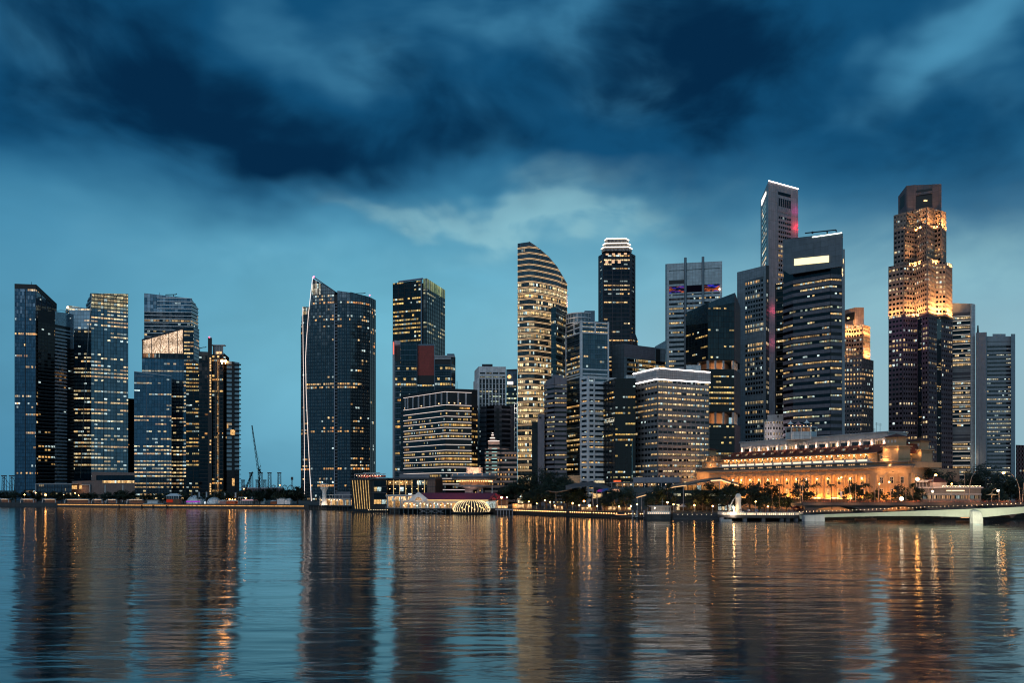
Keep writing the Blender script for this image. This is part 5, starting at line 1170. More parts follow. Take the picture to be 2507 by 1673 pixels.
# attic: dark ledge, lit balustrade, upper wall, eaves
def setback(w, d): 
    return Wall(off(w.a, d), off(w.b, d), 80, 80)
a1, b1 = hp(u0 - 4, -2.5), hp(u1 + 4, -2.5)
mb = MB(); mb.prism([hp(1.5, -.8), hp(L_ - 1.5, -.8), hp(L_ - 1.5, -26), hp(1.5, -26)], 25.6, 28.4); mb.build('attic_wall', m_st, root)
mb = MB(); HW.slab(mb, 0, L_, 26.2, 27.2, -.8, .4, clip=False); HW.slab(mb, 0, L_, 28.2, 28.7, -.8, .9, clip=False); EW.slab(mb, -.4, EW.L, 26.2, 27.2, -.8, .4, clip=False); EW.slab(mb, -.4, EW.L, 28.2, 28.7, -.8, .9, clip=False); mb.build('ledge', mat('dark_stone', (.16, .14, .13), .8), root)
for a, b_ in zip(us, us[1:]):
    mb = MB(); 
    for q in range(3): u = a + (b_ - a) * (.3 + .2 * q); HW.slab(mb, u - .4, u + .4, 27.35, 28.0, -.8, -.68, clip=False)
    mb.build('attic_light', emit('attic_slit', (1, .6, .3), .85, False), root)
mb = MB(); mb.prism([hp(u0 - 3, -3.2), hp(u1 + 3, -3.2), hp(u1 + 3, -26), hp(u0 - 3, -26)], 28.4, 33.6); mb.build('upper_wall', m_st, root)
mb = MB(); HW.slab(mb, u0 - 2, u1 + 2, 28.7, 29.3, -.6, .1, clip=False); HW.slab(mb, u0 - 2, u1 + 2, 30.3, 30.6, -.6, .1, clip=False)
for u in us: HW.slab(mb, u - .6, u + .6, 29.3, 30.3, -.6, .15, clip=False)
mb.build('balustrade', m_stw, root)
for a, b_ in zip(us, us[1:]):
    mb = MB(); HW.slab(mb, a + .6, b_ - .6, 29.3, 30.3, -.5, -.1, clip=False); mb.build('balustrade_light', emit('balustrade_glow', (1, .74, .48), 1.5), root)
    window(HW, (a + b_) / 2, 30.4, 1.4, 2.4, o=-3.15, m_=MATS['hotel_window_dark'])
    for f in (.08, .5): mb = MB(); mb.sphere(HW.p(a + (b_ - a) * f, 32.9, -2.6), .32, 8); mb.build('eaves_lamp', emit('eaves_lamp', (1, .62, .28), 7), root)
# tiled roof with dormers
ea, eb, ra, rb = HW.p(u0 - 5, 33.6, -1.2), HW.p(u1 + 4, 33.6, -1.2), HW.p(u0 + 1, 38.6, -9.5), HW.p(L_ - 15, 38.6, -9.5)
ec, ed = HW.p(L_ - 14, 33.6, -26), HW.p(u0 + 1, 33.6, -26); rc_, rd = HW.p(L_ - 15, 38.6, -26), HW.p(u0 + 1, 38.6, -26)
mb = MB(); mb.face([ea, eb, rb, ra]); mb.face([eb, ec, rc_, rb]); mb.face([ed, ea, ra, rd]); mb.face([ra, rb, rc_, rd]); mb.face([ea, ed, ec, eb]); mb.build('roof', m_tile, root)
mb = MB(); mb.path([ea, eb], .28, 6); mb.build('gutter', m_st, root)
for a, b_ in zip(us, us[1:]):
    u = (a + b_) / 2 - .6; mb = MB(); z = 35.6
    p0 = HW.p(u - 1.3, z, -3.6); p1 = HW.p(u + 1.3, z, -3.6); p2 = HW.p(u + 1.5, z + 1.15, -4.2); p3 = HW.p(u - 1.1, z + 1.15, -4.2); p4 = HW.p(u + 1.5, z + 1.2, -6.6); p5 = HW.p(u - 1.1, z + 1.2, -6.6)
    mb.face([p3, p2, p4, p5], 1); mb.face([p0, p3, p5], 1); mb.face([p1, p4, p2], 1)
    for q in range(3):
        f0, f1 = q / 3 + .04, q / 3 + .29; lerp = lambda s, e, f: tuple(s[i] + (e[i] - s[i]) * f for i in range(3))
        mb.face([lerp(p0, p1, f0), lerp(p0, p1, f1), lerp(p3, p2, f1), lerp(p3, p2, f0)], 0, [(u * 2 // 1 + q + .1, .1), (u * 2 // 1 + q + .9, .1), (u * 2 // 1 + q + .9, .9), (u * 2 // 1 + q + .1, .9)])
    mb.build('dormer_window', [glass('dormer_glass', .4, ((.8, .85, .85), (1, .85, .6), (1, .7, .4)), (.12, .13, .14), .6, frame=.02), m_tile], root)
# white penthouse
v0, v1 = HW.s_of(1777) + 3, HW.s_of(2139)
PW = Wall(hp(v0, -11), hp(v1, -11), 80, 80)
mb = MB(); mb.prism([PW.p(0, 0)[:2], PW.p(PW.L, 0)[:2], PW.p(PW.L, 0, -14)[:2], PW.p(0, 0, -14)[:2]], 35, 43.6); mb.build('penthouse_wall', m_stw, root)
mb = MB(); PW.slab(mb, -.6, PW.L + .6, 41.8, 44.6, -14.6, 1.0, clip=False); PW.slab(mb, -1.2, PW.L + 1.2, 44.6, 45.3, -15.2, 1.6, clip=False); mb.build('penthouse_roof', mat('pale_roof_edge', (.32, .34, .36), .7), root)
for q in range(15):
    u = PW.L * q / 14.3; mb = MB(); PW.slab(mb, u, u + 1.5, 37, 41.8, 0, .9, clip=False); mb.build('penthouse_pier', m_stw, root)
    if q < 14:
        mb = MB(); PW.slab(mb, u + 2.2, u + PW.L / 14.3 - .8, 38.6, 40.6, None, .06, clip=False, uvf=lambda a, b_: (a / 1.6, q + .5)); mb.build('penthouse_window', glass('penthouse_glass', .45, ((1, .6, .3), (1, .8, .55), WHI), (.05, .055, .06), .7, frame=.1), root)
    lamp('penthouse_lamp', PW.p(u + .75, 39.4, 1.9), 380, (1, .64, .40), root, size=.3)
for dx, top in ((-.10, 2.5), (-.085, 5.5), (-.065, 5.0)):
    mb = MB(); q = PW.p(PW.L * (1 + dx), 45.3, -3); mb.tube(q, (q[0], q[1], 45.3 + top), .09, n=4)
    for k in range(3): mb.tube((q[0] - .9, q[1], 45.3 + top - .4 - .5 * k), (q[0] + .9, q[1], 45.3 + top - .4 - .5 * k), .05, n=4)
    mb.build('antenna', m_dark_metal, root)
# corner pavilions with small hipped roofs
def pavilion(cx_, cy_, wdt, z0, z1, dx=HW.t):
    a = [(-wdt / 2, -wdt / 2), (wdt / 2, -wdt / 2), (wdt / 2, wdt / 2), (-wdt / 2, wdt / 2)]
    R2 = lambda x, y: (cx_ + dx.x * x - dx.y * -y * -1, cy_ + dx.y * x + dx.x * y)
    rot = lambda k: [(cx_ + dx.x * x * k - dx.y * y * k, cy_ + dx.y * x * k + dx.x * y * k) for x, y in a]
    mb = MB(); mb.prism(rot(1.1), z0, z1 - 4.6); mb.prism(rot(.8), z1 - 4.6, z1); mb.build('pavilion_wall', m_st, root)
    mb = MB(); mb.prism(rot(1.3), z1 - 5.0, z1 - 4.4); mb.prism(rot(1.2), z1 - 6.2, z1 - 5.9); mb.prism(rot(1.2), z1 - 11.2, z1 - 10.8); mb.prism(rot(.95), z1 - .5, z1); mb.build('pavilion_cornice', m_st, root)
    mb = MB(); r = [(*p, z1) for p in rot(1.12)]; t_ = (cx_, cy_, z1 + 1.9)
    for i in range(4): mb.face([r[i], r[(i + 1) % 4], t_])
    mb.face(r[::-1]); mb.build('pavilion_roof', m_tile, root)
    mb = MB()
    W3 = Wall(rot(.8)[0], rot(.8)[1], 90, 90)
    for q in range(3): u = wdt * (.16 + .24 * q); W3.slab(mb, u - .45, u + .45, z1 - 2.9, z1 - 1.5, 0, .15, clip=False)
    mb.build('pavilion_roundel', m_stw, root)
    for q in (.1, .9): lamp('pavilion_lamp', W3.p(wdt * q, z1 - 6.6, 2.4), 330, (1, .54, .2), root, size=.3)
    lamp('pavilion_lamp', W3.p(wdt * .5, z0 + 1, 3.0), 420, (1, .52, .2), root, size=.3)
for px, D, wd_, zt in ((1737, 552, 9, 41.5), (2199, 414, 8.4, 41.4), (2255, 428, 8.2, 40.2)):
    pavilion(X(px, D), D + 2, wd_, 26, zt)
for a, b_ in ((3.0, u0 - 2.5), (u1 + 5, L_ - 11)):                       # end blocks between colonnade and pavilion
    mb = MB(); HW.slab(mb, a, b_, 28.4, 32.8, -12, -2.2, clip=False); HW.slab(mb, a + 1, b_ - .5, 32.8, 36.6, -14, -6, clip=False); [HW.slab(mb, a + 1 + q * 1.6, a + 1.5 + q * 1.6, 33, 36.6, -4.6, -4.1, clip=False) for q in range(int((b_ - a - 2) / 1.6))]; mb.build('end_block', m_st, root)
    mb = MB(); HW.slab(mb, a - .5, b_ + .5, 32.6, 33.2, -12, -1.2, clip=False); HW.slab(mb, a, b_, 36.6, 37.1, -14, -3.6, clip=False); mb.build('ledge', MATS['dark_stone'], root)
    for q in range(3): window(HW, a + (b_ - a) * (.2 + .3 * q), 30, 1.3, 1.7, o=-2.15)
    lamp('block_lamp', HW.p((a + b_) / 2, 29.4, .6), 1300, (1, .52, .2), root, size=.3); lamp('block_lamp', HW.p((a + b_) / 2, 33.6, -2.6), 500, (1, .54, .24), root, size=.3)
# uplights between the columns, at the pavilions and along the balustrade
for a, b_ in zip(us, us[1:]):
    lamp('uplight', HW.p((a + b_) / 2, 19.6, 1.3), 800, (1, .40, .07), root, size=.4); lamp('uplight', HW.p((a + b_) / 2, 10.8, 1.2), 880, (1, .38, .06), root, size=.4); lamp('uplight', HW.p(a, 10.8, 5.0), 2100, (1, .38, .06), root, size=.4)
    lamp('eaves_light', HW.p((a + b_) / 2, 32.2, -1.2), 640, (1, .48, .13), root, size=.3)
    mb = MB(); q = HW.p((a + b_) / 2, 20.3, .5); mb.sphere(q, .28, 8); mb.build('wall_lamp', emit('hotel_wall_lamp', (1, .72, .38), 14), root)
for u in (4.5, 9.5, L_ - 5, L_ - 11, L_ - 17): lamp('uplight', HW.p(u, 10.4, 3.6), 1900, (1, .38, .07), root, size=.4); lamp('uplight', HW.p(u, 23.2, 3.8), 800, (1, .5, .18), root, size=.4)
for u in (5, 12, 19): lamp('uplight', EW.p(u, 12, 3.6), 1500, (1, .50, .18), root, size=.4)
mb = MB(); HW.slab(mb, u0 - 2, u1 + 2, 9.0, 9.5, .9, 3.6, clip=False); mb.build('canopy', m_stw, root)
for q in range(9): u = u0 + (u1 - u0) * (.06 + .11 * q); mb = MB(); HW.slab(mb, u - 2.4, u + 2.4, 9.5, 9.95, 3.0, 3.4, clip=False); mb.build('canopy_light', emit('canopy_glow', (1, .76, .44), 2.6), root)

# -- buildings behind the hotel roof
m_wh = mat('white_render', (.58, .55, .55), .8)
T = Tower('old_building', 'small white stepped tower block rising behind the hotel roof', [(1872, 1033, 600), (1891, 1032, 596), (1919, 1031, 600)], 14)
T.core(m_wh); T.bands(glass('white_tower_glass', .35, (YEL, WHI, WHI), (.06, .06, .065), .8, vlo=.1, vhi=.9, frame=.28, runs=.2), 4.2, 1.4, 3.4, 2.4)
mb = MB(); T.spandrels(mb, 4.2, 1.4, 3.4, .3); T.piers(mb, 2.4, 1.0, .3); mb.build('cladding', m_wh, T.root)
B = Tower('', '', [(1879, 1017, 603), (1919, 1014.5, 605)], 8, z0=Z(1036, 600), root=T.root); B.core(m_wh, 'upper_wall'); mb = MB(); B.w[0].slab(mb, B.w[0].L * .6, B.w[0].L * .68, Z(1023, 603), Z(1017.5, 603), 0, .1); mb.build('slot_window', m_black, T.root)
lamp('roof_lamp', P3(1893, 1060, 585), 5200, (1, .8, .76), T.root, size=1)
T = Tower('roof_pavilion', 'open rooftop restaurant pavilion with pointed canopies above the hotel roof', [(1924, 1049, 480), (1938, 1046, 474), (1985, 1045, 470), (1998, 1047, 474)], 14, z0=44)
mb = MB(); pl, _ = T.plan(); mb.prism(pl, 44, Z(1058, 474)); mb.build('base_wall', m_pn, T.root)
mb = MB(); mb.prism([(x + (x - T.root.location.x) * .08, y) for x, y in pl], Z(1047.5, 474), Z(1045.5, 474)); mb.build('roof', m_pn, T.root)
for i, w in enumerate(T.w):
    for f in ((0, .5, 1) if i == 1 else (0, 1)):
        mb = MB(); w.slab(mb, max(0, w.L * f - .2), w.L * f + .2, 44, Z(1046, 474), -.2, .2, clip=False); mb.build('post', m_white, T.root)
mb = MB(); T.w[1].slab(mb, .5, T.w[1].L - .5, Z(1061, 474), Z(1049, 474), -3, -2.5, clip=False, uvf=lambda u, z: (u / 1.2, z / 3)); mb.build('window_band', glass('pavilion_warm', .8, ((1, .5, .25), (1, .6, .35), YEL), (.05, .04, .04), .45, frame=.1), T.root)
for px, py, r in ((1938, 1029.5, 1.9), (1978, 1027, 1.9), (1957, 1032, 3.6)):
    mb = MB(); mb.lathe([(r, 0), (r * .35, 1.0), (0, 2.4)], (X(px, 480), 482, Z(py + 9, 480)), 12); mb.tube((X(px, 480), 482, 44), (X(px, 480), 482, Z(py + 9, 480)), .12); mb.build('canopy', m_white if r < 3 else mat('rose_canvas', (.35, .2, .2), .8), T.root)
for q in range(7): mb = MB(); mb.sphere(P3(1932 + 9 * q, 1043 + (q % 2), 478), .28, 6); mb.build('table_lamp', emit('table_lamp', (1, .5, .24), 4), T.root)
lamp('pavilion_glow', P3(1960, 1041, 478), 160, (1, .5, .3), T.root)
# ================================================================ WATERFRONT
def shore_D(px):
    for (a, d0), (b_, d1) in zip(SHORE, SHORE[1:]):
        if a <= px <= b_ and b_ > a + 1:
            x0, y0, x1, y1 = X(a, d0), d0, X(b_, d1), d1
            k = (px - CX) / F; f = (k * y0 - x0) / ((x1 - x0) - k * (y1 - y0)); return y0 + (y1 - y0) * f
    return 400
def at(px, back=0.0): D = shore_D(px) + back; return X(px, D), D
# -- far left quay wall with its orange light strip
m_quay = mat('quay_stone', (.055, .06, .065), .8, var=.4)
q_ = thing('quay_wall', 'long low grey quay wall with a glowing orange strip, under the left towers', 'quay wall', (*at(300), 0))
mb = MB()
ps = [at(p) for p in (-200, 0, 140)]; mb.prism([(x, y - .35) for x, y in ps] + [(x, y + .4) for x, y in ps[::-1]], -1.5, 3.4); ps = [at(p) for p in (142, 400, 744)]; mb.prism([(x, y - .35) for x, y in ps] + [(x, y + .4) for x, y in ps[::-1]], -1.5, 2.4); mb.build('wall', m_quay, q_)
mb = MB(); ps = [at(p) for p in (142, 260, 400, 580, 744)]; mb.path([(x, y - .6, 2.0) for x, y in ps], .36, 6); mb.build('light_strip', emit('strip_orange', (1, .48, .15), .75, vary=.5), q_)
for px in (292, 347, 375, 408): mb = MB(); x, y = at(px, -1); mb.box(x - .5, x + .5, y - .3, y + .4, -1, 2.2); mb.build('fender', m_black, q_)
# -- promenade shelters
m_glow = emit('shelter_light', (1, .62, .34), 3)
for i, (a, b_, tx) in enumerate([(-4, 21, 'half cut off by the left edge of the photo'), (50, 82, 'second from the left edge'), (103, 136, 'just left of where the orange strip begins'), (158, 218, 'the longest one, under the glass pavilion'), (224, 250, 'short one under the white portal frame'), (259, 285, 'short one in front of the straight white mast'), (310, 350, 'the open-ended one nearest the white kiosk')]):
    D = shore_D((a + b_) / 2) + 7; x0, x1 = X(a, D), X(b_, D); s_ = thing('promenade_shelter', 'white flat-roofed promenade shelter, ' + tx, 'shelter', ((x0 + x1) / 2, D, GZ), 'white shelters along the left promenade')
    mb = MB(); mb.path([(x0, D, GZ), (x0 + .4, D, GZ + 2.6), (x0 + 1.4, D, GZ + 3.3), (x1 - .6, D, GZ + 3.3), (x1, D, GZ + 2.7)] + ([(x1, D, GZ)] if i < 6 else []), .3, 6); mb.box(x0 + .8, x1 - .5, D - 1, D + 3, GZ + 3.2, GZ + 3.5); mb.build('canopy', mat('shelter_white', (.62, .60, .60), .6), s_)
    mb = MB(); mb.box(x0 + 1.5, x1 - 1.2, D + .8, D + 1.1, GZ + 2.9, GZ + 3.1); mb.build('ceiling_light', m_glow, s_)
    mb = MB(); k = x0 + 1
    while k < x1 - 1: mb.box(k, k + 1.2, D + 1.5, D + 2, GZ, GZ + .5); k += 2.2
    mb.build('bench', mat('wood_bench', (.16, .08, .05), .7), s_)
    mb = MB(); mb.box(x0 + .5, x1 - .5, D + 3.4, D + 3.6, GZ, GZ + 2.2); mb.build('back_screen', mat('rose_screen', (.24, .13, .10), .7), s_); lamp('shelter_fill', ((x0 + x1) / 2, D - 5, GZ + 5), 260, (1, .86, .78), s_)  # unseen fill light added in front of each shelter to brighten it
# -- stalls, tents and kiosks on the far promenade
def gable_tent(px0, px1, D, eave, ridge, m_, name, label, cat, group=None, wall=True):
    x0, x1 = X(px0, D), X(px1, D); s_ = thing(name, label, cat, ((x0 + x1) / 2, D, GZ), group)
    mb = MB(); mb.prism([(x0, D), (x1, D), (x1, D + 6), (x0, D + 6)], GZ, eave); mb.build('wall', m_, s_)
    mb = MB(); xm = (x0 + x1) / 2
    mb.face([(x0 - .3, D - .3, eave), (x1 + .3, D - .3, eave), (x1 - .8, D + 3, ridge), (x0 + .8, D + 3, ridge)]); mb.face([(x0 - .3, D + 6.3, eave), (x0 + .8, D + 3, ridge), (x1 - .8, D + 3, ridge), (x1 + .3, D + 6.3, eave)]); mb.face([(x0 - .3, D - .3, eave), (x0 + .8, D + 3, ridge), (x0 - .3, D + 6.3, eave)]); mb.face([(x1 + .3, D - .3, eave), (x1 + .3, D + 6.3, eave), (x1 - .8, D + 3, ridge)]); mb.face([(x0 - .3, D - .3, eave), (x0 - .3, D + 6.3, eave), (x1 + .3, D + 6.3, eave), (x1 + .3, D - .3, eave)])
    mb.build('roof', m_white, s_); return s_
m_tent = mat('tent_white', (.70, .68, .68), .7)
D = 640; x0, x1 = X(361, D), X(389, D); s_ = thing('kiosk', 'small blank white box kiosk on the left quay, right of the shelters', 'kiosk', ((x0 + x1) / 2, D, GZ)); mb = MB(); mb.prism([(x0, D), (x1 - 1, D), (x1 - 1, D + 3), (x0, D + 3)], GZ, GZ + 2.6); mb.build('wall', m_tent, s_); mb = MB(); mb.box(x0 - .3, x1, D - .4, D + 3.4, GZ + 2.6, GZ + 2.9); mb.build('roof', m_white, s_); mb = MB(); mb.box(x0 - 3, x1 + 4, D - 1, D - .5, GZ, GZ + .3); mb.build('deck_edge', m_white, s_)
D = 636; x0, x1 = X(408, D), X(437, D); s_ = thing('ticket_pavilion', 'two-storey kiosk with a pale tented roof and a red front beside the round domes', 'kiosk', ((x0 + x1) / 2, D, GZ))
mb = MB(); mb.box(x0, x1, D, D + 6, GZ, GZ + 4); mb.build('wall', mat('kiosk_wood', (.22, .10, .05), .7), s_)
mb = MB(); mb.box(x0 - .1, x0 + 4.8, D - .4, D, GZ + 1.2, GZ + 3.4); mb.build('red_front', emit('red_front', (.8, .06, .03), .35), s_)
mb = MB(); mb.box(x0 + .3, x1 - .3, D + .3, D + 5, GZ + 4, GZ + 6.2); mb.build('upper_window', mat('kiosk_glass', (.05, .08, .1), .2, .3), s_)
for q in range(6): mb = MB(); mb.box(x0 + (x1 - x0 - .2) * q / 5, x0 + (x1 - x0 - .2) * q / 5 + .2, D - .1, D + .2, GZ + 4, GZ + 6.2); mb.build('post', m_white, s_)
mb = MB(); mb.prism([(x0 - .4, D - .5), (x1 + .4, D - .5), (x1 + .4, D + 6), (x0 - .4, D + 6)], GZ + 6.2, GZ + 6.5); b4 = [(x0 - .4, D - .5, GZ + 6.5), (x1 + .4, D - .5, GZ + 6.5), (x1 + .4, D + 6, GZ + 6.5), (x0 - .4, D + 6, GZ + 6.5)]; tp = [(x0 + 2, D + 2.5, GZ + 8.2), (x1 - 2, D + 2.5, GZ + 8.2)]; mb.face([b4[0], b4[1], tp[1], tp[0]]); mb.face([b4[1], b4[2], tp[1]]); mb.face([b4[2], b4[3], tp[0], tp[1]]); mb.face([b4[3], b4[0], tp[0]]); mb.build('roof', m_tent, s_)
for px0, px1, py, lab, pur in ((448, 494, 1213.5, 'larger white dome tent with a purple lit base on the left quay', True), (500, 537, 1218, 'smaller plain white dome tent right of the purple lit one', False)):
    D = 640; r = (X(px1, D) - X(px0, D)) / 2; cx_ = (X(px0, D) + X(px1, D)) / 2; hh = Z(py, D) - GZ
    s_ = thing('dome_tent', lab, 'tent', (cx_, D + r, GZ), 'white dome tents on the quay')
    mb = MB(); mb.lathe([(r * math.cos(PI / 2 * k / 10), hh * math.sin(PI / 2 * k / 10)) for k in range(10)] + [(0, hh)], (cx_, D + r, GZ), 28); mb.build('dome', mat('dome_fabric', (.62, .66, .68), .6), s_, True)
    mb = MB()
    for q in range(7):
        a = PI + PI * q / 6; mb.path([(cx_ + (r + .08) * math.cos(PI / 2 * k / 10) * math.cos(a), D + r + (r + .08) * math.cos(PI / 2 * k / 10) * math.sin(a), GZ + (hh + .08) * math.sin(PI / 2 * k / 10)) for k in range(11)], .09, 4)
    mb.build('rib', m_steel, s_)
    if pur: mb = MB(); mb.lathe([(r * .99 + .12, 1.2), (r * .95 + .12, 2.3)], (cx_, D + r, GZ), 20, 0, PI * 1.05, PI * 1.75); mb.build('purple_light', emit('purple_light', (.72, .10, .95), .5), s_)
    else: mb = MB(); mb.box(cx_ - 6.2, cx_ - 5.6, D + 1, D + 1.4, GZ, GZ + 1.8); mb.build('door_light', emit('door_glow', (.85, .95, 1), 1.6), s_)
    for q in (.25, .75): lamp('dome_lamp', (cx_ - r + 2 * r * q, D - 5, GZ + 1), 170, (.9, .92, 1), s_)
for i, (px, top, tx) in enumerate([(468, 1205, 'tall dark banner on a pole before the larger dome'), (486, 1205, 'pale banner on a pole at the right edge of the larger dome'), (504, 1205, 'pale banner between the two domes'), (524, 1208, 'bare flagpole before the smaller dome'), (549, 1206, 'slim banner pole right of the smaller dome'), (575, 1206, 'pale banner farthest right, by the bright stall lamps')]):
    x, y = X(px, 634), 634; s_ = thing('banner_pole', tx, 'banner', (x, y, GZ), 'banner poles by the domes'); mb = MB(); mb.tube((x, y, GZ), (x, y, Z(top, y)), .12, n=5); mb.build('pole', m_steel, s_)
    if i != 3: mb = MB(); mb.box(x + .12, x + 1.1, y - .03, y + .03, Z(top + 13, y), Z(top + .5, y)); mb.build('banner', m_dark_metal if i == 0 else mat('banner_cloth', (.42, .46, .5), .8), s_)
s_ = thing('pier_pavilion', 'long low white pavilion with a pink lit upper deck rail on the far quay', 'pavilion', (X(610, 632), 632, GZ))
mb = MB(); mb.box(X(583, 632), X(638, 632), 632, 640, GZ, GZ + 2.4); mb.build('wall', mat('pavilion_dim', (.20, .19, .2), .7), s_); mb = MB(); mb.box(X(583, 631), X(638, 631), 631, 640, GZ + 5.0, GZ + 5.4); mb.box(X(590, 631), X(637, 631), 631, 640, GZ + 2.4, GZ + 2.7); mb.build('roof', m_white, s_)
for q in range(11): mb = MB(); mb.tube((X(583 + 5.5 * q, 631.5), 631.5, GZ), (X(583 + 5.5 * q, 631.5), 631.5, GZ + 5), .12, n=5); mb.build('post', m_white, s_)
mb = MB(); mb.box(X(592, 631), X(630, 631), 630.9, 631, GZ + 2.8, GZ + 3.5); mb.build('light_strip', emit('pink_strip', (1, .55, .62), .55), s_)
gable_tent(639.5, 648, 630, GZ + 1.5, GZ + 4.4, m_tent, 'pointed_tent', 'tiny white tent with a sharply pointed roof, right of the pink lit pavilion', 'tent')
gable_tent(678, 697, 620, GZ + 4.1, GZ + 5.0, m_tent, 'box_tent', 'boxy white marquee on the far quay, left one of the touching pair', 'tent')
gable_tent(698, 711, 618, GZ + 3.0, GZ + 4.6, m_tent, 'gabled_tent', 'white marquee with a gabled roof, right one of the touching pair', 'tent')
gable_tent(662, 677, 622, GZ + 2.2, GZ + 3.2, mat('orange_canvas', (.38, .11, .04), .8), 'market_stall', 'orange stall immediately left of the boxy white marquee', 'stall')
for a, b_, c_, tx in ((538, 553, (.30, .20, .2), 'pale pink'), (555, 576, (.42, .10, .03), 'orange')):
    s_ = gable_tent(a, b_, 634, GZ + 2.2, GZ + 3.3, mat('stall_%s' % tx.split()[-1], c_, .8), 'market_stall', tx + ' low market stall under the row of bright lamps', 'stall'); lamp('stall_lamp', P3((a + b_) / 2, 1228, 629), 160, (1, .55, .3), s_)
for px, D in ((680, 612), (560, 626), (690, 612)): lamp('tent_lamp', (X(px, D), D, GZ + 3), 190, (1, .86, .8))
# -- street lamps (the round glowing ones)
def street_lamp(px, py, D, label, group, r=.5, m_=None, arm=0.0, base=None, pole=None):
    x, y, z = P3(px, py, D); b0 = GZ if base is None else base; s_ = thing('street_lamp', label, 'street lamp', (x + arm, y, b0), group)
    mb = MB()
    if arm: mb.path([(x + arm, y, b0), (x + arm * .93, y, b0 + (z - b0) * .55), (x + arm * .75, y, b0 + (z - b0) * .82), (x + arm * .4, y, z + .1), (x, y, z + .35)], [.17, .15, .13, .1, .08], 6)
    else: mb.tube((x, y, b0), (x, y, z), .13, .08, 6)
    mb.build('pole', pole or m_steel, s_)
    if m_ is not False: mb = MB(); mb.sphere((x, y, z), r, 10, sz=.8); mb.build('lamp_head', m_ or lamp_warm, s_)
    else: mb = MB(); mb.box(x - .6, x + .5, y - .2, y + .2, z + .2, z + .42); mb.build('lamp_head', m_dark_metal, s_)
    return s_
G1 = 'orange street lamps along the left quay'
for px, py, D, r, tx in [(60, 1212, 690, .45, 'orange street lamp left of the glass pavilion'), (87, 1207.5, 700, .4, 'small orange street lamp at the corner of the glass pavilion'), (111.5, 1212.5, 690, .7, 'brightest orange street lamp before the glass pavilion'), (156, 1212, 690, .26, 'faint street lamp at the right end of the glass pavilion'), (184, 1208, 700, .4, 'orange street lamp beside the lit granite opening'), (194, 1214, 690, .62, 'large orange street lamp under the lit granite opening'), (255, 1215, 690, .3, 'small street lamp at the foot of the straight white mast'),
                     (554, 1223.5, 638, .42, 'stall lamp, first of four in the bright row'), (562, 1223.5, 638, .5, 'stall lamp, second of four in the bright row'), (569, 1224, 638, .38, 'stall lamp, third of four in the bright row'), (575.5, 1224, 638, .36, 'stall lamp, last of four in the bright row'), (601, 1220, 640, .62, 'large street lamp under the two leaning crane jibs')]:
    street_lamp(px, py, D, tx, G1, r)
# -- cranes beyond
def gantry(px, D, top, base, label, wide=1.0, boom=True):
    x = X(px, D); zb, zt = GZ if base is None else Z(base, D), Z(top, D); s_ = thing('port_crane', label, 'crane', (x, D, 2.5), 'harbour cranes beyond the quay')
    mb = MB(); k = 7 * wide
    for sx in (-1, 1):
        for sy in (0, 8): mb.tube((x + sx * k * .62, D + sy, zb), (x + sx * k * .45, D + sy, zt), .8, .7, 5)
    n = max(3, int((zt - zb) / 9))
    for q in range(n):
        a, b_ = zb + (zt - zb) * q / n, zb + (zt - zb) * (q + 1) / n; mb.tube((x - k * .58, D, a), (x + k * .5, D, b_), .45, n=4); mb.tube((x + k * .58, D, a), (x - k * .5, D, b_), .45, n=4)
    mb.build('tower', m_hazed_steel, s_); mb = MB(); mb.box(x - k * .66, x + k * .66, D - 3, D + 9, zt, zt + 3); mb.build('head', m_hazed_steel, s_)
    if boom: mb = MB(); mb.tube((x + k * .5, D, zt - 3), (x + k * 3.6, D, zb + 6), .7, .5, 5); mb.tube((x + k * .4, D, zb + (zt - zb) * .45), (x + k * 2.8, D, zb + 6), .6, .5, 5); mb.build('boom', m_hazed_steel, s_)
    return s_
gantry(8, 2300, 1167, 1202, 'grey harbour crane at the left edge of the photo', 1.0); gantry(27, 2300, 1167, 1202, 'grey harbour crane second from the left edge, by the slant-roofed tower', 1.0)
for px, top, w_, tx in ((594, 1178, .9, 'short harbour crane nearest the toothed black tower'), (614, 1160, 1.0, 'harbour crane behind the leaning dark jib'), (637.5, 1160, 1.0, 'harbour crane just right of the tall luffing crane'), (629, 1178, .8, 'short harbour crane left of the tall luffing crane foot'), (647, 1178, .8, 'short harbour crane in the middle of the group'), (659, 1160, 1.0, 'tall harbour crane, second from the right of its group'), (683, 1160, 1.0, 'tall harbour crane at the right of its group')):
    gantry(px, 2300, top, 1203, tx, w_, False)
s_ = thing('lattice_mast', 'thin lattice radio mast left of the sail-shaped tower', 'mast', (X(715, 2300), 2300, 2.5)); mb = MB(); x = X(715, 2300); [mb.tube((x + d_ * 3, 2300, 5), (x + d_, 2300, Z(1168, 2300)), .6, .4, 4) for d_ in (-1, 1)]; [mb.tube((x - 2.6 + .2 * q, 2300, 6 + q * 4.6), (x + 2.4 - .2 * q, 2300, 10 + q * 4.6), .4, n=4) for q in range(8)]; mb.box(x - 3, x + 3, 2298, 2302, Z(1176, 2300), Z(1169, 2300)); mb.build('mast', m_hazed_steel, s_)
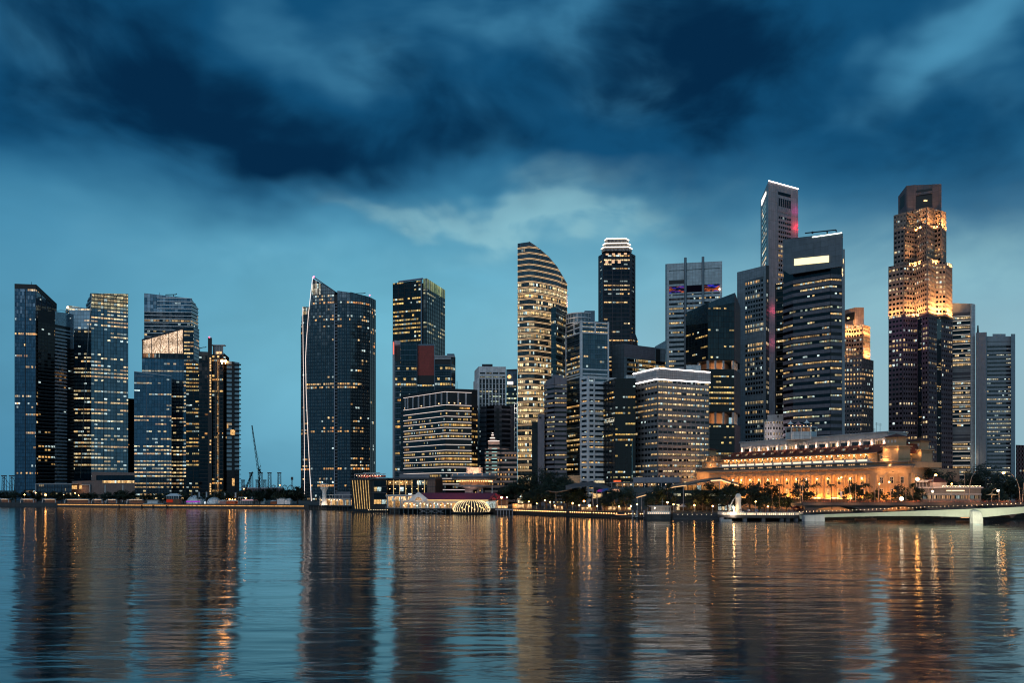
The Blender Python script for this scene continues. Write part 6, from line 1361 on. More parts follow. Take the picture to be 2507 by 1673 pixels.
for px, tx in ((600, 'arched loading crane nearest the toothed black tower'), (670, 'arched loading crane between the two tall harbour cranes'), (697, 'arched loading crane beside the radio mast'), (712, 'arched loading crane at the foot of the radio mast')):
    x = X(px, 2300); s_ = thing('loading_crane', tx, 'crane', (x, 2300, 2.5), 'arched cranes in the harbour'); mb = MB(); a = [(x + 9 * math.cos(PI * q / 6), 2300, 12 + 16 * math.sin(PI * q / 6)) for q in range(7)]; mb.path([(x + 11, 2300, 3)] + a + [(x - 11, 2300, 3)], .9, 4); mb.path([(x - 4, 2300, 3), (x - 2, 2300, 26), (x + 3, 2300, 26), (x + 5, 2300, 3)], .6, 4); mb.build('arch', m_hazed_steel, s_)
s_ = thing('port_warehouse', 'long low pinkish lit harbour shed under the cranes', 'warehouse', (X(640, 2280), 2280, 2.5)); mb = MB(); mb.box(X(592, 2280), X(690, 2280), 2280, 2300, 2.5, Z(1197, 2280)); mb.build('wall', mat('shed_wall', (.16, .12, .13), .8), s_); mb = MB(); mb.box(X(592, 2280), X(690, 2280), 2278, 2300, Z(1197, 2280), Z(1194.5, 2280)); mb.build('roof', mat('shed_roof', (.40, .36, .40), .7), s_)
mb = MB(); [mb.box(X(594 + 6 * q, 2278), X(596 + 6 * q, 2278), 2277, 2278, 3, Z(1197, 2278)) for q in range(16)]; mb.build('frame', m_hazed_steel, s_)
for px, py in ((597, 1198), (592, 1209), (609, 1209), (621, 1210), (641, 1210.5), (645, 1211), (668, 1212), (685, 1189), (690, 1212), (714, 1209), (706, 1210), (724, 1207)):
    x, y, z = P3(px, py, 2270); s_ = thing('harbour_lamp', 'orange floodlight on a mast in the far harbour, seen through the gap between towers', 'street lamp', (x, y, 2.5), 'harbour floodlights'); mb = MB(); mb.tube((x, y, 2.5), (x, y, z), .4, n=5); mb.build('pole', m_hazed_steel, s_); mb = MB(); mb.sphere((x, y, z), 1.7, 8); mb.build('lamp_head', emit('harbour_lamp', (1, .5, .18), 6), s_)
# luffing crane
def lattice(mb, p, q, wd_, r=.14, n=14):
    p, q = Vector(p), Vector(q); s = Vector((wd_ / 2, 0, 0)); b_ = Vector((0, wd_ / 2, 0)); d_ = q - p
    for c in (s, -s, b_): mb.tube(p + c, q + c * .4, r, n=4)
    for k in range(n):
        a, e = p + d_ * (k / n), p + d_ * ((k + 1) / n); f, g = 1 - .6 * k / n, 1 - .6 * (k + 1) / n; c = s if k % 2 else -s; mb.tube(a + c * f, e - c * g, r * .8, n=4); mb.tube(a + b_ * f, e + c * g, r * .8, n=4)
D = 1000
s_ = thing('luffing_crane', 'tall luffing construction crane with its thin jib raised high, left of the sail-shaped tower', 'crane', (X(635, D), D, GZ))
mb = MB(); lattice(mb, P3(636, 1214, D), P3(632.5, 1151, D), 3.2, .3, 12); mb.build('mast', m_hazed_steel, s_)
mb = MB(); lattice(mb, P3(632, 1150, D), P3(616.8, 1042, D), 2.6, .24, 22); mb.build('jib', m_hazed_steel, s_)
mb = MB(); mb.path([P3(632.5, 1149, D), P3(639, 1159, D)], .8, 5); mb.path([P3(632, 1150, D), P3(638.5, 1141, D)], .4, 5); mb.box(X(633, D), X(637, D), D - 1, D + 2, Z(1153, D), Z(1149, D)); mb.build('counter_jib', m_hazed_steel, s_)
mb = MB(); mb.path([P3(638.5, 1141, D), P3(628.5, 1107, D)], .1, 4); mb.path([P3(638.5, 1141, D), P3(639, 1159, D)], .1, 4); mb.path([P3(617, 1043, D), P3(617, 1085, D)], .08, 4); mb.build('cable', m_hazed_steel, s_)
s_ = thing('crawler_crane', 'shorter dark crane jib leaning right beside the toothed black tower', 'crane', (X(598, 980), 980, GZ)); mb = MB(); lattice(mb, P3(598, 1207, 980), P3(618, 1156, 980), 2.4, .34, 10); mb.build('jib', m_hazed_steel, s_); mb = MB(); mb.box(X(594, 980), X(602, 980), 978, 984, GZ, Z(1205, 980)); mb.build('cab', m_hazed_steel, s_)

# -- white control tower by the water and the arcade restaurant behind
x, y = X(794, 583), 583; s_ = thing('control_tower', 'small white flared control tower with a lit windowed cabin, standing at the water', 'tower', (x, y, GZ))
mb = MB(); zt = Z(1197, y); mb.lathe([(2.3, 0), (1.55, 5), (1.45, zt - GZ - 3), (2.0, zt - GZ - 1), (2.7, zt - GZ)], (x, y, GZ), 16); mb.build('shaft', m_white, s_, True)
mb = MB(); mb.lathe([(2.7, 0), (2.9, .8), (2.9, 1.0)], (x, y, zt), 12); mb.lathe([(3.1, 3.0), (3.1, 3.4), (0, 3.7)], (x, y, zt), 12); [mb.tube((x + 2.85 * math.cos(a), y + 2.85 * math.sin(a), zt + 1), (x + 3.0 * math.cos(a), y + 3.0 * math.sin(a), zt + 3), .12, n=4) for a in [2 * PI * q / 12 for q in range(12)]]; mb.build('cabin', m_white, s_)
mb = MB(); mb.lathe([(2.6, 1), (2.75, 3)], (x, y, zt), 12); mb.build('cabin_window', emit('cabin_glow', (1, .55, .26), .45, False, .8), s_)
mb = MB(); mb.tube((x + 1.5, y, zt + 3.6), (x + 1.5, y, zt + 6), .06, n=4); mb.build('antenna', m_steel, s_)
for dx in (-3, 2.5): lamp('uplight', (x + dx, y - 4, GZ + .5), 620, (1, .74, .52), s_)
g_rest = glass('arcade_glass', .96, ((1, .6, .28), (1, .74, .42), (1, .85, .6)), (.08, .05, .03), 1.0, vlo=.02, vhi=.98, frame=.05)
def arcade(mb, w, u0, u1, z0, zs, n, pw, o0, o1, ztop):
    """row of round-headed arches: piers, and a wall pierced by half-circles"""
    bay = (u1 - u0) / n
    for q in range(n):
        a = u0 + bay * q; c, r = a + bay / 2, (bay - pw) / 2
        w.slab(mb, a, a + pw / 2, z0, zs, o0, o1, clip=False); w.slab(mb, a + bay - pw / 2, a + bay, z0, zs, o0, o1, clip=False)
        k = 8
        for j in range(k):
            t0, t1 = PI - PI * j / k, PI - PI * (j + 1) / k; x0_, x1_ = c + r * math.cos(t0), c + r * math.cos(t1); za, zb = zs + r * math.sin(t0), zs + r * math.sin(t1)
            w.polyslab(mb, [(x0_, za), (x1_, zb), (x1_, ztop), (x0_, ztop)], o0, o1)
        for e0, e1 in ((a, a + pw / 2), (a + bay - pw / 2, a + bay)): w.slab(mb, e0, e1, zs, ztop, o0, o1, clip=False)
    return bay
D = 588; s_ = thing('arcade_restaurant', 'white arcaded waterside restaurant with warm lit arches behind the control tower', 'restaurant', (X(820, D), D, GZ))
w = Wall((X(783, D), D), (X(858, D - 16), D - 16), 90, 90)
mb = MB(); w.slab(mb, 0, w.L, GZ, GZ + 4.2, -8, -2.2, clip=False); mb.build('wall', m_stw, s_)
mb = MB(); w.slab(mb, .5, w.L, GZ + .2, GZ + 3.9, None, -2.1, clip=False, uvf=lambda u, z: (u / 2.2, (z - GZ) / 4)); mb.build('window_band', g_rest, s_)
mb = MB(); arcade(mb, w, 5, w.L, GZ, GZ + 1.9, 4, 1.2, -.4, 0, GZ + 4.6); mb.build('arcade', m_stw, s_)
mb = MB(); w.slab(mb, -.5, w.L, GZ + 4.6, GZ + 5.1, -8, .6, clip=False); w.slab(mb, 2, w.L, GZ + 7.3, GZ + 7.7, -7, -1, clip=False); [w.slab(mb, 2 + 3.2 * q, 2.3 + 3.2 * q, GZ + 5, GZ + 7.3, -1.4, -1.1, clip=False) for q in range(7)]; w.slab(mb, -.4, .2, GZ, GZ + 6.5, -.6, 0, clip=False); mb.build('terrace', m_stw, s_)
for q in range(5): lamp('arcade_lamp', w.p(3 + 4 * q, GZ + 3.2, -1.2), 120, (1, .58, .28), s_)
for q in range(8): mb = MB(); mb.sphere(w.p(2 + 2.6 * q, GZ + 3.6 + (q % 2) * .4, .5), .22, 6); mb.build('lantern', emit('lantern', (1, .7, .36), 9), s_)
mb = MB(); mb.box(X(820, 592), X(856, 592), 594, 600, GZ, Z(1205, 594)); mb.build('rear_block', m_grey, s_)
# jetty in front
s_ = thing('jetty', 'low dark timber jetty under the control tower', 'jetty', (X(810, 580), 580, 0)); mb = MB(); w = Wall((X(757, 594), 594), (X(856, 556), 556), 90, 90); w.slab(mb, 0, w.L, 2.3, 3.0, -4, 0.6, clip=False); mb.build('deck', m_black, s_)
for q in range(16): mb = MB(); p_ = w.p(w.L * q / 15.5, 0, .3); mb.tube((p_[0], p_[1], -1), (p_[0], p_[1], 2.4), .3, n=6); mb.build('pile', m_quay, s_)

# -- waterfront hotel with lit ribs
m_hb = mat('hotel_dark_panel', (.055, .05, .055), .5, .2, panel=(1.2, 2.0, .08))
s_ = thing('waterfront_hotel', 'dark waterfront hotel with leaning glowing ribs on its rounded left end and a roof terrace', 'hotel', (X(950, 510), 515, 0))
w1 = Wall((X(861, 516), 516), (X(912, 508), 508), 90, 90); w2 = Wall((X(912, 508), 508), (X(947, 507), 507), 90, 90); w3 = Wall((X(947, 511), 511), (X(1066, 503), 503), 90, 90)
zr = Z(1175, 512)
mb = MB()
for w, o in ((w1, 0), (w2, 0)): w.slab(mb, 0, w.L, 1.0, zr, -12, o, clip=False)
w3.slab(mb, 0, w3.L, GZ, zr, -14, 0, clip=False); mb.build('wall', m_black, s_)
mb = MB(); [w.slab(mb, -.8, w.L + .4, zr, Z(1171, 512), -12, 1.2, clip=False) for w in (w1, w2, w3)]; w1.slab(mb, -1, w1.L + .5, Z(1176.5, 512), zr, -10, .8, clip=False); mb.build('roof_edge', m_hb, s_)
g_ho = glass('hotel_room', .5, ((1, .45, .15), (1, .60, .24), (1, .76, .4)), (.014, .014, .018), .9, vlo=.06, vhi=.94, frame=.06, runs=.2)
for k in range(4):
    mb = MB(); za = 4.2 + k * 4.0; w3.slab(mb, .3, w3.L * .84, za + .3, za + 3.7, None, .1, clip=False, uvf=lambda u, z: (u / 2.9, 3 + k + (z - za) / 4.0)); w2.slab(mb, 1, w2.L, za + .3, za + 3.7, None, .1, clip=False, uvf=lambda u, z: (50 + u / 2.9, 3 + k + (z - za) / 4.0)); mb.build('window_band', g_ho if k else MATS['hotel_room'], s_)
    mb = MB(); w3.slab(mb, 0, w3.L, za - .2, za + .2, 0, .5, clip=False); w2.slab(mb, 0, w2.L, za - .2, za + .2, 0, .5, clip=False); w1.slab(mb, 0, w1.L, za - .15, za + .15, 0, .25, clip=False); mb.build('floor_slab', m_hb, s_)
mb = MB(); w3.slab(mb, w3.L * .84, w3.L, 6, zr, 0, .4, clip=False); mb.build('bronze_panel', mat('bronze_panel', (.16, .09, .07), .4, .4, panel=(1.2, 2, .1)), s_)
for q in range(7):                                                 # leaning ribs
    u0_, u1_ = w1.L * (.14 + .095 * q), w1.L * (.03 + .122 * q); u0_, u1_ = w1.L * (.20 + .115 * q), w1.L * (.06 + .125 * q)
    mb = MB(); mb.path([w1.p(u1_, zr - .4, .55), w1.p((u0_ + u1_) / 2, (zr + 1.5) / 2, .5), w1.p(u0_, 2.0, .45)], .17, 5); mb.build('light_rib', emit('rib_glow', (1, .62, .22), .85, True, .3), s_)
for q in range(7):
    u = w3.L * (.02 + .127 * q); mb = MB(); mb.path([w3.p(u, 9.5, .5), w3.p(u, zr - .3, .5)], .16, 5); mb.build('light_rib', emit('rib_glow2', (1, .66, .26), .9), s_)
for k in range(3):
    for q in range(7): u = w3.L * (.055 + .113 * q) + (k * 7 % 3) * .3; mb = MB(); mb.sphere(w3.p(u, 10.8 + 4 * k, .25), .25, 6); mb.build('balcony_lamp', emit('balcony_lamp', (1, .52, .2), 9), s_)
mb = MB(); wl = Wall((X(868, 518), 518), (X(938, 514), 514), 90, 90); z0_ = Z(1171, 516)
[wl.slab(mb, wl.L * q / 9, wl.L * q / 9 + .15, z0_, Z(1162, 516), -.2, 0, clip=False) for q in range(10)]; wl.slab(mb, 0, wl.L, Z(1162.3, 516), Z(1161, 516), -5, .2, clip=False); wl.slab(mb, wl.L * .28, wl.L * .8, Z(1159.8, 516), Z(1158, 516), -5, -1, clip=False); mb.build('terrace_pergola', m_stw, s_)
mb = MB(); wl.slab(mb, .2, wl.L, Z(1169.5, 516), Z(1164, 516), -4.6, -4.4, clip=False); mb.build('terrace_back', mat('terrace_rose', (.4, .18, .14), .8), s_)
for q in range(10): mb = MB(); mb.sphere(wl.p(1.2 + 1.8 * q, Z(1165 + q % 2, 516), -.6), .2, 6); mb.build('terrace_lamp', emit('terrace_bulb', (1, .6, .36), 6), s_)
lamp('terrace_light', wl.p(6, Z(1165, 516), -2), 260, (1, .42, .34), s_); lamp('terrace_light', wl.p(13, Z(1165, 516), -2), 260, (1, .42, .34), s_)
mb = MB(); wq = Wall((X(978, 524), 524), (X(1050, 524), 524), 90, 90); wq.slab(mb, 0, wq.L, zr, Z(1161, 524), -4, 0, clip=False); wq.slab(mb, -1, wq.L * .8, Z(1158, 524), Z(1156.5, 524), -6, .6, clip=False); mb.build('roof_block', m_grey, s_)
mb = MB(); w1.slab(mb, -1.5, w1.L + 1, .4, 1.2, -8, 2, clip=False); w2.slab(mb, -1, w2.L + 1, .4, 1.2, -8, 2, clip=False); mb.build('water_deck', m_black, s_)
for q in range(9): mb = MB(); mb.sphere(w2.p(-2 + 1.5 * q, 1.5, 1.6), .13, 6); mb.build('deck_lamp', emit('deck_lamp', (1, .7, .36), 8), s_)

# -- ferry-pier building with red roof
m_redroof = mat('crimson_roof', (.20, .022, .05), .55, panel=(.5, .5, .05), var=.2)
s_ = thing('pier_building', 'low cream pier building with a long crimson roof, a white arched gable and glowing arcades', 'pier building', (X(1080, 485), 488, GZ))
wa_ = Wall((X(947, 497), 497), (X(1032, 490), 490), 90, 90); wb_ = Wall((X(985, 488), 488), (X(1213, 474), 474), 90, 90)
mb = MB(); wa_.slab(mb, 0, wa_.L, GZ, Z(1215, 495), -8, -2.5, clip=False); wb_.slab(mb, 0, wb_.L, GZ, Z(1226, 482), -9, -2.4, clip=False); mb.build('wall', m_stw, s_)
mb = MB(); wa_.slab(mb, .3, wa_.L - .3, GZ + .3, Z(1218, 495), None, -2.4, clip=False, uvf=lambda u, z: (u / 2.4, (z - GZ) / 4.2)); mb.build('window_band', g_rest, s_)
mb = MB(); wb_.slab(mb, .3, wb_.L - .3, GZ + .3, Z(1229, 482), None, -2.3, clip=False, uvf=lambda u, z: (u / 2.0, 7 + (z - GZ) / 4.4)); mb.build('window_band', g_rest, s_)
mb = MB(); wa_.slab(mb, -.5, wa_.L + .5, Z(1216.5, 495), Z(1212, 495), -9, .6, clip=False); mb.build('flat_roof', m_stw, s_)
for q in range(6): mb = MB(); u = wa_.L * q / 5.2; wa_.slab(mb, u, u + .9, GZ, Z(1216.5, 495), -.8, 0, clip=False); mb.build('column', m_stw, s_)
mb = MB(); n_ = 13; arcade(mb, wb_, 0, wb_.L * .86, GZ, GZ + 2.0, n_, .9, -.5, 0, Z(1227, 482)); mb.build('arcade', m_stw, s_)
ze, zr_ = Z(1224, 482), Z(1207.5, 488)
r0, r1 = wb_.s_of(1046), wb_.s_of(1196)
mb = MB(); k0, k1 = wb_.s_of(1022), wb_.s_of(1206)
P_ = [wb_.p(r0 - 3, ze, 1.2), wb_.p(r1, ze, 1.2), wb_.p(k1, zr_, -7), wb_.p(k0, zr_, -7), wb_.p(r0 - 3, ze, -15), wb_.p(r1 + 9, ze, -15)]
mb.face([P_[0], P_[1], P_[2], P_[3]]); mb.face([P_[4], P_[3], P_[2], P_[5]]); mb.face([P_[1], P_[5], P_[2]]); mb.face([P_[0], P_[3], P_[4]]); mb.face([P_[0], P_[4], P_[5], P_[1]]); mb.build('roof', m_redroof, s_)
mb = MB(); gx0, gx1 = wb_.s_of(1003), wb_.s_of(1049); gm = (gx0 + gx1) / 2; zb_, zt_ = Z(1225, 484), Z(1205, 484)
wb_.polyslab(mb, [(gx0, zb_ - .6), (gx1, zb_ - .6), (gx1, zb_ + .4), (gm, zt_), (gx0, zb_ + .4)], .1, 1.0); mb.build('gable', m_white, s_)
mb = MB(); wb_.polyslab(mb, [(gm + 2.2 * math.cos(PI * j / 8), zb_ - .4 + 2.2 * math.sin(PI * j / 8)) for j in range(9)], 1.0, 1.1); mb.build('gable_window', emit('gable_glow', (1, .6, .3), .5, False, .6), s_)
mb = MB(); wb_.slab(mb, r0, r1, ze - .5, ze - .2, .6, 1.0, clip=False); mb.build('eaves_light', emit('eaves_gold', (1, .66, .26), 2.0), s_)
for q in range(6): lamp('arcade_lamp', wa_.p(wa_.L * (.1 + .18 * q), Z(1220, 495), -1.2), 220, (1, .56, .24), s_)
for q in range(12): lamp('arcade_lamp', wb_.p(wb_.L * (.04 + .07 * q), GZ + 3.6, -1.2), 130, (1, .56, .24), s_)
for q in range(22): mb = MB(); mb.sphere(wb_.p(wb_.L * (.02 + .037 * q), GZ + 1.6 + (q * 7 % 4) * .45, .4 + (q % 3) * .4), .2, 6); mb.build('lantern', emit('pier_lantern', (1, .62, .28), 16), s_)
lamp('gable_lamp', wb_.p(gm, zb_ - 1, 6), 420, (1, .86, .76), s_); lamp('roof_light', wb_.p((r0 + r1) / 2, zr_ + 3, 6), 1100, (1, .3, .45), s_, size=2); lamp('roof_light', wb_.p(r0 + 8, zr_ + 3, 5), 300, (1, .3, .45), s_, size=2)
D = 470; d_ = thing('pier_deck', 'timber deck on piles in front of the crimson-roofed pier building', 'jetty', (X(1020, 480), 480, 0)); wd2 = Wall((X(946, 492), 492), (X(1110, 474), 474), 90, 90)
mb = MB(); wd2.slab(mb, 0, wd2.L, 2.5, 3.05, -8, 1.2, clip=False); mb.build('deck', m_quay, d_)
for q in range(15): mb = MB(); p_ = wd2.p(wd2.L * q / 14.5, 0, .8); mb.tube((p_[0], p_[1], -1), (p_[0], p_[1], 2.6), .28, n=6); mb.build('pile', mat('weathered_pile', (.10, .12, .13), .8), d_)
mb = MB()
for q in range(3): u = wd2.L * (.52 + .12 * q); b1 = u + wd2.L * .11; mb.path([wd2.p(u, .4, 1.3), wd2.p(b1, 2.4, 1.3)], .14, 4); mb.path([wd2.p(u, 2.4, 1.3), wd2.p(b1, .4, 1.3)], .14, 4)
mb.build('cross_brace', m_conc, d_)
mb = MB(); [mb.path([wd2.p(wd2.L * q / 14, 3, 1), wd2.p(wd2.L * q / 14, 4.1, 1)], .06, 4) for q in range(15)]; mb.path([wd2.p(0, 4.1, 1), wd2.p(wd2.L, 4.1, 1)], .05, 4); mb.build('railing', m_steel, d_)

# -- ribbed glass dome on the water
cx_, cy_ = X(1152.5, 464), 474
s_ = thing('glass_dome', 'low round glass dome on the water with closely spaced glowing ribs', 'dome', (cx_, cy_, 0)); r = X(1199, 464) - X(1152.5, 464); hh = Z(1226.5, 464) - 1.2
prof = [(r * (1 - .10 * (1 - a)) * math.cos(a * 1.28) if False else r * math.cos(PI / 2 * min(1, a * .97)) ** .55, hh * math.sin(PI / 2 * a)) for a in [k / 10 for k in range(11)]]
prof = [(r * (.93 if k == 0 else .99 if k == 1 else 1.0 if k == 2 else p[0] / r), p[1]) for k, p in enumerate(prof)]
mb = MB(); mb.lathe([(a * .985, b_ * .985) for a, b_ in prof] , (cx_, cy_, 1.2), 40); mb.build('glass_shell', mat('dome_glass', (.03, .03, .03), .15, .2), s_, True)
for q in range(36):
    a = 2 * PI * q / 36 + .05; mb = MB(); mb.path([(cx_ + p[0] * math.cos(a), cy_ + p[0] * math.sin(a), 1.2 + p[1]) for p in prof[:9]], .13, 4); mb.build('rib', emit('dome_rib', (1, .76, .42), 1.5), s_)
mb = MB(); mb.lathe([(0, 0), (r + 1.5, 0), (r + 1.5, .9), (0, .9)], (cx_, cy_, .3), 36); mb.build('base', m_black, s_)
mb = MB()
for q in range(20): a = PI + PI * q / 19; mb.sphere((cx_ + r * .9 * math.cos(a), cy_ + r * .9 * math.sin(a), 2.2 + (q * 5 % 3) * .8), .3, 6)
R_in = [((q * 37) % 19 / 19.0) for q in range(14)]
mb = MB()
for q, f in enumerate(R_in): a = PI * 1.08 + PI * .84 * f; mb.lathe([(.34, 0), (.34, .5)], (cx_ + r * 1.0 * math.cos(a), cy_ + r * 1.0 * math.sin(a), 2.6 + q % 4 * .9), 6)
mb.build('table_light', emit('dome_table', (1, .55, .2), 3.5), s_)

# -- revolving restaurant tower
x, y = X(1160, 512), 520; s_ = thing('disc_tower', 'concrete tower carrying a wide round restaurant disc with a lit drum on top', 'tower', (x, y, GZ))
zu, zw, zl, zt_ = Z(1192, 512), Z(1177, 512), Z(1168, 512), Z(1144.5, 512); zd = Z(1160, 512)
mb = MB()
for dx, wd_ in ((-5.2, 1.6), (-2.6, 3.6), (2.6, 1.6), (5.0, 1.4)): mb.box(x + dx - wd_ / 2, x + dx + wd_ / 2, y - 3.5 + (dx > 0) * .6, y + 4, GZ, zu + 1)
mb.build('shaft', m_grey, s_)
mb = MB(); mb.box(x + 1.9, x + 4.2, y - 2.6, y - 2.4, GZ + 2, zu); mb.build('stair_glass', glass('stair_glass', .7, ((1, .55, .2), (1, .66, .3), YEL), (.05, .03, .02), .6, frame=.1), s_)
mb = MB(); mb.lathe([(2, zu - 2.2), (9.5, zu - .4), (12.6, zu), (12.8, zu + .7), (11, zu + .8), (11, zu + .9)], (x, y, 0), 40); mb.build('lower_disc', m_conc, s_, False)
mb = MB(); mb.lathe([(9.8, zu + .9), (9.8, zw)], (x, y, 0), 36); mb.build('gallery_wall', mat('gallery_wall', (.42, .25, .15), .7), s_)
mb = MB(); mb.lathe([(9.8, zw - .1), (14.6, zl - 1.6), (14.8, zl - 1.2), (9, zl - 1)], (x, y, 0), 40); mb.build('soffit', m_conc, s_)
for q in range(26): a = PI + PI * q / 25; mb = MB(); mb.sphere((x + 11.4 * math.cos(a), y + 11.4 * math.sin(a), zw - .5), .26, 6); mb.build('soffit_lamp', emit('soffit_lamp', (1, .5, .18), 9), s_)
mb = MB(); mb.lathe([(14.4, zl - 1.2), (15.2, zl + .2), (15.2, zd - 1.1), (14.0, zd - .2), (5, zd)], (x, y, 0), 44); mb.build('disc_window', mat('disc_glass', (.26, .26, .31), .3, .3), s_)
mb = MB(); [mb.tube((x + 15.25 * math.cos(a), y + 15.25 * math.sin(a), zl - .4), (x + 15.25 * math.cos(a), y + 15.25 * math.sin(a), zd - 1), .10, n=4) for a in [2 * PI * q / 36 for q in range(36)]]; mb.lathe([(15.2, zd - 1.2), (15.6, zd - 1.0), (14.2, zd - .1)], (x, y, 0), 44); mb.lathe([(15.2, zl - .4), (15.5, zl), (15.2, zl + .3)], (x, y, 0), 44); mb.build('disc_rim', m_steel, s_)
for q in range(7): a = PI * 1.15 + PI * .7 * q / 6; mb = MB(); mb.lathe([(.22, 0), (.22, .5)], (x + 15.3 * math.cos(a), y + 15.3 * math.sin(a), zl + .8 + q % 2 * .5), 6); mb.build('table_lamp', emit('disc_table_lamp', (1, .45, .2), 1.6), s_)
mb = MB(); mb.lathe([(5.2, zd), (5.2, zt_), (5.0, zt_), (5.0, zt_ - .5), (0, zt_ - .5)], (x, y, 0), 32); [mb.tube((x + 5.25 * math.cos(a), y + 5.25 * math.sin(a), zd + .6), (x + 5.25 * math.cos(a), y + 5.25 * math.sin(a), zt_), .09, n=4) for a in [2 * PI * q / 30 for q in range(30)]]; mb.build('drum', mat('drum_cream', (.55, .42, .34), .7), s_)
for dx in (-6, 0, 6): lamp('drum_lamp', (x + dx, y - 9, zd + 1.2), 1700, (1, .62, .40), s_)
lamp('soffit_glow', (x, y - 12.5, zw - 1.5), 130, (1, .48, .2), s_); lamp('soffit_glow', (x - 8, y - 10, zw - 1.5), 110, (1, .48, .2), s_); lamp('soffit_glow', (x + 8, y - 10, zw - 1.5), 110, (1, .48, .2), s_); lamp('shaft_lamp', (x - 3, y - 9, GZ + 8), 900, (1, .58, .42), s_)
for px, top, D_, tx in ((1181, 1197, 500, 'thin dark mast right of the disc tower shaft'), (1205, 1189, 498, 'white spire on the right end of the crimson roof')):
    mm = thing('roof_spire', tx, 'mast', (X(px, D_), D_, GZ)); mb = MB(); zb_ = Z(1209, D_); mb.tube((X(px, D_), D_, zb_ - 3), (X(px, D_), D_, Z(top, D_)), .42 if px > 1190 else .16, .2 if px > 1190 else .1, 6); mb.build('spire', m_stw if px > 1190 else m_steel, mm); mb = MB(); mb.lathe([(1.6, 0), (.5, 1.5), (.4, 2.2)], (X(px, D_), D_, zb_ - 1), 8); mb.build('base', m_stw if px > 1190 else m_steel, mm)
s_ = thing('waterside_house', 'small dim brown house with lit ground floor, right of the glass dome', 'house', (X(1229, 480), 480, GZ)); mb = MB(); mb.box(X(1215, 480), X(1244, 480), 480, 488, GZ, Z(1226, 480)); mb.build('wall', mat('brown_slats', (.15, .10, .08), .8, panel=(6, 1.0, .15)), s_); mb = MB(); mb.box(X(1214, 480), X(1245, 480), 479, 489, Z(1226, 480), Z(1224.5, 480)); mb.build('roof', m_dark_metal, s_); mb = MB(); mb.box(X(1216, 480), X(1243, 480), 479.8, 479.9, GZ + .2, GZ + 1.6); mb.build('window', emit('house_glow', (1, .6, .25), 1.2, False, .6), s_)
mb = MB(); mb.box(X(1202, 479), X(1216, 479), 479, 484, GZ, Z(1215, 479)); mb.build('side_block', m_dark_metal, s_)
street_lamp(1228, 1219, 476, 'brightest starry lamp between the glass dome and the big dark trees', 'waterfront lamps', .62); street_lamp(1241, 1218.5, 478, 'smaller lamp just right of the starry lamp', 'waterfront lamps', .4)
# ================================================================ RIGHT WATERFRONT
# -- promenade quay with a row of round lamps
q_ = thing('quay_wall', 'dark promenade quay wall with a row of round glowing lamps just above the water', 'quay wall', (*at(1370), 0))
ps = [at(p) for p in (1182, 1250, 1310, 1400, 1500, 1575)]
mb = MB(); mb.prism([(x, y - .4) for x, y in ps] + [(x, y + .5) for x, y in ps[::-1]], -1.5, 3.2); mb.build('wall', mat('dark_quay', (.016, .015, .016), .8, var=.5), q_)
mb = MB(); mb.prism([(x, y - .9) for x, y in ps] + [(x, y + .2) for x, y in ps[::-1]], 2.9, 3.3); mb.build('coping', m_quay, q_)
mb = MB(); [mb.path([(ps[i][0], ps[i][1] - .5, z), (ps[i + 1][0], ps[i + 1][1] - .5, z)], .05, 4) for i in range(5) for z in (4.3, 3.8)]
for q in range(60): px = 1250 + 5.4 * q; x, y = at(px, -.5); mb.tube((x, y, 3.2), (x, y, 4.3), .05, n=4)
mb.build('railing', m_dark_metal, q_)
LP = [1254 + 4.35 * q for q in range(31)] + [1396 + 5.4 * q for q in range(10)] + [1453 + 6.3 * q for q in range(10)] + [1531, 1539, 1545.5, 1553.5, 1568, 1573]
for px in LP: x, y = at(px, -.9); mb = MB(); mb.sphere((x, y, 2.35), .26, 8); mb.build('wall_lamp', emit('quay_lamp', (1, .50, .18), 5), q_)
s_ = thing('landing_stage', 'pale low landing stage on piles at the left end of the lamp-lined quay', 'jetty', (*at(1230, -3), 0)); mb = MB(); x0, x1 = X(1213, 468), X(1256, 462); mb.box(x0, x1, 462, 470, 2.4, 3.0); mb.build('deck', m_conc, s_)
for q in range(6): mb = MB(); mb.box(x0 + 1 + q * 1.7, x0 + 1.7 + q * 1.7, 462.4, 463, -1, 2.4); mb.build('pile', m_grey, s_)
lamp('stage_lamp', (x0 + 5, 459, 4), 90, (1, .8, .6), s_)
s_ = thing('mooring_stage', 'floating mooring stage with four tall pale posts and a white lifebuoy', 'jetty', (*at(1555, -5), 0)); mb = MB(); mb.box(X(1546, 392), X(1578, 392), 388, 393, .3, .9); mb.build('deck', m_black, s_)
for px in (1549, 1559.5, 1577): mb = MB(); x = X(px, 389); mb.tube((x, 389, -1), (x, 389, 4.2), .42, n=8); mb.build('post', m_conc, s_)
mb = MB(); c = (X(1557.5, 387), 387, 1.6); [mb.tube((c[0] + .55 * math.cos(2 * PI * q / 12), c[1], c[2] + .55 * math.sin(2 * PI * q / 12)), (c[0] + .55 * math.cos(2 * PI * (q + 1) / 12), c[1], c[2] + .55 * math.sin(2 * PI * (q + 1) / 12)), .13, n=5) for q in range(12)]; mb.build('lifebuoy', m_white, s_)
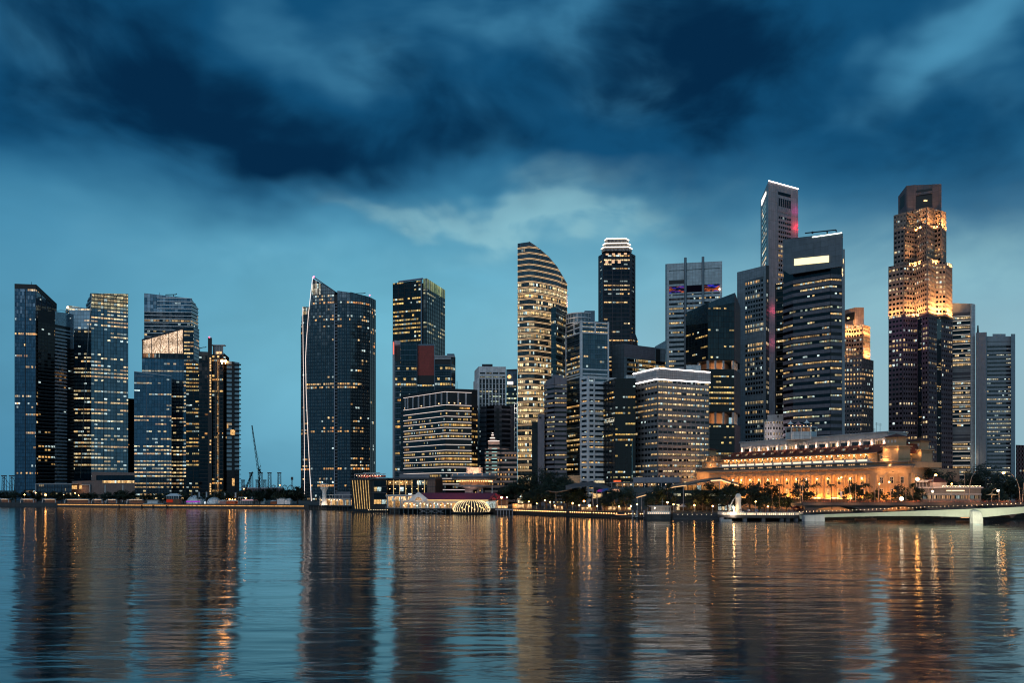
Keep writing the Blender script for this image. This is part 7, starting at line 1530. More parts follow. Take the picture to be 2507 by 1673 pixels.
# -- jetty kiosk on its own pier
s_ = thing('jetty_kiosk', 'small white-lit jetty house with a flat roof and glowing balustrade on a dark pier', 'kiosk', (X(1610, 384), 386, 2.5))
x0, x1 = X(1581, 384), X(1642, 384)
mb = MB(); mb.box(x0, x1 - .8, 380, 392, -1, 2.6); mb.build('pier_base', mat('pier_base', (.045, .05, .052), .8, var=.5), s_)
mb = MB(); mb.box(X(1593, 386), X(1640, 386), 385, 391, Z(1243, 386), Z(1240, 386)); mb.box(X(1590, 386), X(1642, 386), 384, 392, Z(1240.5, 386), Z(1239.7, 386)); mb.build('roof', m_stw, s_)
for q in range(7): mb = MB(); mb.box(X(1595, 386) + q * 1.45, X(1595, 386) + .25 + q * 1.45, 385.2, 385.5, 2.6, Z(1243, 386)); mb.build('post', m_stw, s_)
mb = MB(); mb.box(X(1597, 387), X(1638, 387), 387, 390, 2.6, Z(1243, 386)); mb.build('wall', m_stw, s_)
mb = MB(); mb.box(x0, x1 - 1.2, 380.1, 380.3, 3.7, 3.95); [mb.box(x0 + q * .95, x0 + .5 + q * .95, 380.1, 380.3, 2.7, 3.7) for q in range(12)]; mb.build('balustrade', m_white, s_)
mb = MB(); mb.box(x0 + .2, x1 - 1.4, 380.8, 380.95, 2.7, 3.5); mb.build('light_strip', emit('jetty_glow', (1, .74, .46), 1.3), s_)
mb = MB(); mb.tube((X(1621.5, 386), 386, Z(1240, 386)), (X(1621.5, 386), 386, Z(1222, 386)), .09, n=5); mb.box(X(1617, 386), X(1626, 386), 385.95, 386.05, Z(1229, 386), Z(1228.4, 386)); mb.build('mast', m_conc, s_)
lamp('jetty_lamp', (X(1610, 380), 378, 4.5), 130, (1, .82, .66), s_); lamp('jetty_lamp', (X(1622, 384), 383.5, 4.5), 60, (1, .8, .6), s_)
mb = MB(); mb.sphere(P3(1603, 1245, 384.5), .28, 6); mb.build('lantern', emit('jetty_lantern', (1, .9, .7), 8), s_)
# -- stepped embankment
s_ = thing('stone_steps', 'dark stone steps with small step lights by the water left of the railed terrace', 'steps', (X(1700, 386), 386, 0)); mb = MB()
for k in range(5): mb.box(X(1640 + k * 2, 386), X(1775, 386), 379 + k * 1.6, 392, -1 + k * .01, .5 + k * .55)
mb.build('step', mat('dark_steps', (.05, .05, .055), .8, var=.4), s_)
for q in range(8): mb = MB(); mb.sphere((X(1659 + 11.6 * q, 384), 383.2, 2.4), .11, 6); mb.build('step_light', emit('step_light', (1, .8, .55), 4), s_)
# -- railed terrace with the fountain monument
T_ = thing('terrace', 'railed waterside terrace on piers around the white fountain monument, glowing balusters along its edge', 'terrace', (X(1860, 368), 372, 0))
edge = [(X(1757, 380), 380), (X(1764, 372), 372), (X(1800, 368), 367.5), (X(1900, 366), 365.5), (X(1945, 366), 366), (X(1967, 371), 371)]
mb = MB(); mb.prism(edge + [(X(1967, 392), 392), (X(1757, 392), 392)], 1.4, 2.6); mb.build('deck', mat('deck_stone', (.10, .085, .075), .8), T_)
for px in (1768, 1825, 1870, 1915, 1930, 1950): mb = MB(); mb.box(X(px, 368) - .8, X(px, 368) + .8, 368.3, 370, -1, 1.4); mb.build('pier', m_grey, T_)
mb = MB(); mg = MB()
for (a0, b0), (a1, b1) in zip(edge, edge[1:]):
    w = Wall((a0, b0), (a1, b1), 9, 9); n_ = max(2, round(w.L / .9)); w.slab(mb, 0, w.L, 3.75, 4.0, -.25, 0, clip=False)
    for q in range(n_): w.slab(mb, w.L * q / n_, w.L * q / n_ + (.55 if q % 5 == 0 else .2), 2.6, 3.75, -.25, 0, clip=False)
    w.slab(mg, .1, w.L - .1, 2.7, 3.6, -.9, -.8, clip=False)
mb.build('balustrade', m_stw, T_); mg.build('light_strip', emit('terrace_glow', (1, .74, .44), 1.5, vary=.3), T_)
x, y = X(1806, 376), 376
S_ = thing('fountain_monument', 'plain white floodlit stone fountain monument with a rounded top', 'monument', (x, y, 2.6))
mb = MB(); hh = Z(1209, 376) - 2.6; hz = 2.6 + hh * .84
mb.lathe([(1.75, 0), (1.6, hh * .12), (1.25, hh * .4), (1.18, hh * .6), (1.35, hh * .75), (1.4, hh * .86), (1.1, hh * .95), (.6, hh * .99), (0, hh)], (x + .3, y, 2.6), 20)
m_sc, t, o_ = newmat('statue_stone'); b_ = t.node('ShaderNodeBsdfPrincipled'); b_.inputs['Base Color'].default_value = (.66, .62, .57, 1); b_.inputs['Roughness'].default_value = .7
vo = t.node('ShaderNodeTexVoronoi'); t.put(vo.inputs['Vector'], t.node('ShaderNodeNewGeometry').outputs['Position']); vo.inputs['Scale'].default_value = 2.4; bm_ = t.node('ShaderNodeBump'); bm_.inputs['Strength'].default_value = .8; bm_.inputs['Distance'].default_value = .2; t.put(bm_.inputs['Height'], vo.outputs[0]); t.l.new(bm_.outputs[0], b_.inputs['Normal']); t.l.new(b_.outputs[0], o_.inputs[0])
mb.build('body', m_sc, S_, True)
mb = MB(); mb.lathe([(0, 0), (3.4, 0), (3.2, .6), (2.4, .9), (2.2, 1.6), (0, 1.6)], (x + .6, y, 2.4), 20); mb.build('wave_base', m_sc, S_)
w_ = thing('water_jet', 'arching jet of floodlit water spouting from the white fountain monument', 'water jet', (x - 2.2, y, hz - .5)); mb = MB(); mb.path([(x - 1.1 - 3.2 * f - .8 * f * f, y - .4, hz - .5 + .5 * f - (hz - .3) * f * f) for f in [k / 9 for k in range(10)]], [.10 + .05 * k for k in range(10)], 8)
m_jet, t, o_ = newmat('spray'); b_ = t.node('ShaderNodeBsdfPrincipled'); b_.inputs['Base Color'].default_value = (.85, .85, .83, 1); b_.inputs['Roughness'].default_value = .9; tr = t.node('ShaderNodeBsdfTransparent'); mx = t.node('ShaderNodeMixShader'); gp = t.node('ShaderNodeNewGeometry').outputs['Position']
t.put(mx.inputs[0], t.ramp(t.noise(t.vm('MULTIPLY', gp, (3, 3, 1)), 1.2, 3, .6), .35, .65, .05, .5)); t.l.new(tr.outputs[0], mx.inputs[1]); t.l.new(b_.outputs[0], mx.inputs[2]); t.l.new(mx.outputs[0], o_.inputs[0]); mb.build('jet', m_jet, w_, True)
lamp('statue_floodlight', (x - 5, y - 9, 3.2), 1500, (1, .84, .66), S_, size=.3); lamp('statue_floodlight', (x + 5, y - 8, 3.2), 900, (1, .84, .66), S_, size=.3)
mb = MB(); mb.sphere((x - 2.4, y - 2.2, 6.0), .42, 10); mb.tube((x - 2.4, y - 2.2, 2.6), (x - 2.4, y - 2.2, 5.7), .09, n=5); f_ = thing('monument_spotlight', 'dazzling spotlight on a post at the foot of the white fountain monument', 'spotlight', (x - 2.4, y - 2.2, 2.6)); mb.build('lamp_head', emit('spot_dazzle', (1, .60, .24), 60), f_)
# people on the terrace
def person_mesh(name, pose, shirt, trousers, skin):
    mb = MB(); s = 1.0
    for sx in (-1, 1):
        k = pose * sx * .14
        mb.path([(sx * .09, 0, .88), (sx * .10, -k * .5, .48), (sx * .10, -k, .07)], [.085, .065, .045], 7, 1); mb.path([(sx * .10, -k, .05), (sx * .11, -k - .15, .03)], [.05, .035], 6, 1)
        mb.path([(sx * .2, 0, 1.40), (sx * .25, k, 1.12), (sx * .22, k * 1.5 - .08, .88)], [.055, .045, .035], 6, 0); mb.path([(sx * .22, k * 1.5 - .08, .88), (sx * .21, k * 1.5 - .12, .76)], [.04, .02], 6, 2)
    mb.lathe([(.15, .84), (.155, .95), (.13, 1.1), (.17, 1.3), (.19, 1.40), (.11, 1.47), (.06, 1.5)], (0, 0, 0), 10, 0); mb.lathe([(.055, 1.48), (.055, 1.56)], (0, 0, 0), 8, 2); mb.sphere((0, -.01, 1.65), .1, 10, 2, 1.2); mb.sphere((0, -.11, 1.63), .022, 6, 2); mb.sphere((0, .025, 1.69), .105, 8, 3, 1.0)
    return mb, [shirt, trousers, skin, mat('dark_hair', (.012, .01, .01), .7)]
cols = [mat('shirt_white', (.5, .5, .5), .8), mat('shirt_navy', (.02, .03, .08), .8), mat('shirt_red', (.3, .04, .04), .8), mat('shirt_teal', (.04, .16, .18), .8)]
skin = mat('skin', (.32, .19, .13), .6); jeans = mat('dark_trousers', (.02, .022, .03), .8)
def umbrella(px, D, m_, label):
    s = thing('umbrella', label, 'umbrella', (X(px, D), D, 4.4), 'umbrellas on the terrace'); mb = MB(); mb.lathe([(.95, 0), (.75, .22), (.4, .38), (0, .45)], (X(px, D), D, 4.55), 10); mb.build('canopy', m_, s); mb = MB(); mb.tube((X(px, D), D, 3.6), (X(px, D), D, 5.1), .02, n=5); mb.build('shaft', m_dark_metal, s)
ppl = [(1770, 374), (1777, 376), (1783, 373), (1791, 375), (1818, 372), (1824, 374), (1833, 372), (1841, 370), (1853, 371), (1862, 370), (1874, 372), (1887, 370), (1898, 371), (1911, 370), (1926, 371), (1938, 372)]
desc = ['first person from the left end of the railed terrace', 'second person from the left, behind the railing', 'person standing just left of the fountain base', 'person close in front of the fountain base', 'person just right of the fountain monument', 'second person to the right of the fountain monument', 'person under the pale umbrella', 'person between the two umbrellas', 'person under the blue umbrella', 'person just right of the blue umbrella', 'person alone at the middle of the railing', 'person left of the pair near the terrace end', 'person in the middle of the terrace right half', 'fourth person from the right end of the railing', 'third person from the right, beside the purple bush', 'person nearest the right end of the railing']
protos = {}
for i, ((px, D), tx) in enumerate(zip(ppl, desc)):
    ci = (i * 3) % 4; mb, ms = person_mesh('person', (i % 3) - 1, cols[ci], jeans, skin)
    if (ci, i % 3) not in protos:
        o = mb.build('person', ms, None, True); protos[(ci, i % 3)] = o
    else: o = protos[(ci, i % 3)].copy(); COL.objects.link(o)
    o.location = (X(px, D), D, 2.6); o.rotation_euler = (0, 0, (i * 2.1) % 6.28); o.scale = (1.0, 1.0, .94 + .02 * (i % 5))
    tag(o, tx + ', in a ' + ('white', 'navy', 'red', 'teal')[ci] + ' top', 'person', 'people on the railed terrace')
umbrella(1833, 372, mat('umbrella_pale', (.40, .42, .46), .8), 'pale umbrella held up right of the white fountain monument'); umbrella(1853, 371, mat('umbrella_blue', (.07, .16, .32), .8), 'blue umbrella held up over the railing')
umbrella(1812, 373, mat('umbrella_dark', (.03, .03, .05), .8), 'dark umbrella directly in front of the fountain base')
# small boats
def boat(px, D, ln, label, name, roof=True, lit=None, rz=0.0):
    s = thing(name, label, 'boat', (X(px, D), D, 0)); x, y = X(px, D), D
    mb = MB(); n_ = 10; sec = []
    for k in range(n_ + 1):
        f = k / n_; wd_ = 1.3 * (1 - max(0, (f - .6) / .4) ** 2 * .95) * (.8 + .2 * min(1, f * 4)); zt = .75 + .5 * max(0, (f - .5)) ** 2 * 2
        px_ = x - ln / 2 + ln * f; sec.append([(px_, y - wd_, zt), (px_, y - wd_ * .6, -.2), (px_, y + wd_ * .6, -.2), (px_, y + wd_, zt)])
    for a, b_ in zip(sec, sec[1:]):
        for q in range(3): mb.face([a[q], b_[q], b_[q + 1], a[q + 1]])
        mb.face([a[0], a[3], b_[3], b_[0]])
    mb.face(sec[0]); mb.build('hull', m_white if not lit else mat('boat_wood', (.10, .05, .03), .6), s)
    if roof:
        mb = MB(); mb.box(x - ln * .35, x + ln * .2, y - 1.1, y + 1.1, 2.2, 2.4); mb.build('roof', mat('boat_roof', (.12, .06, .05), .7) if lit else m_white, s)
        mb = MB(); [mb.tube((x - ln * .34 + ln * .53 * q / 4, y + e, .8), (x - ln * .34 + ln * .53 * q / 4, y + e, 2.2), .05, n=4) for q in range(5) for e in (-1, 1)]; mb.build('post', m_dark_metal, s)
    if lit: mb = MB(); mb.box(x - ln * .33, x + ln * .18, y - 1.15, y - 1.0, 2.0, 2.12); mb.build('light_strip', emit('boat_lights', lit, 2.2), s)
    return s
boat(1524, 391, 11, 'wooden river boat with an orange light strip, moored by the tall pale posts', 'river_boat', True, (1, .42, .18))
boat(1779, 362, 4.5, 'small open white boat lying under the railed terrace', 'dinghy', False)
boat(2362, 350, 7, 'dark river boat with a lit edge beside the footbridge pier', 'river_boat', True, (1, .6, .34))
boat(2120, 372, 10, 'river boat with an orange light strip under the footbridge', 'river_boat', True, (1, .35, .15))

# -- long glass restaurant pavilion with the wave roof
m_wave = mat('wave_roof', (.07, .085, .10), .4, .4)
s_ = thing('wave_pavilion', 'glass restaurant pavilion under a long dark wave-shaped roof with a lit edge', 'restaurant', (X(1700, 425), 430, GZ))
pts_ = [(1558, 1217, 424), (1590, 1208, 424), (1620, 1199, 424), (1650, 1191, 424), (1680, 1187, 424), (1710, 1180, 424), (1740, 1175.5, 424), (1765, 1174, 424), (1790, 1182, 424), (1808, 1187, 424)]
rf = [P3(*p) for p in pts_]
mb = MB()
for a, b_ in zip(rf, rf[1:]):
    A0, B0, A1, B1 = a, b_, (a[0] * 1.05, a[1] + 22, a[2] + 1.2), (b_[0] * 1.05, b_[1] + 22, b_[2] + 1.2); dn = lambda p: (p[0], p[1], p[2] - .7)
    mb.face([A0, B0, B1, A1]); mb.face([dn(A0), dn(A1), dn(B1), dn(B0)]); mb.face([dn(A0), dn(B0), B0, A0]); mb.face([A1, B1, dn(B1), dn(A1)])
mb.build('roof', m_wave, s_)
mb = MB(); mb.path([(p[0], p[1] - .25, p[2] - .5) for p in rf[:5]], .22, 5); mb.build('roof_light', emit('wave_edge', (1, .58, .26), 1.2), s_); mb = MB(); mb.path([(p[0], p[1] - .25, p[2] - .5) for p in rf[6:]], .28, 5); mb.build('roof_light', emit('wave_edge2', (1, .62, .30), 1.8), s_)
W_ = Wall((X(1640, 432), 432), (X(1800, 430), 430), 90, 90)
zf = [GZ, Z(1223, 430), Z(1212, 430), Z(1202, 430), Z(1190, 430)]
mb = MB(); W_.slab(mb, 0, W_.L, GZ, Z(1192, 430), -14, -.5, clip=False); mb.build('wall', m_dark_metal, s_)
mb = MB(); W_.slab(mb, W_.L * .22, W_.L, Z(1201, 430), Z(1189, 430), None, -.4, clip=False, uvf=lambda u, z: (u / 2.4, 5.5 + (z - Z(1201, 430)) / 8)); mb.build('window_band', glass('pavilion_amber', .95, ((1, .42, .12), (1, .5, .18), (1, .62, .3)), (.08, .04, .02), .5, frame=.05), s_)
mb = MB(); W_.slab(mb, W_.L * .05, W_.L, Z(1218, 430), Z(1209, 430), None, -.4, clip=False, uvf=lambda u, z: (u / 2.0, 20 + (z - Z(1218, 430)) / 2.4)); mb.build('window_band', glass('pavilion_pale', .62, ((.9, .9, .7), (.85, .95, .8), (1, .9, .6)), (.03, .06, .06), .5, frame=.05), s_)
mb = MB(); W_.slab(mb, 0, W_.L, Z(1209, 430), Z(1202, 430), -.5, .3, clip=False); W_.slab(mb, 0, W_.L, Z(1224, 430), Z(1219, 430), -.5, .3, clip=False); mb.build('spandrel', mat('teal_glass', (.04, .08, .09), .25, .4), s_)
for px, yb in ((1560, 1240), (1571, 1240), (1585, 1240), (1653, 1225), (1673, 1235), (1762, 1225)): i_ = 0; mb = MB(); x, y = X(px, 424.6), 424.6; zt = [Z(1217, 424), Z(1213, 424), Z(1209, 424), Z(1191, 424), Z(1188, 424), Z(1176, 424)][[1560, 1571, 1585, 1653, 1673, 1762].index(px)]; mb.tube((x, y, GZ), (x, y, zt - .6), .2, n=6); mb.build('column', m_conc, s_)
mb = MB(); W_.slab(mb, W_.L * .02, W_.L, GZ + .3, GZ + 3.4, None, .6, clip=False, uvf=lambda u, z: (u / 1.7, 31 + (z - GZ) / 3.6)); mb.build('shopfront', glass('shopfront', .92, ((1, .62, .28), (1, .76, .44), (1, .85, .6)), (.08, .05, .03), 1.25, frame=.06, runs=.2), s_)
mb = MB(); W_.slab(mb, 0, W_.L, GZ + 3.5, GZ + 3.9, -.5, 4.0, clip=False); mb.build('awning', m_wave, s_)
for q in range(8): lamp('shop_lamp', W_.p(W_.L * (.06 + .125 * q), GZ + 2.8, 2.6), 240, (1, .64, .32), s_)
for i, (px, D, w_, tx) in enumerate([(1651, 410, 2.6, 'dark square parasol, leftmost before the glowing shopfronts'), (1672, 408, 2.2, 'pale grey parasol before the glowing shopfronts'), (1729, 410, 3.8, 'largest dark parasol before the glowing shopfronts'), (1768, 410, 2.6, 'dark parasol farthest right before the glowing shopfronts')]):
    s2 = thing('parasol', tx, 'parasol', (X(px, D), D, GZ), 'parasols before the shopfronts'); x = X(px, D); zt = GZ + 2.6; mb = MB(); mb.lathe([(w_, 0), (w_ * .5, .75), (0, 1.5)], (x, D, zt), 8); mb.build('canopy', mat('parasol_pale', (.3, .3, .32), .8) if i == 1 else m_black, s2); mb = MB(); mb.tube((x, D, GZ), (x, D, zt + 1.4), .06, n=5); mb.build('pole', m_steel, s2)
# -- terrace block with columns left of the wave roof
s_ = thing('terrace_building', 'low terrace building with a glazed upper gallery and white columns, left of the wave roof', 'restaurant', (X(1570, 470), 475, GZ)); W_ = Wall((X(1497, 474), 474), (X(1660, 460), 460), 90, 90); zg0, zg1 = Z(1194.5, 468), Z(1183, 468)
mb = MB(); W_.slab(mb, 0, W_.L, GZ, zg0, -16, 0, clip=False); W_.slab(mb, 0, W_.L, zg0, zg1, -16, -3, clip=False); mb.build('wall', mat('teal_wall', (.05, .075, .085), .6), s_)
mb = MB(); W_.slab(mb, 2, W_.L, zg0, zg1 - .3, None, -2.9, clip=False, uvf=lambda u, z: (u / 2.6, 3 + (z - zg0) / 3)); mb.build('window_band', glass('gallery_glass', .55, ((1, .5, .22), (1, .62, .32), YEL), (.06, .05, .05), .45, frame=.05), s_)
mb = MB(); W_.slab(mb, -1, W_.L + 1, zg1, zg1 + .5, -16, .4, clip=False); W_.slab(mb, W_.L * .3, W_.L, zg1 + .5, zg1 + 3.4, -14, -6, clip=False); mb.build('roof', m_grey, s_)
for q in range(12): mb = MB(); W_.slab(mb, W_.L * q / 12, W_.L * q / 12 + .3, zg0, zg1, -.4, -.1, clip=False); mb.build('column', m_conc, s_)
for q in range(9): mb = MB(); mb.sphere(W_.p(W_.L * (.08 + .105 * q), zg1 - .9, -1.6), .2, 6); mb.build('gallery_lamp', emit('gallery_lamp', (1, .66, .36), 9), s_)
mb = MB(); W_.slab(mb, W_.L * .02, W_.L * .13, Z(1181, 470), Z(1176.5, 470), -3, -2, clip=False); mb.build('red_sign', emit('sign_redorange', (1, .16, .05), .9, False, .3), s_)
mb = MB(); W_.slab(mb, -1, W_.L * .13, Z(1204.5, 470), Z(1198.5, 470), .4, .8, clip=False); mb.build('lit_sign', emit('sign_pinkish', (1, .50, .30), .8, False, .5), s_)
s_ = thing('lit_sign', 'blurred pale green and cream lit fascia above the blue canopy', 'sign', (X(1471, 500), 500, GZ)); mb = MB(); mb.box(X(1456, 500), X(1480, 500), 500, 501, Z(1183.5, 500), Z(1178, 500)); mb.build('panel', emit('sign_creamy', (1, .82, .5), .75, False, .5), s_); mb = MB(); mb.box(X(1456, 500) - .2, X(1480, 500) + .2, 501, 503, GZ, Z(1177, 500)); mb.build('wall', m_dark_metal, s_)
s_ = thing('entrance_hall', 'small cream lit entrance screen at the foot of the blue framed tower', 'entrance', (X(1406, 545), 545, GZ)); mb = MB(); mb.box(X(1391, 545), X(1421, 545), 545, 552, GZ, Z(1164.5, 545)); mb.build('wall', mat('cream_grid', (.40, .30, .2), .8, panel=(.75, .75, .18)), s_); mb = MB(); mb.box(X(1388, 544), X(1446, 544), 540, 552, Z(1186.5, 544), Z(1184, 544)); mb.build('canopy', m_conc, s_); lamp('entrance_lamp', P3(1400, 1178, 536), 700, (1, .72, .42), s_); lamp('entrance_lamp', P3(1414, 1172, 536), 400, (1, .72, .42), s_)
# -- blue canopy
s_ = thing('blue_canopy', 'dark curved canopy on raking poles with a patch of magenta and blue light', 'canopy', (X(1450, 440), 445, GZ))
rf = [P3(*p) for p in ((1385, 1200, 440), (1410, 1194, 440), (1440, 1190, 440), (1470, 1194, 440), (1500, 1207, 440))]
mb = MB()
for a, b_ in zip(rf, rf[1:]): A1, B1 = (a[0] * 1.03, a[1] + 14, a[2] + 2.4), (b_[0] * 1.03, b_[1] + 14, b_[2] + 2.4); mb.face([a, b_, B1, A1]); mb.face([(a[0], a[1], a[2] - .3), (A1[0], A1[1], A1[2] - .3), (B1[0], B1[1], B1[2] - .3), (b_[0], b_[1], b_[2] - .3)]); mb.face([(a[0], a[1], a[2] - .3), (b_[0], b_[1], b_[2] - .3), b_, a])
mb.build('roof', mat('canopy_blue', (.05, .075, .10), .4, .3), s_)
for px, lean in ((1450, 3), (1461, 2), (1472, 2)): mb = MB(); mb.tube((X(px + lean, 439), 439, GZ), P3(px, 1203, 439.5), .22, n=6); mb.build('pole', m_conc, s_)
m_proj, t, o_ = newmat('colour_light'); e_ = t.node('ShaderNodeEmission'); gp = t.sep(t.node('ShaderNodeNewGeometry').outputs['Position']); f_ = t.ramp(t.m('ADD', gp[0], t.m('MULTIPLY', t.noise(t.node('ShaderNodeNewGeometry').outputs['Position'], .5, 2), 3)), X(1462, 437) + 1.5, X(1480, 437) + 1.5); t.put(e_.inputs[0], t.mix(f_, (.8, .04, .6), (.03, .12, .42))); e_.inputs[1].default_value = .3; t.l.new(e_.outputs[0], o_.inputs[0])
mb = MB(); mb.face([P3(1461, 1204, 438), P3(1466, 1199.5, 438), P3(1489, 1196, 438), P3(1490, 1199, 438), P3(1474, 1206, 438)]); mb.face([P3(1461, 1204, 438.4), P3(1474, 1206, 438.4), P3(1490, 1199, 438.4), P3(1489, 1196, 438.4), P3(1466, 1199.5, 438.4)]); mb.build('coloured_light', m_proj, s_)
mb = MB(); mb.box(X(1450, 446), X(1500, 446), 446, 452, GZ, Z(1212, 446)); mb.build('hall', m_black, s_); mb = MB(); mb.box(X(1452, 445.8), X(1458, 445.8), 445.7, 445.8, Z(1221, 446), Z(1209, 446)); mb.box(X(1458, 445.8), X(1474, 445.8), 445.7, 445.8, Z(1219, 446), Z(1210, 446)); mb.build('lit_window', emit('hall_glow', (1, .62, .26), .8, False, .6), s_)
mb = MB(); mb.path([P3(1336, 1204, 448), P3(1345, 1203, 448), P3(1352, 1205, 448)], .2, 4); mb.path([P3(1361, 1206, 446), P3(1361, 1235, 446)], .2, 5); mb.path([P3(1345, 1204, 447), P3(1362, 1206, 447), P3(1400, 1199, 446)], .35, 5); mb.build('walkway_roof', mat('walkway_roof', (.16, .12, .09), .6), s_)

# -- small warm lit kiosks, café lights and warm ground lamps along the right promenade
for i, (px, D, w_, h_, tx) in enumerate([(1273, 476, 9, 2.8, 'small glowing pavilion under the left end of the big dark trees'), (1290, 474, 6, 3.0, 'cream lit hut beside the glowing pavilion under the trees'), (1368, 446, 5, 2.4, 'tiny lit stall under the middle of the big dark trees'), (1442, 430, 8, 2.2, 'low lit café under the raking canopy poles'), (1500, 425, 10, 2.6, 'lit café front left of the wave-roofed pavilion'), (1530, 423, 7, 2.3, 'dim lit stall at the left foot of the wave roof')]):
    x = X(px, D); s_ = thing('lit_kiosk', tx, 'kiosk', (x, D, GZ)); mb = MB(); mb.box(x - w_ / 2, x + w_ / 2, D + 1, D + 4, GZ, GZ + h_); mb.build('wall', mat('kiosk_cream', (.22, .15, .10), .8), s_); mb = MB(); mb.box(x - w_ / 2 - .5, x + w_ / 2 + .5, D - .6, D + 4.4, GZ + h_, GZ + h_ + .25); mb.build('roof', m_dark_metal, s_); mb = MB(); [mb.box(x - w_ / 2 + q * w_ / 4 + .2, x - w_ / 2 + (q + 1) * w_ / 4 - .2, D + .9, D + 1, GZ + .6, GZ + h_ - .4) for q in range(4) if q != i % 4]; mb.build('lit_window', emit('kiosk_glow', (1, .62, .28), .9, False, .7), s_); lamp('kiosk_lamp', (x, D - 1, GZ + h_ - .3), 55, (1, .6, .28), s_)
LPs = [(1295, 1229, 470, .32), (1314, 1234, 462, .3), (1334, 1226, 458, .34), (1347, 1230, 452, .3), (1358, 1239, 440, .3), (1418, 1238, 425, .3), (1430, 1228, 425, .5), (1443, 1239, 420, .65), (1402, 1233, 432, .4), (1462, 1240, 416, .3), (1516, 1241, 406, .3), (1545, 1240, 402, .34), (1560, 1236, 402, .3), (1634, 1231, 404, .5), (1649, 1236, 404, .35), (1700, 1238, 402, .4), (1745, 1240, 400, .4), (1880, 1241, 386, .3), (1850, 1229, 392, .3)]
for i, (px, py, D, r) in enumerate(LPs): street_lamp(px, py, D, 'low warm garden lamp glowing among the dark trees on the right promenade', 'garden lamps on the right promenade', r)
for px, py, D in ((1256, 1240, 474), (1264, 1236, 476), (1282, 1229, 477), (1300, 1238, 470), (1325, 1236, 462), (1352, 1236, 450), (1385, 1239, 440), (1425, 1236, 428), (1440, 1230, 428), (1470, 1238, 420), (1500, 1238, 414), (1545, 1238, 408), (1600, 1238, 405), (1640, 1236, 405), (1880, 1232, 392), (1925, 1236, 392), (1990, 1228, 392), (2060, 1222, 394), (2130, 1220, 394), (2200, 1220, 394), (1700, 1234, 400), (1730, 1230, 401), (1775, 1236, 390), (1830, 1236, 392), (1905, 1232, 391), (1955, 1222, 392), (2090, 1220, 389), (1525, 1236, 408), (1612, 1234, 408), (1340, 1232, 462), (1400, 1236, 436)): lamp('garden_light', P3(px, py, D), 900, (1, .52, .18), None, size=.5)

# ================================================================ TREES
LEAF = [mat('leaf_dark', (.011, .020, .008), .7, var=.5, scale=1.2), mat('leaf_olive', (.026, .034, .012), .7, var=.5, scale=1.2)]
BARK = mat('bark', (.07, .05, .035), .9)
def crown_mesh(rx, rz, nclump, nleaf, ls, rnd, zc):
    mb = MB(); cl = []
    for k in range(nclump):
        th, ph = rnd.uniform(0, 2 * PI), math.acos(rnd.uniform(-.75, 1)); rr = rnd.uniform(.45, 1.0)
        cl.append((rx * rr * math.sin(ph) * math.cos(th), rx * rr * math.sin(ph) * math.sin(th), zc + rz * rr * math.cos(ph), rnd.uniform(.20, .36)))
    for c in cl:
        m_ = 0 if rnd.random() < .6 else 1
        for q in range(nleaf):
            v = Vector((rnd.gauss(0, 1), rnd.gauss(0, 1), rnd.gauss(0, .8))); v = v.normalized() * (c[3] * rx * rnd.random() ** .45); v.z *= min(1, rz / rx + .2)
            p = Vector(c[:3]) + v; a = Vector((rnd.gauss(0, 1), rnd.gauss(0, 1), rnd.gauss(0, .6))).normalized(); b_ = a.orthogonal().normalized(); s = ls * rnd.uniform(.6, 1.3)
            mb.face([tuple(p - a * s), tuple(p + b_ * s * .55), tuple(p + a * s), tuple(p - b_ * s * .55)], m_)
    return mb, cl
def make_tree(name, label, cat, loc, rx, rz, trunk, seed, nclump=26, nleaf=46, ls=.42, group=None):
    rnd = random.Random(seed); s = thing(name, label, cat, loc, group); zc = trunk + rz * .8
    mb, cl = crown_mesh(rx, rz, nclump, nleaf, ls, rnd, zc); mb.v = [(a + loc[0], b_ + loc[1], c + loc[2]) for a, b_, c in mb.v]; mb.build('crown', LEAF, s)
    mb = MB(); L0 = Vector(loc); r0 = .05 * rx + .10
    top = L0 + Vector((rnd.uniform(-.3, .3), 0, trunk)); mb.path([tuple(L0), tuple(L0 + Vector((.05, 0, trunk * .5))), tuple(top)], [r0 * 1.3, r0, r0 * .85], 7)
    for c in cl[:9]: q = L0 + Vector(c[:3]); mid = (top + q) / 2 + Vector((0, 0, -.3)); mb.path([tuple(top), tuple(mid), tuple(q)], [r0 * .6, r0 * .35, r0 * .12], 5)
    mb.build('trunk', BARK, s); return s
# low dark trees along the left quay
base_trees = [make_tree('quay_tree', 'low dark round tree in the unlit row behind the left quay', 'tree', (X(40 + 20 * i, 710), 710, GZ), 4.2 + .6 * i, 3.0 + .3 * i, 2.2, 30 + i, 18, 40, .5, 'unlit trees behind the left quay') for i in range(3)]
rt_ = random.Random(4)
for i in range(48):
    px = -6 + 15.6 * i + rt_.uniform(-4, 4)
    if 745 < px: break
    D = shore_D(max(1, px)) + rt_.uniform(20, 42); dup(base_trees[i % 3], (X(px, D), D, GZ), rt_.uniform(0, 6), rt_.uniform(.85, 1.35) * (1.25 if px > 640 else 1))
for i, o in enumerate(base_trees): D = 712; o.location = (X(150 + 70 * i, D), D, GZ)
# far side hedge of the harbour
for i in range(16): px = 575 + 11 * i; dup(base_trees[i % 3], (X(px, 900), 900 + 9 * (i % 3), GZ), i, 1.3)
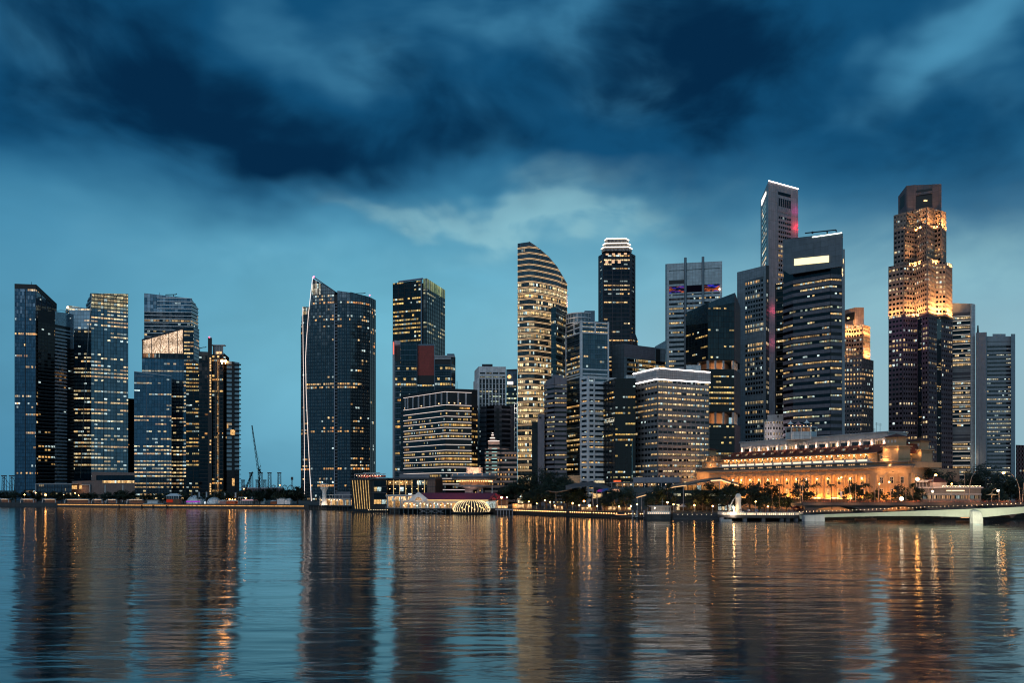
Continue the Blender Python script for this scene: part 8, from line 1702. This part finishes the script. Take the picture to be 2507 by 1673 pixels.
# big dark trees in the middle
for i, (px, D, rx, rz, tr, tx) in enumerate([(1262, 498, 7.5, 7, 5.5, 'leftmost big tree, its left side lit warm by the starry lamp'), (1290, 505, 8.5, 8, 7.5, 'second big tree from the left in the dark grove'), (1322, 500, 9.5, 8.5, 8.0, 'widest big tree in the dark grove, before the grey octagonal tower'), (1352, 497, 9, 8.5, 8, 'tallest big tree in the dark grove'), (1378, 492, 7, 7, 7, 'right end big tree of the dark grove, beside the cream lit entrance'),
                                     (1338, 470, 7.5, 6, 3.5, 'lower bushy tree in front of the dark grove'), (1388, 462, 8, 6.5, 3.5, 'wide dark tree left of the raking canopy poles'), (1412, 448, 6.5, 5.5, 3, 'dark tree with a warm lit right side by the canopy poles'), (1300, 480, 6, 4, 3, 'small tree at the front of the dark grove, lit from below'), (1240, 505, 6, 5, 4, 'small tree behind the dim brown house')]):
    make_tree('broadleaf_tree', tx, 'tree', (X(px, D), D, GZ), rx, rz, tr, 60 + i, 42, 70, .5, 'big dark trees beside the pier building')
# trees before the wave-roofed pavilion and around the statue
mid = [make_tree('promenade_tree', 'dark leafy tree', 'tree', (0, 400, GZ), 4.4, 4.4, 2.6, 90 + i, 30, 52, .36, 'promenade trees') for i in range(4)]
tl = [(1480, 420, .8, 'round dark shrub-like tree right of the raking canopy poles'), (1508, 416, 1.15, 'dark tree left of the red lit jetty kiosk, first of two'), (1533, 414, 1.2, 'dark tree left of the white-lit jetty house, second of two'), (1606, 418, 1.35, 'dark tree under the rising left end of the wave roof'), (1632, 414, 1.3, 'dark tree rising behind the white-lit jetty house'), (1590, 412, .8, 'small dark tree left of the jetty house mast'), (1700, 406, 1.15, 'dark tree before the middle of the wave-roofed pavilion'), (1742, 408, 1.5, 'tall dark tree before the right half of the wave-roofed pavilion'), (1720, 402, 1.0, 'bushy tree between the two dark parasols'), (1782, 398, 1.3, 'dark tree immediately left of the fountain monument'),
      (1836, 400, 1.4, 'dark tree immediately right of the fountain monument'), (1858, 402, 1.35, 'second dark tree right of the fountain monument'), (1885, 404, 1.35, 'third dark tree right of the fountain monument, before the hotel'), (1800, 410, 1.45, 'tree rising behind the top of the fountain monument'), (1905, 398, .9, 'low tree behind the right part of the railing'), (1872, 394, .8, 'low bushy tree above the railing, nearest the blue umbrella'), (1925, 398, .85, 'low tree where the railed terrace meets the road bridge')]
for i, (px, D, sc, tx) in enumerate(tl):
    if i < 4: o = mid[i]; o.location = (X(px, D), D, GZ); o.scale = (sc,) * 3; o['label'] = tx
    else: dup(mid[i % 4], (X(px, D), D, GZ), i * 1.3, sc, tx)
s_ = make_tree('purple_bush', 'purple-leaved bush at the left end of the road bridge', 'bush', (X(1952, 390), 390, GZ), 2.6, 1.8, .6, 140, 14, 40, .3)
s_.children[0].data.materials[0] = mat('purple_leaf', (.06, .012, .05), .7, var=.4); s_.children[0].data.materials[1] = mat('purple_leaf2', (.09, .02, .07), .7, var=.4)
# trees in front of the hotel, on and beyond the bridge
hz_ = 7.5
for i, (px, D, sc, tx) in enumerate([(1965, 396, 1.35, 'dark tree before the hotel, left of the two lone palms'), (2090, 393, 1.25, 'dark tree before the hotel, right of the two lone palms'), (2156, 393, .95, 'low tree under the right end of the hotel colonnade'), (2199, 396, 1.2, 'dark tree before the right corner of the hotel'), (2240, 400, 1.15, 'low palm-like tree at the right foot of the hotel'), (2128, 396, .85, 'small bush under the bushy palm')]):
    dup(mid[i % 4], (X(px, D), D, 4.6), i * 2.1, sc, tx)
for i, (px, D, rx, rz, tr, tx) in enumerate([(2262, 422, 9.5, 7.5, 9.5, 'big spreading tree with gaps in its crown, right of the hotel'), (2306, 428, 9, 6.5, 9, 'second big spreading tree right of the hotel, before the grey tower'), (2410, 440, 9.5, 9, 9, 'big dark tree below the blue-grey tower of fine bands'), (2452, 435, 8.5, 7, 7, 'dark tree behind the lamp-lit kiosk, second from the right edge'), (2495, 430, 8, 7, 6, 'dark tree at the right edge of the photo'), (2382, 445, 7, 6.5, 8, 'dark tree left of the big curved lamp post'), (2430, 415, 6.5, 5, 3.5, 'low bushy tree behind the small lit parasol kiosk')]):
    make_tree('rain_tree', tx, 'tree', (X(px, D), D, GZ), rx, rz, tr, 160 + i, 46, 64, .5, 'big trees beyond the road bridge')
# palms
def make_palm(px, D, top, label, base=4.6, seed=0, n=13, ln=3.0, bushy=False):
    rnd = random.Random(seed); x, y, z = P3(px, top, D); s = thing('palm_tree', label, 'palm', (x, y, base), 'palms before the hotel')
    mb = MB(); mb.path([(x + .15, y, base), (x, y, base + (z - base) * .5), (x, y, z - .2)], [.24, .17, .15], 7); mb.build('trunk', BARK, s)
    mb = MB()
    for q in range(n):
        a = 2 * PI * q / n + rnd.uniform(-.2, .2); up = rnd.uniform(.1, 1.0); L_f = ln * rnd.uniform(.85, 1.15); d_ = Vector((math.cos(a), math.sin(a), 0)); sd = Vector((-d_.y, d_.x, 0)); prev = None
        for k in range(9):
            f = k / 8; c = Vector((x, y, z)) + d_ * (L_f * f * (1 - .15 * f)) + Vector((0, 0, L_f * (up * f * .9 - (.55 + up * .75) * f * f)))
            if prev is not None:
                for e in (-1, 1):
                    w_ = .62 * math.sin(PI * min(1, f * .85 + .12)); tip = c + sd * e * w_ + Vector((0, 0, -w_ * .55)) + d_ * .25
                    mb.face([tuple(prev), tuple(c), tuple(tip)], 0)
                mb.face([tuple(prev + Vector((0, 0, .03))), tuple(c + sd * .05), tuple(c - sd * .05)], 0)
            prev = c
    mb.build('crown', LEAF, s); return s
for i, (px, top, tx, kw) in enumerate([(1908, 1188, 'slim palm rising over the dark trees right of the monument', {}), (2000, 1187, 'lone slim palm before the hotel, left one of two', {}), (2036, 1188, 'lone slim palm before the hotel, right one of two', {}), (2104, 1190, 'short bushy palm before the right half of the hotel colonnade, left one', dict(n=18, ln=2.7)), (2120, 1187, 'big bushy palm before the right half of the hotel colonnade', dict(n=22, ln=3.2)), (2200, 1192, 'small palm before the hotel corner, by the tall cross-armed pole', dict(ln=2.4)), (1890, 1190, 'short palm among the trees just left of the slim palm', dict(ln=2.6))]):
    make_palm(px, 394, top, tx, seed=200 + i, **kw)

# ================================================================ BRIDGES
m_brc = mat('bridge_concrete', (.085, .075, .07), .8, var=.3)
s_ = thing('road_bridge', 'low road bridge with planted railings crossing behind the pale footbridge', 'bridge', (X(2250, 382), 384, 0))
bx0, bx1 = X(1952, 384), X(2640, 384); zd_ = Z(1235, 378)
mb = MB(); mb.box(bx0, bx1, 377, 393, zd_ - 1.0, zd_ + .3); mb.box(bx0, bx1, 376.6, 377.2, zd_ - .6, zd_ + .5); mb.build('deck', m_brc, s_)
mb = MB()
xs = [X(p, 380) for p in (1965, 2130, 2300, 2470, 2640)]
for a, b_ in zip(xs, xs[1:]):
    n_ = 14; c = (a + b_) / 2; hw = (b_ - a) / 2
    for q in range(n_):
        f0, f1 = -1 + 2 * q / n_, -1 + 2 * (q + 1) / n_; zz = lambda f: .8 + (zd_ - 2.0) * (1 - abs(f) ** 3.0)
        x0, x1 = c + hw * f0, c + hw * f1; mb.face([(x0, 377.6, zz(f0)), (x1, 377.6, zz(f1)), (x1, 377.6, zd_ - .9), (x0, 377.6, zd_ - .9)]); mb.face([(x0, 377.6, zz(f0)), (x0, 392, zz(f0)), (x1, 392, zz(f1)), (x1, 377.6, zz(f1))])
mb.build('arch', m_brc, s_)
mb = MB(); mb.path([(bx0, 376.8, zd_ + 1.5), (bx1, 376.8, zd_ + 1.5)], .06, 5); mb.path([(bx0, 376.8, zd_ + 1.0), (bx1, 376.8, zd_ + 1.0)], .04, 4)
n_ = 62
for q in range(n_): x = bx0 + (bx1 - bx0) * q / n_; mb.tube((x, 376.8, zd_ + .4), (x, 376.8, zd_ + 1.5), .05, n=4)
mb.build('railing', mat('rail_rust', (.22, .12, .08), .6, .2), s_)
mb = MB(); rnd = random.Random(3)
for q in range(3600):
    x = rnd.uniform(bx0, bx1); p = Vector((x, 377.8 + rnd.uniform(-.4, .5), zd_ + .7 + abs(rnd.gauss(0, .55)))); a = Vector((rnd.gauss(0, 1), rnd.gauss(0, 1), rnd.gauss(0, 1))).normalized(); c = a.orthogonal(); k = rnd.uniform(.12, .3); mb.face([tuple(p - a * k), tuple(p + c * k * .7), tuple(p + a * k)], 0 if rnd.random() < .55 else 1)
tag(mb.build('planting', [mat('planter_leaf', (.05, .035, .02), .8), mat('planter_red', (.40, .09, .06), .8)], s_), kind='stuff')
mb = MB(); mb.box(bx0, bx1, 377.3, 378.2, zd_ + .3, zd_ + .8); mb.build('planter', m_brc, s_)
for q in range(9): lamp('road_light', (bx0 + 8 + 14.5 * q, 374, zd_ + 3.2), 2000, (1, .46, .2), s_, size=.6)
# pale footbridge
s_ = thing('footbridge', 'pale green-white lit footbridge with a haunched beam on one broad pier', 'bridge', (X(2390, 338), 340, 0))
BR = [(1968, 1260.5, 1272, 363), (2020, 1259.5, 1268, 361), (2080, 1257.5, 1266.3, 357), (2150, 1255, 1265, 352), (2220, 1252, 1264.6, 348), (2290, 1249.3, 1265, 344), (2340, 1247.6, 1266.5, 341), (2385, 1246, 1268, 338), (2410, 1245.2, 1267.6, 336), (2450, 1243.6, 1264, 333), (2507, 1241, 1257.5, 329), (2600, 1238, 1251, 322), (2700, 1236, 1250, 316)]
m_fb = mat('footbridge_white', (.50, .54, .44), .6, var=.12)
mb = MB()
for (pa, ta, ba, da), (pb, tb, bb, db) in zip(BR, BR[1:]):
    A0, A1, B0, B1 = P3(pa, ba, da), P3(pa, ta, da), P3(pb, bb, db), P3(pb, tb, db); k = lambda p, dy, dz: (p[0], p[1] + dy, p[2] + dz)
    mb.face([k(A0, .9, 0), k(B0, .9, 0), k(B1, 0, 0), k(A1, 0, 0)]); mb.face([k(A1, 0, 0), k(B1, 0, 0), k(B1, 6, 0), k(A1, 6, 0)]); mb.face([k(A0, .9, 0), k(A0, 5, 0), k(B0, 5, 0), k(B0, .9, 0)]); mb.face([k(A1, 6, 0), k(B1, 6, 0), k(B0, 5, 0), k(A0, 5, 0)])
mb.build('beam', m_fb, s_)
mb = MB(); mb.path([(P3(p, t_, d_)[0], d_ - .05, P3(p, t_, d_)[2] + .1) for p, t_, b_, d_ in BR], .22, 5); mb.build('edge', m_dark_metal, s_)
mb = MB()
for (pa, ta, ba, da), (pb, tb, bb, db) in zip(BR, BR[1:]):
    a, b_ = P3(pa, ta, da), P3(pb, tb, db); n_ = max(1, int((b_[0] - a[0]) / 2.2))
    for q in range(n_): f = q / n_; p = (a[0] + (b_[0] - a[0]) * f, a[1] + (b_[1] - a[1]) * f + 5.6, a[2] + (b_[2] - a[2]) * f); mb.tube(p, (p[0], p[1], p[2] + 1.25), .045, n=4); r_ = (p[0], p[1] - 5.4, p[2]); mb.tube(r_, (r_[0], r_[1], r_[2] + 1.2), .04, n=4)
    mb.path([(a[0], a[1] + 5.6, a[2] + 1.25), (b_[0], b_[1] + 5.6, b_[2] + 1.25)], .05, 4); mb.path([(a[0], a[1] + .2, a[2] + 1.2), (b_[0], b_[1] + .2, b_[2] + 1.2)], .045, 4)
mb.build('railing', m_dark_metal, s_)
k_ = 0
for (pa, ta, ba, da), (pb, tb, bb, db) in zip(BR, BR[1:]):
    a, b_ = P3(pa, ta, da), P3(pb, tb, db); n_ = max(1, int((b_[0] - a[0]) / 1.35))
    for q in range(n_):
        f = q / n_; k_ += 1
        if k_ > 92: break
        mb = MB(); mb.sphere((a[0] + (b_[0] - a[0]) * f, a[1] + (b_[1] - a[1]) * f + 5.4, a[2] + (b_[2] - a[2]) * f + 1.15), .09, 6); mb.build('rail_lamp', emit('rail_lamp', (1, .6, .3), 16), s_)
mb = MB(); x0, x1 = X(2379.5, 337), X(2404.5, 337); zt_ = P3(2385, 1251, 338)[2]
sec = [(-1, 1.0), (zt_ * .3, 1.0), (zt_ * .65, .93), (zt_ * .85, .8), (zt_ * .95, .6), (zt_, .25)]
for (za, ka), (zb_, kb) in zip(sec, sec[1:]):
    L0, R0, L1, R1 = x0, x0 + (x1 - x0) * ka, x0 + (x1 - x0) * (1 - kb) * .08, x0 + (x1 - x0) * kb
    mb.face([(L0, 336.2, za), (R0, 336.2, za), (R1, 336.4, zb_), (L1, 336.4, zb_)]); mb.face([(R0, 336.2, za), (R0, 338.6, za), (R1, 338.6, zb_), (R1, 336.4, zb_)]); mb.face([(L0, 338.6, za), (L0, 336.2, za), (L1, 336.4, zb_), (L1, 338.6, zb_)]); mb.face([(R0, 338.6, za), (L0, 338.6, za), (L1, 338.6, zb_), (R1, 338.6, zb_)])
mb.build('pier', mat('pier_white', (.62, .63, .56), .6), s_)
mb = MB(); mb.prism([(X(1963, 364), 364), (X(1970, 360), 360), (X(2020, 357), 357.5), (X(2020, 366), 368), (X(1963, 374), 374)], -1, [2.7, 2.7, 2.9, 2.9, 2.7]); mb.build('abutment', m_conc, s_)
for px, D, pw, col in ((2040, 352, 260, (1, .95, .78)), (2110, 346, 300, (.98, 1, .82)), (2180, 342, 330, (.96, 1, .82)), (2250, 337, 350, (.96, 1, .82)), (2320, 333, 420, (.96, 1, .82)), (2392, 325, 700, (1, 1, .86)), (2450, 325, 360, (.95, 1, .82)), (2510, 320, 300, (.95, 1, .82)), (2560, 316, 300, (.95, 1, .82)), (1990, 354, 120, (1, .9, .7))):
    lamp('beam_floodlight', (X(px, D), D, 1.2), pw * (12 if px == 2392 else 4), (1, .93, .66), s_, size=.4)
# -- tall curved road lamps on the bridge
G2 = 'tall curved lamp posts on the road bridge'
m_pole = mat('pole_warm', (.42, .32, .24), .6)
for px, py, bpx, D, lit, tx in [(1983, 1158, 1964, 386, False, 'curved lamp post before the hotel, left of the two lone palms'), (2060, 1170, 2082, 384, True, 'small lit curved lamp post between the lone palm and the bushy palm'), (2186, 1158, 2150, 386, False, 'curved lamp post bending right, before the hotel corner'), (2246, 1174, 2276, 384, True, 'curved lamp post with the big glowing globe before the spreading tree'), (2398, 1155, 2372, 384, False, 'tallest curved lamp post, right of the low cream building'), (2457, 1159, 2498, 384, True, 'curved lamp post with an orange light, bending left at the right edge'), (2540, 1150, 2503, 384, False, 'curved pale lamp post touching the right edge of the photo')]:
    x, y, z = P3(px, py, D); street_lamp(px, py, D, tx, G2, .9 if 'big' in tx else (.62 if px > 2400 else .3), None if lit else False, X(bpx, D) - x, zd_, m_pole)
for px, py, bpx, tx in [(2291, 1164, 2282, 'raking lamp post with a glowing orange head beside the big globe lamp'), (2283, 1204, 2283, 'straight short lamp post with a bright white-orange head below the raking one'), (2153, 1185.5, 2150, 'raking small lamp post at the hotel corner'), (2177, 1181, 2181, 'slim lamp post right of the raking one at the hotel corner'), (2330, 1185.5, 2330, 'orange lamp above the low cream building roof'), (2444, 1202, 2446, 'white starry lamp beside the small lit parasol kiosk')]:
    street_lamp(px, py, 388, tx, 'straight lamp posts by the bridge', .55 if px in (2291, 2283, 2444) else .35, lamp_white if px in (2283, 2444) else None, X(bpx, 388) - X(px, 388) if bpx != px else 0, zd_ if px < 2320 or px > 2400 else GZ, m_pole)
x, y, z = P3(2207, 1222, 382); s_ = thing('globe_lamp', 'large glowing white ball light standing on the road bridge near the hotel corner', 'street lamp', (x, y, zd_)); mb = MB(); mb.sphere((x, y, z), .85, 12); mb.build('globe', emit('globe_white', (1, .80, .52), 12), s_); mb = MB(); mb.tube((x, y, zd_), (x, y, z - .7), .2, n=8); mb.build('pole', m_pole, s_)
for px, top, tx, cross in ((1959, 1172, 'plain pale pole before the hotel, left of the curved lamp post', False), (2019, 1180, 'slim lit pole before the hotel between the two lone palms', False), (2047, 1172, 'tall dark pole with a small white banner before the hotel', False), (2095, 1186, 'slim pole before the bushy palm', False), (2142, 1168, 'pale straight pole left of the raking small lamp post', False), (2198.5, 1169, 'tall dark pole with a short cross arm before the hotel corner', True), (2218, 1180, 'slim pale pole at the right corner of the hotel', False), (2362, 1160, 'straight pole left of the tallest curved lamp post', False)):
    s_ = thing('pole', tx, 'pole', (X(px, 388), 388, zd_)); mb = MB(); mb.tube((X(px, 388), 388, zd_), P3(px, top, 388), .13, .09, 6); mb.build('shaft', m_hazed_steel if 'dark' in tx else m_pole, s_)
    if cross: mb = MB(); mb.box(X(px, 388) - .8, X(px, 388) + .8, 387.9, 388.1, Z(1182.5, 388), Z(1181, 388)); mb.build('cross_arm', m_hazed_steel, s_)
    if 'banner' in tx: mb = MB(); mb.box(X(px + 10, 388), X(px + 15, 388), 387.95, 388.05, Z(1219, 388), Z(1204, 388)); mb.tube((X(px + 12.5, 388), 388, zd_), P3(px + 12.5, 1204, 388), .06, n=4); mb.build('banner', m_white, s_)
# -- low building right of the hotel
s_ = thing('club_building', 'low cream building with a small red hipped roof and light strings beside the hotel', 'building', (X(2320, 404), 406, GZ))
W_ = Wall((X(2246, 404), 404), (X(2402, 402), 402), 90, 90); zt = Z(1196, 403)
mb = MB(); W_.slab(mb, 0, W_.L, GZ, zt, -10, 0, clip=False); mb.build('wall', mat('club_wall', (.20, .17, .15), .8), s_)
mb = MB(); W_.slab(mb, -.6, W_.L + .6, zt, zt + .6, -11, 1.0, clip=False); W_.slab(mb, 0, W_.L, Z(1212, 403), Z(1210, 403), 0, .8, clip=False); mb.build('cornice', m_stw, s_)
mb = MB(); W_.slab(mb, .5, W_.L * .97, Z(1222, 403), Z(1214, 403), None, .1, clip=False, uvf=lambda u, z: (u / 2.3, 4.5)); mb.build('window_band', glass('club_glass', .35, ((1, .6, .35), (1, .75, .5), WHI), (.05, .045, .045), .6, frame=.14), s_)
mb = MB(); W_.slab(mb, W_.L * .45, W_.L * .73, Z(1203, 403), Z(1201, 403), .4, .7, clip=False); mb.build('light_strip', emit('club_strip', (1, .74, .44), 2.2), s_)
for q in range(30): mb = MB(); mb.sphere(W_.p(W_.L * (.38 + .0205 * q), zt + .9 + .15 * (q % 2), .9), .17, 6); mb.build('string_light', emit('string_light', (1, .72, .42), 7), s_)
mb = MB(); W_.slab(mb, W_.L * .02, W_.L * .40, zt + .6, zt + 2.4, -9, -2, clip=False); mb.build('upper_wall', mat('club_upper', (.10, .08, .075), .7), s_)
mb = MB(); W_.slab(mb, 0, W_.L * .26, zt + 3.0, zt + 4.1, -9, -1, clip=False); [W_.slab(mb, W_.L * .26 * q / 5, W_.L * .26 * q / 5 + .2, zt + .6, zt + 3, -1.5, -1.2, clip=False) for q in range(6)]; mb.build('upper_canopy', m_stw, s_)
mb = MB(); cx_, cy_ = W_.p(W_.L * .33, 0, -4)[:2]; b4 = [(cx_ - 5, cy_ - 4, zt + 3), (cx_ + 5, cy_ - 4, zt + 3), (cx_ + 5, cy_ + 4, zt + 3), (cx_ - 5, cy_ + 4, zt + 3)]; tp = [(cx_ - 2.4, cy_, zt + 5.6), (cx_ + 2.4, cy_, zt + 5.6)]; mb.face([b4[0], b4[1], tp[1], tp[0]]); mb.face([b4[1], b4[2], tp[1]]); mb.face([b4[2], b4[3], tp[0], tp[1]]); mb.face([b4[3], b4[0], tp[0]]); mb.face(b4[::-1]); mb.build('roof', m_tile, s_)
mb = MB(); mb.box(cx_ - 4.2, cx_ + 4.2, cy_ - 3.5, cy_ + 3.5, zt + .6, zt + 3); mb.build('roof_room', mat('club_lit_room', (.4, .3, .25), .8), s_)
for q in range(5): lamp('club_lamp', W_.p(W_.L * (.1 + .2 * q), Z(1206, 403), 4), 90, (1, .66, .46), s_)
lamp('club_lamp', W_.p(W_.L * .3, zt + 2.5, 2), 260, (1, .6, .4), s_)
s_ = thing('parasol_kiosk', 'small kiosk with a wide lit parasol roof and a slim arched lamp beside it', 'kiosk', (X(2430, 392), 392, GZ)); x = X(2428, 392); zc_ = Z(1213, 392); mb = MB(); mb.lathe([(2.7, 0), (1.4, .45), (0, .8)], (x, 392, zc_), 14); mb.build('canopy', mat('parasol_cream', (.5, .36, .2), .8), s_); mb = MB(); mb.tube((x, 392, GZ), (x, 392, zc_ + .7), .1, n=6); mb.build('pole', m_pole, s_); lamp('kiosk_lamp', (x, 391, zc_ - .7), 130, (1, .66, .3), s_)
mb = MB(); mb.path([(x - .6, 391.5, GZ), (x - .2, 391.5, Z(1205, 392)), (x + 1.8, 391.5, Z(1197, 392))], .09, 5); [mb.box(x + .2 + .45 * q, x + .5 + .45 * q, 391.4, 391.6, Z(1200 - 1.2 * q, 392), Z(1199.3 - 1.2 * q, 392)) for q in range(4)]; mb.build('arched_lamp', m_pole, s_)
for px, py, D, pw, col in ((2250, 1178, 400, 700, (1, .55, .25)), (2290, 1172, 398, 500, (1, .5, .2)), (2376, 1180, 432, 260, (.8, .25, .5)), (2395, 1184, 430, 200, (.6, .2, .9)), (2460, 1166, 405, 300, (1, .6, .3))): lamp('tree_light', P3(px, py, D), pw, col, None, size=.5)
